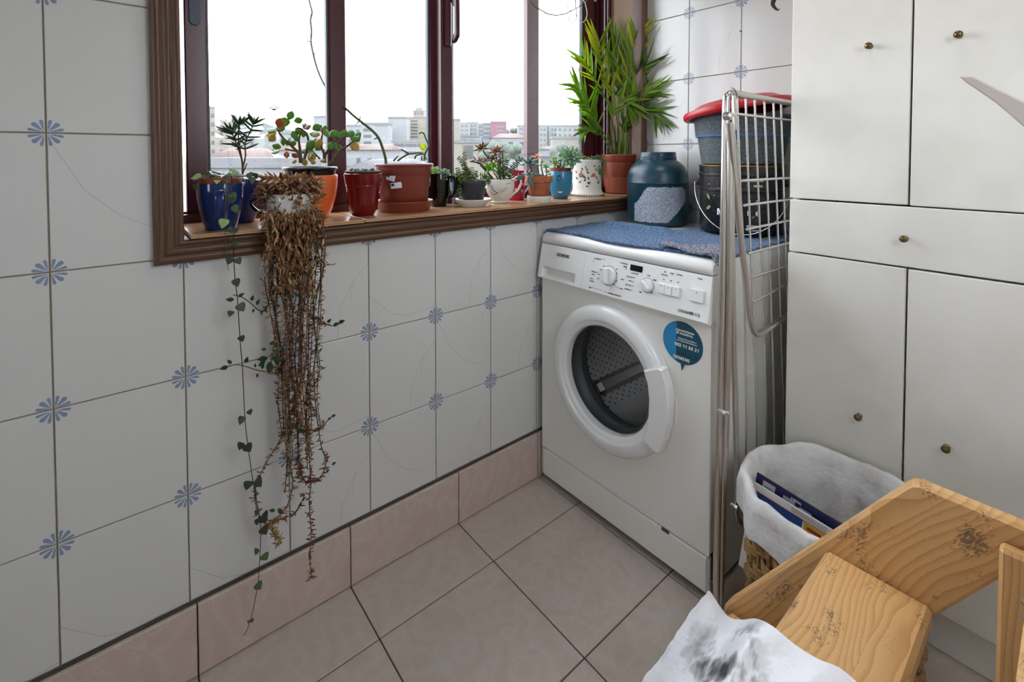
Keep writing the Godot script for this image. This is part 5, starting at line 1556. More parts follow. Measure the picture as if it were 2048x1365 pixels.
# ---------------------------------------------------------------- pine step stool and the cloth on it
func stool() -> void:
	var t := thing("step_stool", "pine step stool with sloping side boards and stained treads", "step stool", Vector3(0.75, 0, 1.0))
	# sloping side boards in the planes x = 1.0 and x = 0.5; local x -> world z, local y up, local z -> world -x
	var poly := PackedVector2Array([Vector2(0.765, 0.012), Vector2(0.757, 0.0), Vector2(0.755, 0.20), Vector2(0.757, 0.222), Vector2(0.766, 0.237), Vector2(1.030, 0.608), Vector2(1.037, 0.616), Vector2(1.046, 0.620), Vector2(1.36, 0.618), Vector2(1.36, 0.565), Vector2(1.149, 0.560), Vector2(0.905, 0.178), Vector2(0.88, 0.0)])
	poly = PackedVector2Array([Vector2(0.757, 0.0), Vector2(0.755, 0.20), Vector2(0.757, 0.220), Vector2(0.766, 0.236), Vector2(1.030, 0.608), Vector2(1.037, 0.616), Vector2(1.046, 0.620), Vector2(1.36, 0.618), Vector2(1.36, 0.565), Vector2(1.149, 0.560), Vector2(0.905, 0.178), Vector2(0.88, 0.0)])
	for xs: float in [1.0, 0.47]:
		var st := st_new()
		prism_to(st, poly.duplicate(), 0.024, Transform3D(FRONT, Vector3(xs, 0, 0)), 0.005)
		wpart(t, "side_board", tilt_uv(st, xs), M.pine_0)
	# treads between them
	var tr := wpart(t, "tread", box_mesh(Vector3(0.735, 0.434, 0.998), Vector3(0.528, 0.030, 0.136), 0.006, Basis.IDENTITY, Vector2(0.13, 0.06)), M.pine_1)
	wpart(t, "tread", box_mesh(Vector3(0.735, 0.210, 0.840), Vector3(0.528, 0.030, 0.136), 0.006, Basis.IDENTITY, Vector2(0.4, 0.03)), M.pine_1)
	wpart(t, "tread", box_mesh(Vector3(0.735, 0.634, 1.24), Vector3(0.56, 0.026, 0.15), 0.006), M.pine_1)
	# rear posts with screws
	for xs: float in [0.985, 0.508]:
		var p := wpart(t, "post", box_mesh(Vector3(xs - 0.006, 0.298, 1.172), Vector3(0.022, 0.596, 0.078), 0.004, Basis.IDENTITY, Vector2(0, 0.04)), M.pine_2)
		for sy in [0.541, 0.523]:
			wpart(p, "screw", lathe([Vector2(0.0045, -0.001), Vector2(0.0045, 0.001), Vector2(0.002, 0.0018), Vector2(0, 0.0012)], 12, Vector3(xs - 0.017, sy, 1.158), Basis(Vector3(0, 0, 1), Vector3(-1, 0, 0), Vector3(0, -1, 0))), M.steel_bright)
	# soiled white cloth thrown over the lower treads
	var im := Image.create(384, 256, false, Image.FORMAT_RGB8)
	var n := FastNoiseLite.new()
	n.seed = 88
	n.frequency = 1.0
	n.fractal_octaves = 4
	for y in 256:
		for x in 384:
			var u := x / 384.0
			var v := y / 256.0
			var d := exp(-pow((u - 0.30) / 0.22, 2.0) - pow((v - 0.40) / 0.30, 2.0))
			var s := clampf(d * (0.45 + 1.5 * n.get_noise_2d(u * 4.0, v * 2.2)) + 0.6 * d * n.get_noise_2d(u * 18.0 + 4.0, v * 5.0) - 0.10, 0.0, 0.85)
			im.set_pixel(x, y, Color(0.93, 0.935, 0.95).lerp(Color(0.13, 0.125, 0.12), s))
	var cm := mat("soiled_cloth", Color.WHITE, 0.95)
	cm.albedo_texture = ImageTexture.create_from_image(im)
	bumpy(cm, M.grain, 0.3)
	var top := [[1420, 1183, 0.275], [1455, 1232, 0.247], [1485, 1240, 0.246], [1512, 1238, 0.262], [1545, 1253, 0.315], [1590, 1290, 0.42], [1635, 1318, 0.470], [1680, 1337, 0.476], [1730, 1380, 0.478]]
	var tp := []
	for p in top: tp.append(Vector3(p[0], p[1], p[2]))
	var edge := smooth_path(tp, 8)
	var f := func(u: float, v: float) -> Vector3:
		var k := u * (edge.size() - 1)
		var i := mini(int(k), edge.size() - 2)
		var e := edge[i].lerp(edge[i + 1], k - i)
		var b := Vector3(lerpf(1228, 1720, u), lerpf(1460, 1560, u), lerpf(0.244, 0.49, smoothstep(0.25, 0.8, u)))
		var m := e.lerp(b, v)
		var over := m.x - (1655.0 - (m.y - 1095.0) * 0.71)   # past the front edge of the upper tread
		var hy := lerpf(0.247, 0.466, smoothstep(-75.0, -4.0, over))
		if u < 0.12: hy += 0.03 * (1.0 - u / 0.12) * (1.0 - v)
		var p := at_y(m.x, m.y, hy)
		var lift := 0.012 * (0.4 + wn.get_noise_2d(u * 3.5, v * 3.0)) + 0.006 * sin(u * 17.0 + v * 4.0)
		return p + Vector3(0, maxf(lift, 0.0) * smoothstep(0.0, 0.08, v), 0)
	var ct := thing("white_cloth", "white cloth with black smudges thrown over the step stool", "cloth", Vector3(0.85, 0.24, 0.8))
	wpart(ct, "cloth", sheet(56, 30, func(u: float, v: float) -> Vector3: return f.call(1.0 - u, v), 0.004, Vector2(-1, 1)), cm)

# side boards: grain along the slope
func tilt_uv(st: SurfaceTool, xs: float) -> ArrayMesh:
	var m := done(st)
	var a := m.surface_get_arrays(0)
	var v: PackedVector3Array = a[Mesh.ARRAY_VERTEX]
	var uv: PackedVector2Array = a[Mesh.ARRAY_TEX_UV]
	for i in v.size():
		var p := Vector2(v[i].z - 1.0, v[i].y - 0.45).rotated(-0.95)
		uv[i] = Vector2(p.x * 0.8 + 0.5 + absf(v[i].x - xs), p.y + 0.05)
	a[Mesh.ARRAY_TEX_UV] = uv
	var r := ArrayMesh.new()
	r.add_surface_from_arrays(Mesh.PRIMITIVE_TRIANGLES, a)
	return r

# ---------------------------------------------------------------- pots and plants on the sill
# where a round base of rb pixels whose front touches the board at pixel (u, v) stands; returns centre and metres per pixel there
func spot(u: float, v: float, rb: float, rmax: float) -> Array:
	var p := at_y(u, v, SILL)
	var d := Vector3(p.x - EYE.x, 0, p.z - EYE.z).normalized()
	var s := depth_of(p) / F
	var c := p + d * rb * s
	var lim := -0.160 + rmax * s
	if c.z < lim:
		var q := at_y(u, v, SILL)
		c = c - d * ((lim - c.z) / -d.z) * -1.0 if d.z == 0.0 else c + d * ((lim - c.z) / d.z)
	return [Vector3(c.x, SILL, c.z), depth_of(c) / F]
func prof_px(p: Array, s: float) -> Array:
	var out := []
	for q in p: out.append(Vector2(q[0] * s, q[1] * s))
	return out
func pot_body(t: Node3D, called: String, p: Array, s: float, m: Material, n := 40) -> MeshInstance3D:
	return part(t, called, lathe(prof_px(p, s), n), m)
func soil_disc(t: Node3D, r: float, y: float, key := "soil") -> MeshInstance3D:
	var st := st_new(-1)
	var g := RandomNumberGenerator.new()
	g.seed = int(r * 100000)
	lathe_to(st, [Vector2(r, y), Vector2(r * 0.6, y + 0.002), Vector2(0, y + 0.003)], 20)
	for k in 60:
		var a := g.randf() * TAU
		var q := sqrt(g.randf()) * r * 0.93
		cbox(st, Vector3(cos(a) * q, y + 0.002, sin(a) * q), Vector3(0.005, 0.004, 0.005) * g.randf_range(0.4, 1.2), 0.0, Basis.from_euler(Vector3(g.randf() * 3, g.randf() * 3, 0)))
	return part(t, "soil", done(st), M[key])
func strap(a: Array, w: float, thick: float, side: Vector3) -> ArrayMesh:
	# flat mug handle: path with oval section
	var pts := smooth_path(a, 6)
	var rings := []
	for i in pts.size():
		var t: Vector3 = (pts[mini(i + 1, pts.size() - 1)] - pts[maxi(i - 1, 0)]).normalized()
		var nn := side.cross(t).normalized()
		var ring := PackedVector3Array()
		for j in 10:
			var q := TAU * j / 10
			ring.append(pts[i] + side * cos(q) * w + nn * sin(q) * thick)
		rings.append(ring)
	var st := st_new()
	loft(st, rings, true, true, true)
	return done(st)
func view_right() -> Vector3: return look.x
# rosette of succulent leaves under a thing; world coordinates
func rosette(t: Node3D, m: Material, mesh: Mesh, c: Vector3, axis: Vector3, n: int, l: float, w: float, th: float, open := 1.25) -> void:
	var y := axis.normalized()
	var x := y.cross(Vector3(0.3, 0.1, 0.9)).normalized()
	var z := x.cross(y)
	for i in n:
		var k := float(i) / maxi(n - 1, 1)
		var a := i * 2.39996 + 0.4
		var tilt := lerpf(0.25, open, pow(k, 0.7))
		var d := (x * cos(a) + z * sin(a)) * sin(tilt) + y * cos(tilt)
		var len := l * lerpf(0.45, 1.0, pow(k, 0.6))
		leaf(t, "leaf", mesh, m, c + d * l * 0.04, d, y + d * 0.2, len, w * lerpf(0.6, 1.0, k), th)
# stem with tight pairs of thick leaves (necklace succulents): one mesh
func necklace(path: Array, step: float, l: float, w: float, taper := 0.5) -> ArrayMesh:
	var pts := smooth_path(path, 8)
	var st := st_new(1)
	var lm := leaf_mesh("necklace_leaf", [0.2, 0.46, 0.5, 0.36, 0.06], 0.7, -0.15)
	var run := 0.0
	var nxt := 0.0
	var total := 0.0
	for i in pts.size() - 1: total += pts[i].distance_to(pts[i + 1])
	var flip := 0
	for i in pts.size() - 1:
		var seg := pts[i + 1] - pts[i]
		var len := seg.length()
		while nxt <= run + len:
			var p := pts[i] + seg * ((nxt - run) / maxf(len, 0.00001))
			var tt := seg.normalized()
			var sx := tt.cross(Vector3(0.2, 0.3, 0.93)).normalized()
			if flip % 2: sx = tt.cross(sx).normalized()
			var k := lerpf(1.0, taper, nxt / total)
			for sg: float in [-1.0, 1.0]:
				st.append_from(lm, 0, Transform3D(aim(sx * sg + tt * 0.25, tt, l * k, w * k, l * 0.45 * k), p))
			flip += 1
			nxt += step
		run += len
	return st.commit()

func pots() -> void:
	# materials
	mat("soil", Color(0.17, 0.125, 0.09), 1.0).metallic_specular = 0.1
	mat("blue_glaze", Color(0.085, 0.165, 0.38), 0.10)
	mat("violet_glaze", Color(0.13, 0.165, 0.42), 0.10)
	mat("terracotta_plastic", Color(0.50, 0.215, 0.135), 0.42)
	var tc := mat("terracotta", Color.WHITE, 0.8)
	tri_tex(tc, noise_tex(91, 0.03, 4, [[0.0, Color(0.52, 0.28, 0.18)], [0.5, Color(0.66, 0.37, 0.24)], [1.0, Color(0.72, 0.47, 0.34)]], 256, 256), Vector3(5, 5, 5))
	mat("orange_ceramic", Color(0.82, 0.37, 0.155), 0.38)
	mat("black_plastic", Color(0.035, 0.037, 0.042), 0.32)
	mat("red_glaze", Color(0.42, 0.03, 0.055), 0.10)
	mat("brown_pot", Color(0.475, 0.205, 0.15), 0.40)
	mat("black_glaze", Color(0.015, 0.016, 0.02), 0.08)
	mat("slate_plastic", Color(0.185, 0.19, 0.21), 0.45)
	mat("white_glaze", Color(0.84, 0.83, 0.80), 0.12)
	mat("pink_glaze", Color(0.66, 0.10, 0.26), 0.15)
	mat("pink_dot", Color(0.86, 0.60, 0.66), 0.2)
	mat("plum_dot", Color(0.33, 0.04, 0.12), 0.2)
	mat("sky_glaze", Color(0.19, 0.47, 0.60), 0.14)
	mat("white_paint", Color(0.83, 0.82, 0.79), 0.5)
	mat("flower_print", Color(0.66, 0.36, 0.24), 0.4)
	mat("vine_print", Color(0.28, 0.22, 0.12), 0.4)
	# plant tissue
	leafy("jade_green", Color(0.30, 0.45, 0.18), Color(0.38, 0.55, 0.14))
	leafy("jade_red", Color(0.50, 0.33, 0.22), Color(0.62, 0.36, 0.16))
	leafy("jade_yellow", Color(0.58, 0.50, 0.24), Color(0.66, 0.55, 0.18))
	leafy("dark_green", Color(0.17, 0.29, 0.14), Color(0.16, 0.28, 0.08))
	leafy("heart_green", Color(0.27, 0.36, 0.22), Color(0.25, 0.36, 0.12))
	leafy("heart_dark", Color(0.17, 0.22, 0.16), Color(0.12, 0.18, 0.08))
	leafy("echeveria", Color(0.42, 0.56, 0.42), Color(0.088, 0.128, 0.048))
	leafy("echeveria_pale", Color(0.55, 0.66, 0.40), Color(0.120, 0.160, 0.048))
	leafy("ghost_blue", Color(0.30, 0.42, 0.37), Color(0.060, 0.088, 0.048))
	leafy("ghost_pink", Color(0.80, 0.50, 0.40), Color(0.200, 0.100, 0.060))
	leafy("neck_green", Color(0.33, 0.47, 0.17), Color(0.120, 0.168, 0.040))
	leafy("neck_dark", Color(0.20, 0.33, 0.15), Color(0.080, 0.128, 0.032))
	leafy("neck_straw", Color(0.55, 0.49, 0.20), Color(0.160, 0.144, 0.040))
	leafy("bronze", Color(0.38, 0.29, 0.12), Color(0.140, 0.100, 0.024))
	leafy("bright_green", Color(0.40, 0.60, 0.10), Color(0.45, 0.65, 0.08))
	leafy("palm_green", Color(0.44, 0.56, 0.15), Color(0.66, 0.82, 0.14))
	leafy("palm_dark", Color(0.28, 0.40, 0.14), Color(0.36, 0.52, 0.10))
	leafy("palm_yellow", Color(0.66, 0.69, 0.17), Color(0.90, 0.93, 0.14))
	leafy("ivy_green", Color(0.10, 0.22, 0.06), Color(0.15, 0.30, 0.05))
	mat("stem_brown", Color(0.33, 0.24, 0.16), 0.8)
	mat("stem_red", Color(0.36, 0.22, 0.14), 0.8)
	mat("stem_green", Color(0.28, 0.33, 0.17), 0.6)
	mat("stem_dark", Color(0.13, 0.10, 0.07), 0.8)
	var dry := mat("dry_leaf", Color.WHITE, 0.9)
	tri_tex(dry, noise_tex(95, 0.02, 3, [[0.0, Color(0.42, 0.29, 0.18)], [0.4, Color(0.60, 0.46, 0.31)], [0.65, Color(0.76, 0.63, 0.46)], [1.0, Color(0.86, 0.76, 0.60)]], 256, 256), Vector3(9, 9, 9))
	var dryr := mat("dry_rust", Color.WHITE, 0.9)
	tri_tex(dryr, noise_tex(96, 0.02, 3, [[0.0, Color(0.32, 0.19, 0.11)], [0.5, Color(0.48, 0.31, 0.19)], [1.0, Color(0.64, 0.46, 0.30)]], 256, 256), Vector3(9, 9, 9))
	# leaf shapes
	var round_leaf := leaf_mesh("round_leaf", [0.08, 0.30, 0.46, 0.5, 0.46, 0.32, 0.06], 0.5, 0.08)
	var lance := leaf_mesh("lance_leaf", [0.34, 0.48, 0.5, 0.42, 0.28, 0.04], 0.8, 0.22)
	var spoon := leaf_mesh("spoon_leaf", [0.22, 0.33, 0.45, 0.5, 0.42, 0.22, 0.03], 0.6, 0.10, 0.25)
	var heart := leaf_mesh("heart_leaf", [0.36, 0.5, 0.46, 0.36, 0.20, 0.03], 0.25, 0.05, 0.2)
	var ivy := leaf_mesh("ivy_leaf", [0.10, 0.42, 0.5, 0.40, 0.22, 0.03], 0.12, 0.08, 0.3)

	# 1 -- blue mug with its handle towards the room, string-of-hearts
	var sp := spot(442, 461, 27, 41)
	var s: float = sp[1]
	var t := thing("blue_mug", "glossy cobalt blue mug with handle facing the room, terracotta pot inside", "mug", sp[0])
	var c: Vector3 = sp[0]
	pot_body(t, "body", [[0, 0], [25, 0], [27, 1], [31, 14], [36, 36], [39.5, 60], [41, 90], [40.5, 91.5], [39, 90], [37, 60], [24, 3], [0, 3]], s, M.blue_glaze, 48)
	var toe := Vector3(EYE.x - c.x, 0, EYE.z - c.z).normalized()
	var sd := Vector3.UP.cross(toe)
	part(t, "handle", strap([toe * 40 * s + Vector3(0, 76 * s, 0), toe * 52 * s + Vector3(0, 78 * s, 0), toe * 60 * s + Vector3(0, 66 * s, 0), toe * 58 * s + Vector3(0, 44 * s, 0), toe * 48 * s + Vector3(0, 26 * s, 0), toe * 34 * s + Vector3(0, 20 * s, 0)], 10 * s, 3.2 * s, sd), M.blue_glaze)
	pot_body(t, "inner_pot", [[34, 60], [37.5, 88], [38.5, 101], [37, 103], [35.5, 101], [33, 90], [0, 88]], s, M.terracotta_plastic)
	soil_disc(t, 33 * s, 92 * s)
	var pl := thing("heart_vine", "trailing string-of-hearts plant growing from the blue mug", "plant", c + Vector3(0, 92 * s, 0))
	var d := depth_of(c)
	for k in 30:
		var a := rnd(0, TAU)
		var r := sqrt(rng.randf()) * 36 * s
		var p := c + Vector3(cos(a) * r, (98 + rnd(0, 14)) * s, sin(a) * r)
		leaf(pl, "leaf", heart, [M.heart_green, M.heart_dark, M.echeveria_pale][k % 3], p, Vector3(cos(a), rnd(-0.9, 0.2), sin(a)), Vector3.UP * 0.7 + toe * 0.6 + Vector3(cos(a), 0, sin(a)) * 0.4 + rv(0.4), rnd(14, 20) * s, rnd(15, 21) * s, 3 * s)
	for b in [[[430, 352], [400, 356], [391, 374]], [[450, 350], [420, 345], [405, 360]], [[470, 355], [500, 352], [530, 354], [540, 352]], [[440, 352], [404, 372], [402, 395], [420, 402]]]:
		var pp := []
		for q in b: pp.append(at_d(q[0], q[1], d - 0.03))
		wpart(pl, "stem", tube(pp, 0.0009, 0.0006, 5), M.stem_dark)
	for q in [[391, 374], [407, 367], [498, 352], [509, 352], [505, 360]]:
		leaf(pl, "leaf", heart, M.heart_green, at_d(q[0], q[1] - 6, d - 0.034), Vector3(0, -1, 0) + rv(0.4), -look.z * -1.0 + rv(0.3), 14 * s, 15 * s, 2.5 * s)
	var zf := 0.058
	var path := [at_d(463, 352, d - 0.045), at_z(466, 395, 0.052), at_z(467, 450, 0.056), at_z(467, 500, zf), at_z(470, 560, zf), at_z(475, 600, zf), at_z(480, 680, zf), at_z(485, 740, zf), at_z(490, 840, zf), at_z(497, 900, zf), at_z(507, 970, zf), at_z(520, 1040, zf), at_z(521, 1080, zf), at_z(518, 1140, zf), at_z(514, 1180, zf), at_z(500, 1245, zf), at_z(488, 1272, zf)]
	wpart(pl, "stem", tube(path, 0.0010, 0.0007, 5, 4), M.stem_dark)
	wpart(pl, "stem", tube([at_d(452, 352, d - 0.045), at_z(451, 400, 0.054), at_z(450, 450, 0.056), at_z(452, 500, zf), at_z(454, 525, zf), at_z(458, 542, zf)], 0.0009, 0.0006, 5, 4), M.stem_green)
	for q in [[449, 448, 20, 0, 2], [462, 395, 16, 1, 0], [466, 402, 15, 0, 1], [467, 420, 17, 1, 0], [457, 462, 13, 1, 1], [473, 462, 12, 0, 1], [468, 490, 14, 1, 1], [462, 522, 16, 0, 1], [474, 524, 14, 1, 1], [470, 567, 17, 1, 1], [478, 617, 18, 1, 1], [463, 628, 12, 0, 1], [481, 679, 13, 1, 1], [498, 826, 11, 1, 1], [486, 841, 16, 0, 1], [484, 893, 15, 0, 1], [492, 899, 18, 1, 1], [498, 971, 17, 0, 1], [512, 969, 20, 1, 1], [515, 1026, 10, 0, 1], [526, 1037, 18, 1, 1], [516, 1044, 12, 0, 1], [525, 1064, 18, 1, 1], [515, 1104, 12, 0, 0], [526, 1118, 17, 1, 0], [514, 1175, 16, 1, 0], [503, 1243, 8, 1, 0], [498, 1244, 6, 0, 0]]:
		var p := at_z(q[0], q[1] - q[2] * 0.5, zf + 0.004)
		var ls: float = q[2] * depth_of(p) / F
		leaf(pl, "leaf", heart, [M.heart_green, M.heart_dark, M.echeveria_pale][q[4]], p, Vector3(0.35 if q[3] else -0.35, -1, 0.1) + rv(0.2), (EYE - p).normalized() + rv(0.5), ls, ls * 1.05, ls * 0.2)

	# 2 -- second blue mug, finger-leaved succulent
	sp = spot(481, 444, 25, 38)
	s = sp[1]
	c = sp[0]
	t = thing("blue_mug", "violet blue mug partly hidden behind the cobalt one", "mug", c)
	pot_body(t, "body", [[0, 0], [23, 0], [25, 1], [30, 14], [35, 34], [37.5, 58], [38.5, 82], [38, 83.5], [36.5, 82], [34, 50], [22, 3], [0, 3]], s, M.violet_glaze, 48)
	soil_disc(t, 35 * s, 74 * s)
	pl = thing("finger_succulent", "upright succulent with narrow dark green leaves in the violet mug", "plant", c + Vector3(0, 74 * s, 0))
	d = depth_of(c)
	var stems := [[[485, 352], [485, 330], [481, 305], [477, 280], [478, 262], [479, 248]], [[486, 335], [491, 312], [490, 295], [492, 282], [497, 270], [503, 258], [507, 247]], [[484, 322], [478, 302], [472, 286], [468, 276], [463, 265]], [[486, 345], [490, 336], [494, 327]]]
	for si in stems.size():
		var pp := []
		for q in stems[si]: pp.append(at_d(q[0], q[1], d + (si - 1) * 0.006))
		wpart(pl, "stem", tube(pp, 0.0026 if si == 0 else 0.0019, 0.0012, 6), M.stem_brown)
		if si == 3: continue
		var pts := smooth_path(pp, 5)
		var n := pts.size()
		for i in range(int(n * (0.42 if si == 0 else 0.25)), n, 1):
			if i % 3 and i < n - 2: continue
			var tt := (pts[mini(i + 1, n - 1)] - pts[maxi(i - 1, 0)]).normalized()
			for q in (2 if i < n - 3 else 5):
				var a := i * 1.7 + q * TAU / (2 if i < n - 3 else 5)
				var x := tt.cross(look.z).normalized()
				var o := x * cos(a) + x.cross(tt) * sin(a)
				leaf(pl, "leaf", lance, M.dark_green, pts[i], o + tt * (0.35 if i < n - 3 else 0.9), tt - o * 0.4, rnd(22, 29) * s, 5.4 * s, 5.0 * s)

	# 3 -- dead trailing plant in a white cup on the edge of the sill
	sp = spot(581, 455, 40, 48)
	s = sp[1]
	c = sp[0]
	t = thing("white_cup", "white cup with dark handle buried under a dried trailing plant", "cup", c)
	pot_body(t, "body", [[0, 0], [36, 0], [40, 2], [42, 30], [44, 62], [43, 63.5], [42, 62], [36, 6], [0, 6]], s, M.white_glaze)
	pot_body(t, "inner_pot", [[39, 50], [42, 66], [45, 84], [46, 86], [44, 86], [41, 70], [0, 68]], s, mat("maroon_plastic", Color(0.24, 0.06, 0.05), 0.4))
	var lf := -view_right()
	part(t, "handle", strap([lf * 44 * s + Vector3(0, 50 * s, 0), lf * 62 * s + Vector3(0, 52 * s, 0), lf * 76 * s + Vector3(0, 48 * s, 0), lf * 78 * s + Vector3(0, 40 * s, 0), lf * 66 * s + Vector3(0, 28 * s, 0), lf * 42 * s + Vector3(0, 20 * s, 0)], 4 * s, 3 * s, look.z), M.black_glaze)
	pl = thing("dried_vine", "dead brown trailing plant hanging from the white cup down the tiles", "plant", c + Vector3(0, 86 * s, 0))
	d = depth_of(c)
	var flake := leaf_mesh("dry_flake", [0.10, 0.40, 0.5, 0.30, 0.03], 0.08, 0.35, 0.5)
	# thatch over the cup
	var th := st_new(1)
	var th2 := st_new(1)
	for k in 1500:
		var a := rnd(0, TAU)
		var hgt := rng.randf()
		var r: float
		var y: float
		if hgt < 0.35:
			r = sqrt(rng.randf()) * 47.0
			y = 84 + rnd(0, 10)
		else:
			r = rnd(44, 53)
			y = 88 - pow(rng.randf(), 0.8) * (92 if sin(a - atan2(toe.z, toe.x) + PI / 2) > 0.2 else 40)
			if rng.randf() < 0.35: continue
		var p := c + Vector3(cos(a) * r, y, sin(a) * r) * Vector3(s, s, s)
		if p.y < SILL + 0.003 and p.z < 0.045: continue
		var dirv := Vector3(cos(a), rnd(-1.4, 0.3), sin(a)) * 0.6 + rv(0.8)
		(th if k % 3 else th2).append_from(flake, 0, Transform3D(aim(dirv, Vector3(cos(a), 0.4, sin(a)) + rv(0.6), rnd(9, 24) * s, rnd(3, 6) * s, rnd(3, 6) * s), p))
	stuff(wpart(pl, "dry_thatch", th.commit(), dry))
	stuff(wpart(pl, "dry_thatch", th2.commit(), dryr))
	# skirt of dry leaves over the board edge
	var sk := st_new(1)
	var sk2 := st_new(1)
	for k in 620:
		var v := 425 + 150 * pow(rng.randf(), 1.7)
		var u := 585 + rng.randfn(0, lerpf(30, 22, (v - 425) / 150))
		var p := at_z(clampf(u, 526, 648), v, 0.062 + rnd(0, 0.03))
		(sk2 if k % 5 < 3 else sk).append_from(flake, 0, Transform3D(aim(Vector3(rnd(-0.6, 0.6), -1, rnd(-0.3, 0.6)), Vector3(0, 0.3, 1) + rv(0.7), rnd(0.010, 0.024), rnd(0.003, 0.006), rnd(0.003, 0.006)), p))
	stuff(wpart(pl, "dry_skirt", sk.commit(), dry))
	stuff(wpart(pl, "dry_skirt", sk2.commit(), dryr))
	# hanging stems
	var runs := []
	for k in 25:
		var u0 := 537.0 + k * 4.5 + rnd(-2, 2)
		var u1 := lerpf(u0, 598.0, 0.35) + rnd(-16, 16)
		var end := rnd(830, 985)
		if k < 2: end = rnd(700, 790)
		runs.append([[u0, 440], [u0 + rnd(-5, 5), 500], [u0 + rnd(-8, 8), 560], [lerpf(u0, u1, 0.4) + rnd(-9, 9), 640], [lerpf(u0, u1, 0.7) + rnd(-10, 10), 740], [u1 + rnd(-9, 9), lerpf(740, end, 0.5)], [u1 + rnd(-7, 7), end]])
	runs.append([[610, 450], [640, 520], [636, 640], [628, 760], [640, 880], [652, 925], [640, 955], [615, 965], [600, 945], [600, 925]])
	runs.append([[600, 450], [606, 560], [600, 700], [612, 850], [622, 960], [618, 1000], [622, 1060], [620, 1120], [624, 1157]])
	runs.append([[560, 450], [545, 520], [548, 600], [560, 700], [565, 800], [570, 880], [585, 960], [575, 1010], [555, 1035], [545, 1045], [548, 1070], [562, 1078], [552, 1092]])
	runs.append([[590, 450], [600, 560], [598, 700], [590, 800], [560, 880], [530, 930], [510, 985], [518, 1030], [535, 1048], [560, 1040], [590, 1025], [612, 985]])
	runs.append([[575, 455], [552, 480], [548, 520], [536, 610], [520, 622], [500, 606], [482, 594], [466, 590]])
	runs.append([[550, 640], [548, 690], [542, 740], [560, 746], [520, 742], [490, 733], [470, 730], [455, 734]])
	runs.append([[625, 630], [640, 642], [655, 650], [668, 652], [680, 648]])
	runs.append([[600, 850], [625, 862], [645, 852], [655, 842], [664, 834]])
	runs.append([[640, 520], [655, 530], [672, 528]])
	var ri := 0
	for r in runs:
		var pp := []
		var zo := 0.040 + 0.045 * rng.randf()
		for i in r.size():
			var z := zo
			if r[i][1] < 560: z = maxf(zo, 0.062 + 0.02 * rng.randf())
			pp.append(at_z(r[i][0], r[i][1], z))
		var live := ri >= runs.size() - 5
		var stx := wpart(pl, "dry_stem", tube(pp, 0.0013, 0.0008, 5, 5), M.stem_dark if ri % 2 else M.stem_red)
		var fl := st_new(1)
		var pts := smooth_path(pp, 22)
		for i in pts.size() - 1:
			if live and i > pts.size() / 2: continue
			if rng.randf() < 0.25: continue
			var tt := (pts[i + 1] - pts[i]).normalized()
			var o := (Vector3(rnd(-1, 1), rnd(-0.2, 0.2), rnd(-0.6, 0.9)) - tt * rnd(-0.3, 0.6)).normalized()
			fl.append_from(flake, 0, Transform3D(aim(o, tt + rv(0.5), rnd(0.007, 0.016), rnd(0.003, 0.006), rnd(0.003, 0.006)), pts[i]))
		stuff(wpart(stx, "dry_leaves", fl.commit(), dryr if ri % 3 else dry))
		ri += 1
	for q in [[468, 600, 16, -1, 0], [477, 594, 14, 1, 0.6], [503, 602, 13, 0.3, 1], [513, 610, 13, 0.5, 1], [508, 618, 9, -0.3, -1], [523, 622, 9, 0, -1], [456, 733, 17, -1, -0.5], [463, 728, 12, -0.6, 0.6], [491, 726, 15, 0.3, 1], [511, 735, 9, 0, 1], [525, 738, 12, 0.2, 1], [515, 748, 8, 0, -1], [655, 646, 12, 0.8, 0.7], [667, 652, 14, 0.9, 0.3], [678, 646, 14, 1, 0.5], [645, 640, 8, 0, 1], [540, 690, 11, 0.5, 0.4], [548, 692, 12, 1, 0.1], [532, 700, 10, -1, 0.1], [548, 703, 12, 1, 0], [535, 716, 22, -0.8, -0.3], [545, 716, 22, 0.7, -0.2], [540, 724, 24, 0.1, -1], [530, 724, 18, -0.9, -0.6], [552, 730, 18, 0.4, 0.9], [656, 840, 9, 0.8, 0.6], [663, 834, 10, 1, 0.4], [646, 848, 8, 0, 1], [585, 862, 14, -0.6, -0.5], [596, 860, 15, 0.8, -0.3], [590, 856, 12, 0, 1], [575, 868, 11, -1, 0], [604, 865, 11, 1, 0.3], [580, 584, 16, 0.3, -1], [574, 580, 12, -0.7, 0], [590, 680, 16, 0.8, 0], [598, 676, 14, 0.9, 0.5], [540, 518, 12, 0.3, -0.5], [548, 522, 12, 0.7, 0], [664, 930, 10, 1, 0.3], [652, 943, 8, 0.8, 0.2], [556, 1018, 15, 0.3, -0.6], [550, 1022, 12, -0.7, 0], [560, 796, 10, -1, 0], [586, 822, 9, 0.4, -1], [620, 487, 11, 0.6, -0.4], [637, 462, 8, 0.5, 0.4]]:
		var p := at_z(q[0], q[1], 0.075)
		var ls: float = q[2] * depth_of(p) / F
		leaf(pl, "green_leaf", ivy, M.ivy_green if q[1] > 500 else M.bright_green, p, view_right() * q[3] + Vector3(0, q[4], 0) + rv(0.15), (EYE - p).normalized() + rv(0.35), ls, ls * 0.55, ls * 0.5)

	# 4 -- orange pot with jade plant
	sp = spot(622, 433, 34, 51)
	s = sp[1]
	c = sp[0]
	t = thing("orange_pot", "orange ceramic pot holding a black plastic nursery pot", "flower pot", c)
	pot_body(t, "body", [[0, 0], [30, 0], [34, 2], [41, 18], [47, 42], [50.5, 66], [51, 84], [50, 85.5], [48, 84], [44, 50], [28, 4], [0, 4]], s, M.orange_ceramic, 48)
	pot_body(t, "inner_pot", [[44, 78], [46.5, 86], [48, 94], [49.5, 95], [51.5, 97], [51.5, 100], [50, 101], [47.5, 99], [46, 92], [0, 91]], s, M.black_plastic, 48)
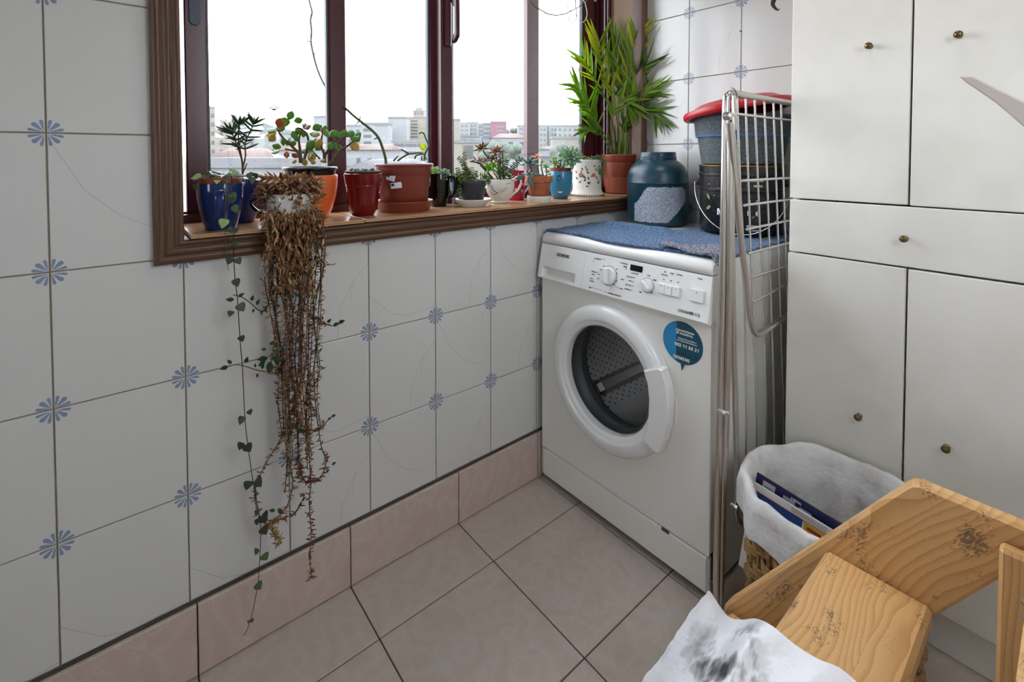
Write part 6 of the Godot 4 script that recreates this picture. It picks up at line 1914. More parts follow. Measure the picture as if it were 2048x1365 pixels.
	soil_disc(t, 46 * s, 93 * s)
	pl = thing("jade_plant", "jade plant with thick stems and red edged round leaves", "plant", c + Vector3(0, 93 * s, 0))
	d = depth_of(c)
	var js := [[[601, 326], [598, 308], [585, 294], [570, 280], [560, 268], [556, 260]], [[603, 326], [600, 300], [598, 280], [602, 262]], [[606, 326], [614, 300], [617, 285], [613, 268], [602, 258], [594, 256]], [[648, 326], [648, 308], [643, 295], [643, 280], [645, 268]], [[650, 326], [650, 312], [658, 298], [667, 285], [672, 272], [667, 278]], [[662, 328], [672, 312], [682, 300], [695, 292], [705, 284]], [[682, 300], [676, 288], [668, 278]], [[676, 288], [684, 276], [700, 272]], [[600, 305], [585, 301], [570, 298]], [[640, 318], [630, 308], [622, 300]], [[557, 256], [553, 240], [549, 226], [548, 220]]]
	for i in js.size():
		var pp := []
		for q in js[i]: pp.append(at_d(q[0], q[1], d + (float(i % 5) - 2.0) * 0.012))
		wpart(pl, "stem", tube(pp, (0.0042 if i < 6 else 0.0024) if i < 10 else 0.0011, 0.0020 if i < 10 else 0.0008, 8), M.stem_brown if i < 10 else M.stem_red)
	for q in [[572, 253, 24, 0, 0.2, 1], [577, 240, 20, 0.3, 1, 0], [591, 256, 22, 0.5, -0.2, 0], [588, 243, 19, 1, 0.4, 0], [571, 256, 20, -1, -0.2, 0], [586, 262, 18, 0.2, -1, 0], [560, 262, 28, 0.3, 1, 2], [554, 262, 24, -1, 0.1, 1], [553, 266, 22, -0.9, -0.3, 2], [550, 268, 20, -0.5, -0.9, 2], [557, 255, 20, 0.2, 1, 1], [625, 260, 18, 0.6, 0.5, 0], [618, 258, 16, -0.6, 0.4, 0], [632, 262, 17, 0.9, 0.6, 0], [620, 268, 15, 1, -0.1, 0], [609, 258, 16, 0.9, 0.2, 1], [603, 250, 14, 0.8, -0.1, 1], [600, 280, 15, -0.6, 0.3, 0], [606, 275, 16, 0.3, 0.9, 0], [593, 288, 15, -1, 0, 0], [622, 285, 16, 0.6, 0.4, 0], [630, 292, 15, 0.7, -0.4, 0], [562, 296, 18, -0.9, 0.2, 0], [560, 302, 18, -1, -0.4, 0], [567, 292, 16, -0.2, 1, 0], [573, 303, 14, -0.2, -1, 1], [574, 292, 14, 0.4, 0.7, 1], [612, 297, 26, 0.6, 0.3, 0], [626, 300, 26, -0.5, -0.1, 0], [624, 304, 22, 0.1, -0.9, 2], [640, 270, 18, -1, 0, 2], [645, 268, 16, 0.2, 1, 1], [648, 262, 12, 0.5, 0.7, 1], [642, 278, 20, -0.4, -0.8, 2], [660, 275, 20, 0.8, 0.9, 1], [656, 275, 18, -0.3, 0.8, 1], [662, 283, 18, -0.2, -0.9, 1], [668, 285, 16, 0.3, -1, 0], [680, 276, 16, -0.4, 0.5, 0], [684, 274, 17, 0.6, 0.8, 0], [695, 265, 18, 0.9, -0.2, 0], [690, 270, 16, 0.9, 0.3, 1], [677, 288, 18, 0.1, -1, 0], [700, 275, 20, 1, -0.4, 1], [704, 283, 24, 0.4, -0.6, 2], [708, 278, 20, 0.8, 0.4, 1], [712, 283, 16, 0.5, 0.6, 1], [597, 315, 16, -0.5, 0.2, 1], [608, 318, 15, 0.3, -0.6, 2], [618, 316, 16, 0.5, 0.5, 1], [640, 322, 12, 0.9, 0.2, 2], [632, 326, 12, -0.8, 0, 2], [594, 322, 12, -0.7, -0.2, 2]]:
		var p := at_d(q[0], q[1], d + rnd(-0.035, 0.03))
		var ls: float = q[2] * 0.95 * s
		leaf(pl, "leaf", round_leaf, ([M.jade_green, M.jade_red, M.jade_yellow][q[5]] if q[5] != 1 or int(q[0]) % 2 else M.jade_green), p, view_right() * q[3] + Vector3(0, q[4], 0) + rv(0.2), (EYE - p).normalized() + Vector3(0, 0.4, 0) + rv(0.45), ls, ls * 0.82, ls * 0.25)
	for k in 12:
		var a := TAU * k / 12
		wpart(pl, "flower_bud", tube([at_d(548, 220, d), at_d(548 + cos(a) * 12, 218 - absf(sin(a)) * 9 + 2, d + sin(a) * 0.01)], 0.0008, 0.0014, 5, 1), M.stem_red)

	# 5 -- red glazed pot with tiny cacti
	sp = spot(726.5, 433, 21, 38)
	s = sp[1]
	c = sp[0]
	t = thing("red_pot", "deep red glazed pot with a raised band, tiny cacti inside", "flower pot", c)
	pot_body(t, "body", [[0, 0], [20, 0], [21, 1], [25, 9], [27.5, 12], [29.5, 30], [32.5, 56], [33.8, 60], [33.2, 61.5], [34.5, 64], [37, 80], [37.8, 83], [36.5, 84], [33, 62], [0, 60]], s, M.red_glaze, 48)
	pot_body(t, "inner_pot", [[30, 70], [33, 82], [34.5, 88], [33, 89], [31, 86], [0, 84]], s, mat("dark_brown_plastic", Color(0.16, 0.075, 0.055), 0.5))
	soil_disc(t, 31 * s, 84 * s)
	var ca := thing("small_cactus", "cluster of tiny round cacti in the red pot", "cactus", c + Vector3(0, 86 * s, 0))
	for k in 7:
		var a := TAU * k / 7.0
		var rr := rnd(5, 7) * s
		part(ca, "cactus_ball", lathe([Vector2(0, -rr * 0.6), Vector2(rr * 0.8, -rr * 0.4), Vector2(rr, 0), Vector2(rr * 0.8, rr * 0.6), Vector2(rr * 0.35, rr * 0.95), Vector2(0, rr)], 10, Vector3(cos(a) * 20 * s, 2 * s, sin(a) * 20 * s) if k else Vector3(0, 3 * s, 0)), [M.heart_green, M.stem_brown, M.heart_dark][k % 3])

	# 6 -- big brown plastic pot in a saucer, climbing stem
	sp = spot(809, 425.5, 49, 57)
	s = sp[1]
	c = sp[0]
	t = thing("brown_pot", "large reddish brown plastic pot with two white price labels", "flower pot", c + Vector3(0, 4 * s, 0))
	pot_body(t, "body", [[0, 0], [43, 0], [45, 2], [51, 66], [51.5, 67], [52.5, 68], [54.5, 84], [57.5, 86], [57.5, 89], [56, 90], [53, 88], [44, 8], [0, 8]], s, M.brown_pot, 56)
	soil_disc(t, 51 * s, 80 * s)
	var sa := thing("pot_saucer", "reddish plastic saucer under the large brown pot", "saucer", c)
	pot_body(sa, "dish", [[0, 0], [48, 0], [50, 2], [53.5, 17], [56, 19], [56, 21], [53, 20], [47, 3.4], [0, 3.4]], s, M.terracotta_plastic, 56)
	var lp := mat("label_paper", Color(0.86, 0.86, 0.88), 0.5)
	for q in [[785, 353, 19, 12, -0.24], [794, 368, 22, 11, 0.12]]:
		var o := at_d(q[0], q[1], depth_of(c))
		var off := (o - c).dot(view_right())
		var a := asin(clampf(off / (49 * s), -1, 1))
		var nn := toe_of(c).rotated(Vector3.UP, a)
		var y: float = o.y
		var r := lerpf(45, 51, (y - c.y) / (66 * s)) * s + 0.0012
		var bs := Basis(Vector3.UP.cross(nn), Vector3.UP, nn) * Basis.from_euler(Vector3(0, 0, q[4]))
		var lab := wpart(t, "price_label", curved_card(c + Vector3(0, y - c.y, 0), nn, r, q[2] * s, q[3] * s, q[4]), lp)
		wpart(lab, "printed_mark", box_mesh(c + Vector3(0, y - c.y, 0) + nn * (r + 0.0004) + bs * Vector3(-q[2] * s * 0.28, q[3] * s * 0.15, -0.0005), Vector3(q[2] * s * 0.26, q[3] * s * 0.36, 0.0006), 0.0, bs), mat("ink_navy", Color(0.03, 0.03, 0.10), 0.5))
	pl = thing("climbing_stem", "long bare green stem climbing from the brown pot past the window", "plant", c + Vector3(0, 84 * s, 0))
	d = depth_of(c)
	var cs := [[772, 335], [771, 318], [765, 296], [757, 276], [745, 262], [728, 248], [710, 234], [690, 216], [666, 194], [650, 172], [640, 152], [632, 130], [626, 106], [622, 84], [623, 62], [621, 40], [624, 24], [619, 4], [616, -20], [610, -80], [606, -200], [604, -420]]
	var pp6 := []
	for q in cs: pp6.append(at_d(q[0], q[1], d - 0.02))
	wpart(pl, "stem", tube(pp6, 0.0042, 0.0022, 8, 4), M.stem_green)
	for q in [[756, 275, -8, 4], [719, 241, 2, -9], [719, 242, -8, 8], [656, 182, -7, 3], [626, 106, 5, 4], [622, 84, -10, -2], [621, 30, 5, 4]]:
		wpart(pl, "node_stub", tube([at_d(q[0], q[1], d - 0.02), at_d(q[0] + q[2], q[1] + q[3], d - 0.02)], 0.0026, 0.0010, 6, 1), M.stem_dark)
	for b in [[[795, 322], [806, 314], [818, 308], [835, 306], [846, 308], [853, 320]], [[818, 308], [810, 303], [802, 298]], [[848, 322], [850, 308], [856, 296], [857, 290], [851, 276], [848, 268], [843, 265], [838, 268]], [[829, 318], [833, 311], [845, 309]], [[787, 322], [796, 312]], [[843, 322], [844, 312]]]:
		var pp := []
		for q in b: pp.append(at_d(q[0], q[1], d))
		wpart(pl, "stem", tube(pp, 0.0030, 0.0018, 7), M.stem_green)
	leaf(pl, "leaf", ivy, M.palm_yellow, at_d(850, 302, d - 0.004), view_right() * -0.5 + Vector3(0, 1, 0), (EYE - c).normalized() + rv(0.2), 20 * s, 13 * s, 6 * s)

	# 7 -- black mug
	sp = spot(877, 414, 16, 26)
	s = sp[1]
	c = sp[0]
	t = thing("black_mug", "glossy black mug with its handle showing, pale green rosettes inside", "mug", c)
	pot_body(t, "body", [[0, 0], [15, 0], [16, 1], [18, 10], [21, 22], [22.5, 40], [23, 64], [22.5, 65.5], [21.5, 64], [20, 30], [14, 3], [0, 3]], s, M.black_glaze, 44)
	var rg := view_right()
	part(t, "handle", strap([rg * 22 * s + Vector3(0, 58 * s, 0), rg * 30 * s + Vector3(0, 60 * s, 0), rg * 35 * s + Vector3(0, 50 * s, 0), rg * 33.5 * s + Vector3(0, 32 * s, 0), rg * 27 * s + Vector3(0, 19 * s, 0), rg * 19.5 * s + Vector3(0, 17 * s, 0)], 5 * s, 3 * s, look.z), M.black_glaze)
	soil_disc(t, 20 * s, 56 * s)
	pl = thing("pale_rosettes", "pale green rosette succulent spilling over the black mug", "plant", c + Vector3(0, 60 * s, 0))
	d = depth_of(c)
	for q in [[884, 352, 15, 20], [870, 344, 14, 16], [878, 362, 12, 14], [892, 346, 11, 12], [866, 350, 10, 10]]:
		var p := at_d(q[0], q[1], d - 0.018)
		rosette(pl, M.echeveria if q[0] > 876 else M.echeveria_pale, spoon, p, Vector3(0, 0.6, 0) + (EYE - p).normalized(), q[3], q[2] * s, q[2] * 0.62 * s, q[2] * 0.35 * s, 1.5)
	wpart(pl, "stem", tube([c + Vector3(0, 54 * s, 0), at_d(880, 352, d - 0.012), at_d(880, 360, d - 0.02)], 0.003, 0.002, 6), M.stem_green)

	# 8 -- slate grey pot on a white saucer, necklace succulents
	sp = spot(945, 415, 27, 38)
	s = sp[1]
	c = sp[0]
	t = thing("white_saucer", "white china saucer under the slate grey pot", "saucer", c)
	pot_body(t, "dish", [[0, 0], [25, 0], [27, 2], [34, 9], [38, 13.5], [38, 15], [36, 15], [30, 9], [22, 3.5], [0, 3.5]], s, M.white_glaze, 48)
	var pc := c + Vector3(0, 3.7 * s, 0) + rg * 2.0 * s
	t = thing("slate_pot", "slate grey plastic pot overflowing with necklace succulents", "flower pot", pc)
	pot_body(t, "body", [[0, 0], [18.5, 0], [19.5, 1], [23.5, 35], [24.5, 36], [25.5, 47], [25, 48.5], [23.5, 47], [18, 8], [0, 8]], s, M.slate_plastic, 44)
	soil_disc(t, 23 * s, 42 * s)
	pl = thing("necklace_succulent", "clump of stacked green necklace succulents in the slate pot", "plant", pc + Vector3(0, 42 * s, 0))
	d = depth_of(pc)
	var nk := [[[940, 360], [932, 340], [924, 325], [916, 314]], [[935, 362], [930, 345], [929, 325], [929, 304]], [[930, 365], [918, 358], [908, 350]], [[932, 362], [920, 348], [914, 336]], [[938, 362], [926, 352], [920, 344]], [[942, 362], [940, 348], [944, 335]], [[930, 364], [924, 362], [921, 380], [922, 402]], [[925, 364], [915, 360], [908, 355]], [[948, 362], [950, 350], [952, 340]], [[935, 358], [936, 346], [931, 334]], [[944, 360], [948, 352], [955, 348]], [[928, 366], [914, 364], [906, 358]], [[934, 364], [922, 356], [912, 345]], [[928, 364], [918, 352], [916, 340]], [[940, 364], [934, 354], [938, 342]], [[924, 366], [916, 366], [914, 376], [916, 388]]]
	for i in nk.size():
		var pp := []
		for q in nk[i]: pp.append(at_d(q[0], q[1], d - 0.012 + 0.006 * (i % 4)))
		wpart(pl, "leafy_stem", necklace(pp, 3.8 * s, (10.5 if i != 1 else 11.0) * s, 11.0 * s, 0.6), [M.neck_green, M.neck_straw, M.neck_green, M.neck_dark][i % 4] if i > 0 else M.neck_dark)
	# small grey pot half hidden behind it
	sp = spot(913, 404, 10, 14)
	var c2: Vector3 = sp[0]
	var s2: float = sp[1]
	t = thing("small_grey_pot", "small light grey pot half hidden behind the slate pot", "flower pot", c2)
	pot_body(t, "body", [[0, 0], [8, 0], [10, 26], [12, 27], [13, 44], [12, 44], [9, 20], [0, 20]], s2, mat("pale_slate", Color(0.36, 0.38, 0.43), 0.5), 24)
	soil_disc(t, 11 * s2, 40 * s2)

	# 9 -- white cup with drawn cat, mixed succulents
	sp = spot(1000, 407, 19, 29)
	s = sp[1]
	c = sp[0]
	t = thing("cat_cup", "round white cup with black line drawing and a curved handle", "cup", c)
	pot_body(t, "body", [[0, 0], [17, 0], [18.5, 1.5], [17, 4], [21, 10], [27, 22], [29, 34], [28, 46], [27, 47], [25, 44], [20, 12], [0, 8]], s, M.white_glaze, 44)
	part(t, "handle", strap([rg * 26 * s + Vector3(0, 42 * s, 0), rg * 33 * s + Vector3(0, 50 * s, 0), rg * 40 * s + Vector3(0, 48 * s, 0), rg * 42 * s + Vector3(0, 38 * s, 0), rg * 35 * s + Vector3(0, 24 * s, 0), rg * 22 * s + Vector3(0, 14 * s, 0)], 4 * s, 2.4 * s, look.z), M.white_glaze)
	var tb := toe_of(c)
	for q in [[-15, 28, -4, 20, 1.6], [-15, 28, -17, 36, 1.6], [-12, 17, -4, 22, 1.6], [0, 24, 14, 33, 1.0], [1, 21, 17, 30, 1.0], [12, 38, 20, 40, 1.4], [-20, 24, -12, 17, 1.2]]:
		var ln := []
		for k in 5:
			var x := lerpf(q[0], q[2], k / 4.0)
			var y := lerpf(q[1], q[3], k / 4.0)
			var r := (29.0 - 0.012 * pow(y - 34.0, 2) * 1.2) * s + 0.0002
			var a := asin(clampf(x * s / r, -1, 1))
			ln.append(tb.rotated(Vector3.UP, a) * r + Vector3(0, y * s, 0))
		part(t, "drawn_line", tube(ln, q[4] * 0.35 * s, -1, 5, 2), M.ink)
	soil_disc(t, 25 * s, 43 * s)
	pl = thing("bronze_succulent", "leggy bronze and green succulents growing in the white cup", "plant", c + Vector3(0, 44 * s, 0))
	d = depth_of(c)
	for b in [[[1000, 362], [995, 340], [982, 322], [970, 308], [966, 300]], [[1002, 362], [998, 340], [993, 318], [990, 305]], [[1008, 362], [1006, 335], [1005, 305]], [[985, 362], [965, 330], [940, 323]], [[990, 362], [975, 345], [960, 330]]]:
		var pp := []
		for q in b: pp.append(at_d(q[0], q[1], d))
		wpart(pl, "stem", tube(pp, 0.0032, 0.0024, 7), M.stem_brown)
	for q in [[965, 298, 20, 13, 0], [994, 304, 19, 14, 1], [985, 318, 14, 10, 0], [1000, 325, 13, 10, 0], [1012, 322, 9, 9, 2], [988, 332, 13, 10, 2], [978, 338, 16, 12, 2], [1000, 340, 15, 12, 2], [960, 322, 11, 6, 1], [950, 320, 10, 5, 1], [972, 322, 10, 6, 1], [1013, 340, 10, 8, 1], [1020, 358, 15, 7, 3], [1005, 352, 12, 9, 3]]:
		var p := at_d(q[0], q[1], d - 0.01)
		rosette(pl, [M.bronze, M.jade_red, M.bright_green, M.neck_green][q[4]], spoon, p, Vector3(0, 0.8, 0) + (EYE - p).normalized() * 0.7 + rv(0.3), q[3], q[2] * s, q[2] * 0.42 * s, q[2] * 0.30 * s, 1.45)
	for b in [[[1000, 355], [1012, 348], [1025, 336], [1038, 320], [1046, 316]], [[990, 350], [1000, 345], [1012, 352], [1020, 345], [1030, 340]], [[975, 352], [970, 362], [982, 366], [995, 360]], [[960, 352], [972, 352], [978, 362]], [[1000, 345], [1010, 332], [1014, 320]]]:
		var pp := []
		for q in b: pp.append(at_d(q[0], q[1], d - 0.03))
		wpart(pl, "leafy_stem", necklace(pp, 3.8 * s, 10.0 * s, 10.5 * s, 0.75), [M.neck_green, M.neck_dark, M.neck_straw][int(b[0][0]) % 3])

	# 10 -- pink dotted mug behind
	sp = spot(1033, 400, 15, 18)
	s = sp[1]
	c = sp[0]
	t = thing("pink_mug", "pink mug with white and plum dots standing behind the cat cup", "mug", c)
	var pk := pot_body(t, "body", [[0, 0], [15, 0], [16, 2], [16.5, 30], [17.5, 58], [17, 59], [16, 58], [14, 4], [0, 4]], s, M.pink_glaze, 40)
	tb = toe_of(c)
	for k in 26:
		var a := rnd(-1.3, 1.3)
		var y := rnd(5, 54) * s
		var nn := tb.rotated(Vector3.UP, a)
		part(pk, "printed_dot", lathe([Vector2(rnd(1.4, 3.0) * s, 0.0), Vector2(0, 0.0004)], 9, nn * 17.2 * s + Vector3(0, y, 0), Basis(Vector3.UP.cross(nn), nn, Vector3.UP.cross(nn).cross(nn))), M.pink_dot if k % 2 else M.plum_dot)
	part(t, "handle", strap([rg * 16 * s + Vector3(0, 44 * s, 0), rg * 25 * s + Vector3(0, 42 * s, 0), rg * 27 * s + Vector3(0, 30 * s, 0), rg * 15 * s + Vector3(0, 14 * s, 0)], 3 * s, 2 * s, look.z), M.white_glaze)

	# 11 -- small terracotta pot on a white dish
	sp = spot(1078, 406, 23, 28)
	s = sp[1]
	c = sp[0]
	t = thing("white_dish", "small white straight-sided dish under the terracotta pot", "saucer", c)
	pot_body(t, "dish", [[0, 0], [23, 0], [23.5, 1], [23.8, 12], [22.5, 12.5], [21.5, 4], [0, 4]], s, M.white_paint, 40)
	t = thing("terracotta_pot", "small clay flower pot with a thick rim on a white dish", "flower pot", c + Vector3(0, 4.2 * s, 0))
	pot_body(t, "body", [[0, 0], [17, 0], [18.5, 1.5], [23.5, 34], [25.5, 35], [27, 36], [27.5, 47], [26, 48], [24, 46], [17, 6], [0, 6]], s, tc, 40)
	soil_disc(t, 24.5 * s, 43 * s)
	pl = thing("ghost_plant", "blue-green ghost plant rosettes with a pink sprig in the clay pot", "plant", c + Vector3(0, 46 * s, 0))
	d = depth_of(c)
	for q in [[1060, 328, 24, 13, 0], [1058, 350, 16, 8, 0], [1074, 316, 14, 9, 1], [1092, 335, 13, 14, 2], [1084, 325, 8, 10, 2], [1096, 345, 9, 10, 2], [1100, 350, 8, 8, 2]]:
		var p := at_d(q[0], q[1], d - 0.012)
		rosette(pl, [M.ghost_blue, M.ghost_pink, M.echeveria_pale][q[4]], spoon, p, Vector3(0, 0.9, 0) + (EYE - p).normalized() * 0.5, q[3], q[2] * s, q[2] * 0.42 * s, q[2] * 0.18 * s, 1.55)
	for b in [[[1075, 358], [1065, 345], [1060, 330]], [[1088, 358], [1084, 342], [1082, 328]], [[1092, 358], [1093, 346], [1092, 336]], [[1078, 358], [1076, 335], [1074, 318]]]:
		var pp := []
		for q in b: pp.append(at_d(q[0], q[1], d))
		wpart(pl, "stem", tube(pp, 0.0028, 0.002, 6), M.stem_brown)
	for q in [[1050, 352, 20, -1, -0.3], [1060, 350, 22, 0, -1], [1066, 352, 18, 1, 0.1], [1062, 362, 18, 0.2, -1]]:
		var p := at_d(q[0], q[1], d - 0.045)
		leaf(pl, "leaf", spoon, M.ghost_blue, p, view_right() * q[3] + Vector3(0, q[4], 0), (EYE - p).normalized() + rv(0.2), q[2] * s, q[2] * 0.5 * s, 5 * s)

	# 12 -- turquoise pot with a face
	sp = spot(1121, 398.5, 15, 24)
	s = sp[1]
	c = sp[0]
	t = thing("turquoise_pot", "turquoise ceramic pot with small face details, brown pot inside", "flower pot", c)
	pot_body(t, "body", [[0, 0], [12, 0], [15, 1.5], [19, 8], [22, 20], [23.2, 36], [23.5, 54], [23, 55], [21.8, 54], [18, 10], [0, 8]], s, M.sky_glaze, 44)
	tb = toe_of(c)
	for q in [[-0.15, 46, 4.2, 1.6, 0], [-0.05, 15, 4.5, 2.8, 1]]:
		var nn := tb.rotated(Vector3.UP, q[0])
		part(t, "painted_eye", lathe([Vector2(q[2] * s, 0.0), Vector2(q[2] * 0.7 * s, 0.0006), Vector2(0, 0.0008)], 14, nn * (23.3 if q[1] > 30 else 20.4) * s + Vector3(0, q[1] * s, 0), Basis(Vector3.UP.cross(nn), nn, Vector3.UP.cross(nn).cross(nn) * (q[3] / q[2]))), M.ink if q[4] == 0 else M.white_glaze)
	part(t, "painted_brow", tube([tb.rotated(Vector3.UP, -0.32) * 23.4 * s + Vector3(0, 44 * s, 0), tb.rotated(Vector3.UP, -0.26) * 23.4 * s + Vector3(0, 38 * s, 0), tb.rotated(Vector3.UP, -0.05) * 23.4 * s + Vector3(0, 37 * s, 0), tb.rotated(Vector3.UP, 0.02) * 23.4 * s + Vector3(0, 43 * s, 0)], 0.5 * s, -1, 5), M.ink)
	pot_body(t, "inner_pot", [[19, 46], [21, 54], [22, 62], [20, 62], [18, 54], [0, 52]], s, M.terracotta_plastic, 36)
	soil_disc(t, 19 * s, 56 * s)
	pl = thing("large_rosette", "large pale green echeveria rosette over the turquoise pot", "plant", c + Vector3(0, 58 * s, 0))
	d = depth_of(c)
	var pr := at_d(1141, 316, d - 0.03)
	rosette(pl, M.echeveria, spoon, pr, (EYE - pr).normalized() + Vector3(0, 0.35, 0), 26, 27 * s, 11 * s, 5 * s, 1.6)
	wpart(pl, "stem", tube([c + Vector3(0, 54 * s, 0), at_d(1132, 326, d - 0.015), pr], 0.0035, 0.003, 6), M.stem_green)
	for q in [[1110, 326, 17, 10, 1], [1118, 334, 14, 9, 0], [1122, 312, 10, 8, 1], [1106, 318, 11, 7, 1]]:
		var p := at_d(q[0], q[1], d - 0.008)
		rosette(pl, [M.echeveria, M.echeveria_pale][q[4]], spoon, p, Vector3(0, 0.8, 0) + (EYE - p).normalized() * 0.6 + rv(0.3), q[3], q[2] * s, q[2] * 0.4 * s, q[2] * 0.25 * s, 1.4)
		wpart(pl, "stem", tube([c + Vector3(0, 54 * s, 0), p], 0.0028, 0.002, 6, 1), M.stem_green)
	for b in [[[1118, 322], [1122, 308], [1127, 298], [1124, 293]], [[1124, 320], [1135, 300], [1142, 294], [1150, 296]]]:
		var pp := []
		for q in b: pp.append(at_d(q[0], q[1], d + 0.01))
		wpart(pl, "leafy_stem", necklace(pp, 4.2 * s, 6 * s, 5 * s, 0.7), M.dark_green)
	# small red pot glimpsed between
	sp = spot(1147, 387, 8, 9)
	t = thing("small_red_pot", "small red pot glimpsed between the turquoise pot and the floral tankard", "flower pot", sp[0])
	pot_body(t, "body", [[0, 0], [7, 0], [8, 1], [9, 24], [8.5, 25], [7, 22], [0, 18]], sp[1], M.red_glaze, 24)
	soil_disc(t, 7 * sp[1], 19 * sp[1])

	# 13 -- white enamel tankard with floral print
	sp = spot(1174, 394, 31, 34)
	s = sp[1]
	c = sp[0]
	t = thing("floral_tankard", "white tankard with brown floral print and beaded foot", "tankard", c)
	var fb := pot_body(t, "body", [[0, 0], [32, 0], [33, 3], [32, 6], [29.5, 10], [28.5, 16], [28.2, 68], [29, 70], [28.5, 72], [27, 71], [26, 20], [0, 12]], s, M.white_paint, 48)
	tb = toe_of(c)
	for k in 44:
		var nn := tb.rotated(Vector3.UP, TAU * k / 44)
		part(fb, "foot_bead", lathe([Vector2(1.3 * s, -1.2 * s), Vector2(1.6 * s, 0), Vector2(0, 1.6 * s)], 6, nn * 32.8 * s + Vector3(0, 2.4 * s, 0)), M.vine_print)
	for q in [[-12, 42, 7, 0, 0], [13, 42, 6, 0, 0], [-3, 36, 8, 0.8, 1], [-6, 30, 7, -0.6, 1], [3, 45, 7, 0.6, 1], [0, 26, 8, -1.2, 1], [4, 33, 7, 0.4, 1], [-18, 34, 7, 1.0, 1], [-16, 27, 7, -1.0, 1], [-8, 52, 6, 0.7, 1], [-4, 56, 5, -0.5, 1], [2, 52, 6, 1.1, 1], [18, 50, 6, 0.4, 1], [22, 44, 6, -0.8, 1], [19, 34, 7, 0.2, 1], [23, 30, 6, 1.0, 1], [20, 26, 7, -1.2, 1], [-20, 46, 6, 0.8, 1], [8, 38, 5, -0.4, 1], [16, 58, 5, 0.9, 1], [-13, 48, 5, -0.9, 1], [6, 24, 5, 0.7, 1], [-2, 20, 6, -1.4, 1]]:
		var a := asin(clampf(q[0] / 29.0, -1, 1))
		var nn := tb.rotated(Vector3.UP, a)
		var bs := Basis(Vector3.UP.cross(nn), Vector3.UP, nn) * Basis.from_euler(Vector3(0, 0, q[3]))
		if q[4] == 0: part(fb, "printed_flower", lathe([Vector2(q[2] * s * 0.7, 0), Vector2(0, 0.0006)], 8, nn * 28.6 * s + Vector3(0, q[1] * s, 0), Basis(Vector3.UP.cross(nn), nn, Vector3.UP.cross(nn).cross(nn))), M.flower_print)
		else: part(fb, "printed_leaf", ivy, M.vine_print, Transform3D(Basis(bs.x * q[2] * 0.5 * s, bs.y * q[2] * s, bs.z * 0.0012), nn * 28.6 * s + Vector3(0, q[1] * s, 0)))
	soil_disc(t, 26 * s, 67 * s)
	pl = thing("trailing_succulent", "necklace succulent trailing over the floral tankard", "plant", c + Vector3(0, 70 * s, 0))
	d = depth_of(c)
	for b in [[[1186, 324], [1200, 318], [1210, 322], [1208, 336], [1204, 345]], [[1190, 322], [1196, 336], [1203, 346], [1208, 356]], [[1180, 322], [1190, 314], [1198, 314]], [[1188, 322], [1192, 330], [1190, 334]], [[1165, 320], [1160, 308], [1155, 300]]]:
		var pp := []
		for q in b: pp.append(at_d(q[0], q[1], d - 0.045))
		pp[0] = c + Vector3(0, 68 * s, 0) + (pp[0] - c) * Vector3(0.6, 0, 0.6)
		wpart(pl, "leafy_stem", necklace(pp, 3.4 * s, 7.5 * s, 7.5 * s, 0.7), M.neck_green if int(b[0][0]) % 4 else M.heart_green)
	for q in [[1168, 316, 7, 8], [1175, 318, 8, 8], [1162, 312, 7, 7]]:
		var p := at_d(q[0], q[1], d)
		rosette(pl, M.jade_yellow, spoon, p, Vector3.UP + rv(0.3), q[3], q[2] * s, q[2] * 0.45 * s, 2 * s, 1.3)

	# 14 -- palm in a terracotta plastic pot set in a second pot
	sp = spot(1240, 388, 29, 37)
	s = sp[1]
	c = sp[0]
	t = thing("palm_pot", "terracotta plastic pot set inside a paler pot at the sill end", "flower pot", c)
	pot_body(t, "outer_pot", [[0, 0], [26, 0], [29, 2], [33.5, 28], [34.5, 32.5], [33, 33], [31, 20], [0, 12]], s, mat("rose_plastic", Color(0.60, 0.33, 0.25), 0.25), 44)
	pot_body(t, "inner_pot", [[31, 24], [33, 34], [34.5, 62], [35.5, 63], [36.5, 73], [38, 74], [38, 77], [36.5, 78], [34.5, 74], [33, 60], [0, 58]], s, M.terracotta_plastic, 44)
	soil_disc(t, 34 * s, 68 * s)
	palm(c, s)

func toe_of(c: Vector3) -> Vector3: return Vector3(EYE.x - c.x, 0, EYE.z - c.z).normalized()
func curved_card(o: Vector3, nn: Vector3, r: float, w: float, h: float, rot: float) -> ArrayMesh:
	var st := st_new(1)
	var n := 6
	for i in n:
		for j in 2:
			var q := []
			for e in [[i, j], [i + 1, j], [i + 1, j + 1], [i, j + 1]]:
				var l := Vector2((float(e[0]) / n - 0.5) * w, (float(e[1]) / 2 - 0.5) * h).rotated(rot)
				q.append(o + nn.rotated(Vector3.UP, l.x / r) * r + Vector3(0, l.y, 0))
			quad(st, q[0], q[1], q[2], q[3])
	return done(st)

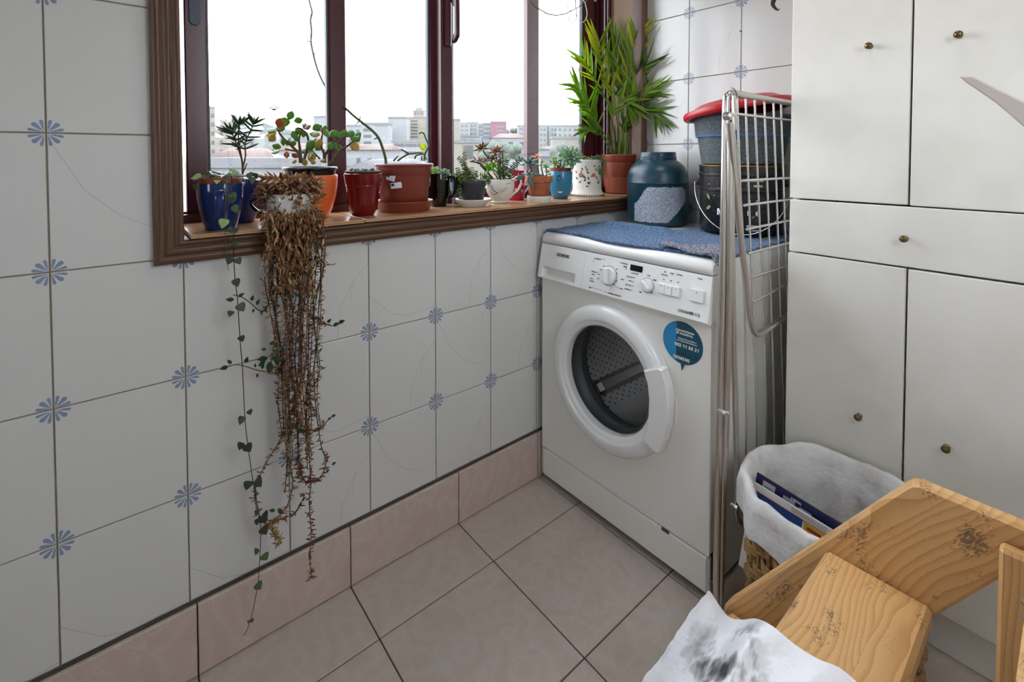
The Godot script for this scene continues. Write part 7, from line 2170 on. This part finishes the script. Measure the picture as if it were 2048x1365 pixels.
func palm(c: Vector3, s: float) -> void:
	var d := depth_of(c)
	var pl := thing("areca_palm", "bright yellow-green palm with arching fronds by the tiled corner", "plant", c + Vector3(0, 70 * s, 0))
	var blade := leaf_mesh("palm_blade", [0.18, 0.42, 0.5, 0.46, 0.36, 0.2, 0.02], 0.05, -0.16, 0.5)
	# fronds: base u, path, leaflet length px, tone, depth shift
	var fr := [
		[[[1232, 310], [1226, 250], [1208, 190], [1180, 150], [1150, 128]], 44, 2, -0.03],
		[[[1236, 310], [1234, 240], [1222, 180], [1204, 130], [1190, 90]], 46, 2, 0.0],
		[[[1240, 310], [1242, 240], [1244, 180], [1240, 130], [1230, 92]], 46, 0, 0.02],
		[[[1244, 310], [1250, 240], [1262, 180], [1280, 130], [1300, 88]], 46, 2, -0.01],
		[[[1246, 310], [1258, 250], [1280, 200], [1305, 160], [1330, 142]], 42, 1, 0.0],
		[[[1228, 310], [1210, 270], [1185, 230], [1155, 190], [1125, 175]], 34, 0, -0.05],
		[[[1226, 310], [1206, 275], [1180, 245], [1150, 220], [1120, 208]], 34, 0, 0.01],
		[[[1248, 310], [1268, 262], [1295, 225], [1325, 222], [1352, 240]], 36, 1, -0.05],
		[[[1236, 310], [1222, 262], [1225, 225], [1245, 200], [1262, 215]], 36, 0, -0.10],
		[[[1240, 310], [1246, 262], [1262, 215], [1285, 190], [1310, 185]], 36, 0, -0.08],
		[[[1230, 310], [1218, 285], [1196, 265], [1172, 255], [1148, 262]], 26, 1, -0.04],
		[[[1250, 310], [1262, 285], [1270, 260], [1290, 235], [1318, 210]], 28, 1, 0.03]]
	for f in fr:
		var pp := []
		for q in f[0]: pp.append(at_d(q[0], q[1], d + f[3] * (1.0 - clampf((float(q[1]) - 200.0) / 110.0, 0.0, 1.0))))
		# keep clear of the reveal and the wall
		for i in pp.size(): pp[i] = Vector3(minf(pp[i].x, 1.760 if pp[i].z < 0.04 else 1.785), pp[i].y, maxf(pp[i].z, -0.140))
		var rib := wpart(pl, "frond", tube(pp, 0.0026, 0.0009, 6, 6), M.stem_green if f[2] else M.palm_green)
		var pts := smooth_path(pp, 4)
		var n := pts.size()
		for i in range(int(n * 0.42), n):
			var k := float(i - n * 0.42) / (n * 0.58)
			var tt := (pts[mini(i + 1, n - 1)] - pts[maxi(i - 1, 0)]).normalized()
			var side := tt.cross(look.z).normalized()
			for sg: float in [-1.0, 1.0]:
				var o := (side * sg * 0.55 + tt * lerpf(0.8, 1.3, k) + Vector3(0, -0.10, 0) + rv(0.22)).normalized()
				var len: float = f[1] * 1.45 * s * lerpf(0.7, 1.0, sin(PI * clampf(k, 0.1, 0.85))) * rnd(0.8, 1.15)
				var p := pts[i]
				for tries in 3:
					var tip := p + o * len
					var lim := 1.760 if tip.z < 0.04 else 1.795
					if tip.x > lim: o = Vector3(maxf((lim - p.x) / len, -0.2), o.y, o.z + 0.15).normalized()
					if tip.z < -0.150: o = Vector3(o.x, o.y, maxf((-0.150 - p.z) / len, 0.0)).normalized()
				var m: Material = [M.palm_green, M.palm_dark, M.palm_yellow][f[2]]
				if rng.randf() < 0.3: m = M.palm_green
				leaf(rib, "leaflet", blade, m, p, o, look.z + rv(0.9), len, 6.4 * s, 6.4 * s)
	for k in 16:
		var a := rnd(0, TAU)
		var r := rnd(4, 24) * s
		var b := c + Vector3(cos(a) * r, 70 * s, sin(a) * r)
		wpart(pl, "stalk", tube([b, b + Vector3(cos(a) * 3 * s, rnd(30, 70) * s, sin(a) * 3 * s)], 0.0035, 0.0018, 6, 1), [M.stem_green, M.palm_green, M.stem_brown][k % 3])

# ---------------------------------------------------------------- things that hang into the picture, and the pointed arm on the right
func hanging_things() -> void:
	var d := 1.72
	var t := thing("hanging_tendril", "thin green stem looping down before the glass with one lime leaf", "plant", at_d(1120, -420, d))
	var pp := []
	for q in [[1052, -420], [1054, -200], [1058, -20], [1064, 8], [1082, 20], [1100, 29], [1125, 29], [1150, 18], [1166, 6], [1176, -20], [1178, -200], [1176, -420]]: pp.append(at_d(q[0], q[1], d))
	wpart(t, "stem", tube(pp, 0.0022, 0.0018, 7), M.stem_green)
	for b in [[[1087, 22], [1093, 30], [1098, 40]], [[1140, 22], [1147, 14], [1146, 6]]]:
		var p2 := []
		for q in b: p2.append(at_d(q[0], q[1], d))
		wpart(t, "side_shoot", tube(p2, 0.0014, 0.0008, 6), M.stem_dark)
	leaf(t, "leaf", M.ivy_leaf, M.bright_green, at_d(1192, -30, d), Vector3(-0.05, -1, 0), (EYE - at_d(1192, 0, d)).normalized(), 0.062, 0.045, 0.03)
	wpart(t, "side_shoot", tube([at_d(1178, -60, d), at_d(1186, -48, d), at_d(1192, -30, d)], 0.0014, 0.001, 6), M.stem_green)
	var c := thing("white_cable", "thin white cable hanging in loops beside the lime leaf", "cable", at_d(1150, -420, d - 0.02))
	var lp := []
	for q in [[1136, -420], [1136, -100], [1136, 0], [1135, 26], [1140, 42], [1146, 45], [1152, 38], [1152, 10], [1150, -10], [1152, 20], [1156, 38], [1164, 45], [1172, 38], [1174, 25], [1170, 5], [1164, -20], [1160, -200], [1160, -420]]: lp.append(at_d(q[0], q[1], d - 0.02))
	wpart(c, "cord", tube(lp, 0.0016, -1, 6), mat("white_cord", Color(0.80, 0.79, 0.77), 0.5))
	# withered red leaf hanging at the back wall
	var e := thing("withered_leaf", "curled dark red withered leaf hanging before the back wall", "leaf", at_x(1556, -160, 1.70))
	wpart(e, "stem", tube([at_x(1556, -700, 1.70), at_x(1556, -160, 1.70), at_x(1554, -20, 1.70)], 0.0012, -1, 5), M.stem_red)
	wpart(e, "leaf", tube([at_x(1555, -20, 1.70), at_x(1547, 2, 1.70), at_x(1546, 10, 1.70), at_x(1551, 17, 1.70), at_x(1556, 20, 1.70), at_x(1560, 17, 1.70)], 0.009, 0.0006, 7), mat("withered_red", Color(0.20, 0.06, 0.05), 0.7))
	var nl := thing("wall_nail", "small dark nail sticking out of the back wall tiles", "nail", at_x(1483, 64, BACK))
	wpart(nl, "shaft", tube([at_x(1484, 64, BACK + 0.004), at_x(1479, 61, BACK - 0.012)], 0.0014, -1, 6, 1), M.ink)
	# pointed off-white arm reaching in from the wall on the right
	var tip := at_x(1918, 153, 1.06)
	var lo := at_x(2060, 265, 1.06)
	var hi := at_x(2060, 209, 1.06)
	var base := Vector3(1.06, 0.62, ROOM_Z)
	var arm := thing("pointed_arm", "off-white pointed arm reaching in front of the cabinet", "bracket", base)
	var ax := (lo.lerp(hi, 0.5) - tip).normalized()
	var reach := func(q: Vector3) -> Vector3: return q + ax * ((ROOM_Z - 0.002 - q.z) / ax.z)
	var p2d := PackedVector2Array()
	for q: Vector3 in [at_x(1918, 153, 1.06), at_x(1932, 165, 1.06), at_x(1960, 184, 1.06), at_x(1990, 205, 1.06), at_x(2020, 230, 1.06), lo, reach.call(lo), reach.call(hi), hi, at_x(1990, 175, 1.06), at_x(1945, 152, 1.06)]: p2d.append(Vector2(q.z, q.y))
	wpart(arm, "blade", prism(p2d, 0.022, Transform3D(FRONT, Vector3(1.06, 0, 0)), 0.002), mat("off_white", Color(0.74, 0.70, 0.66), 0.5))
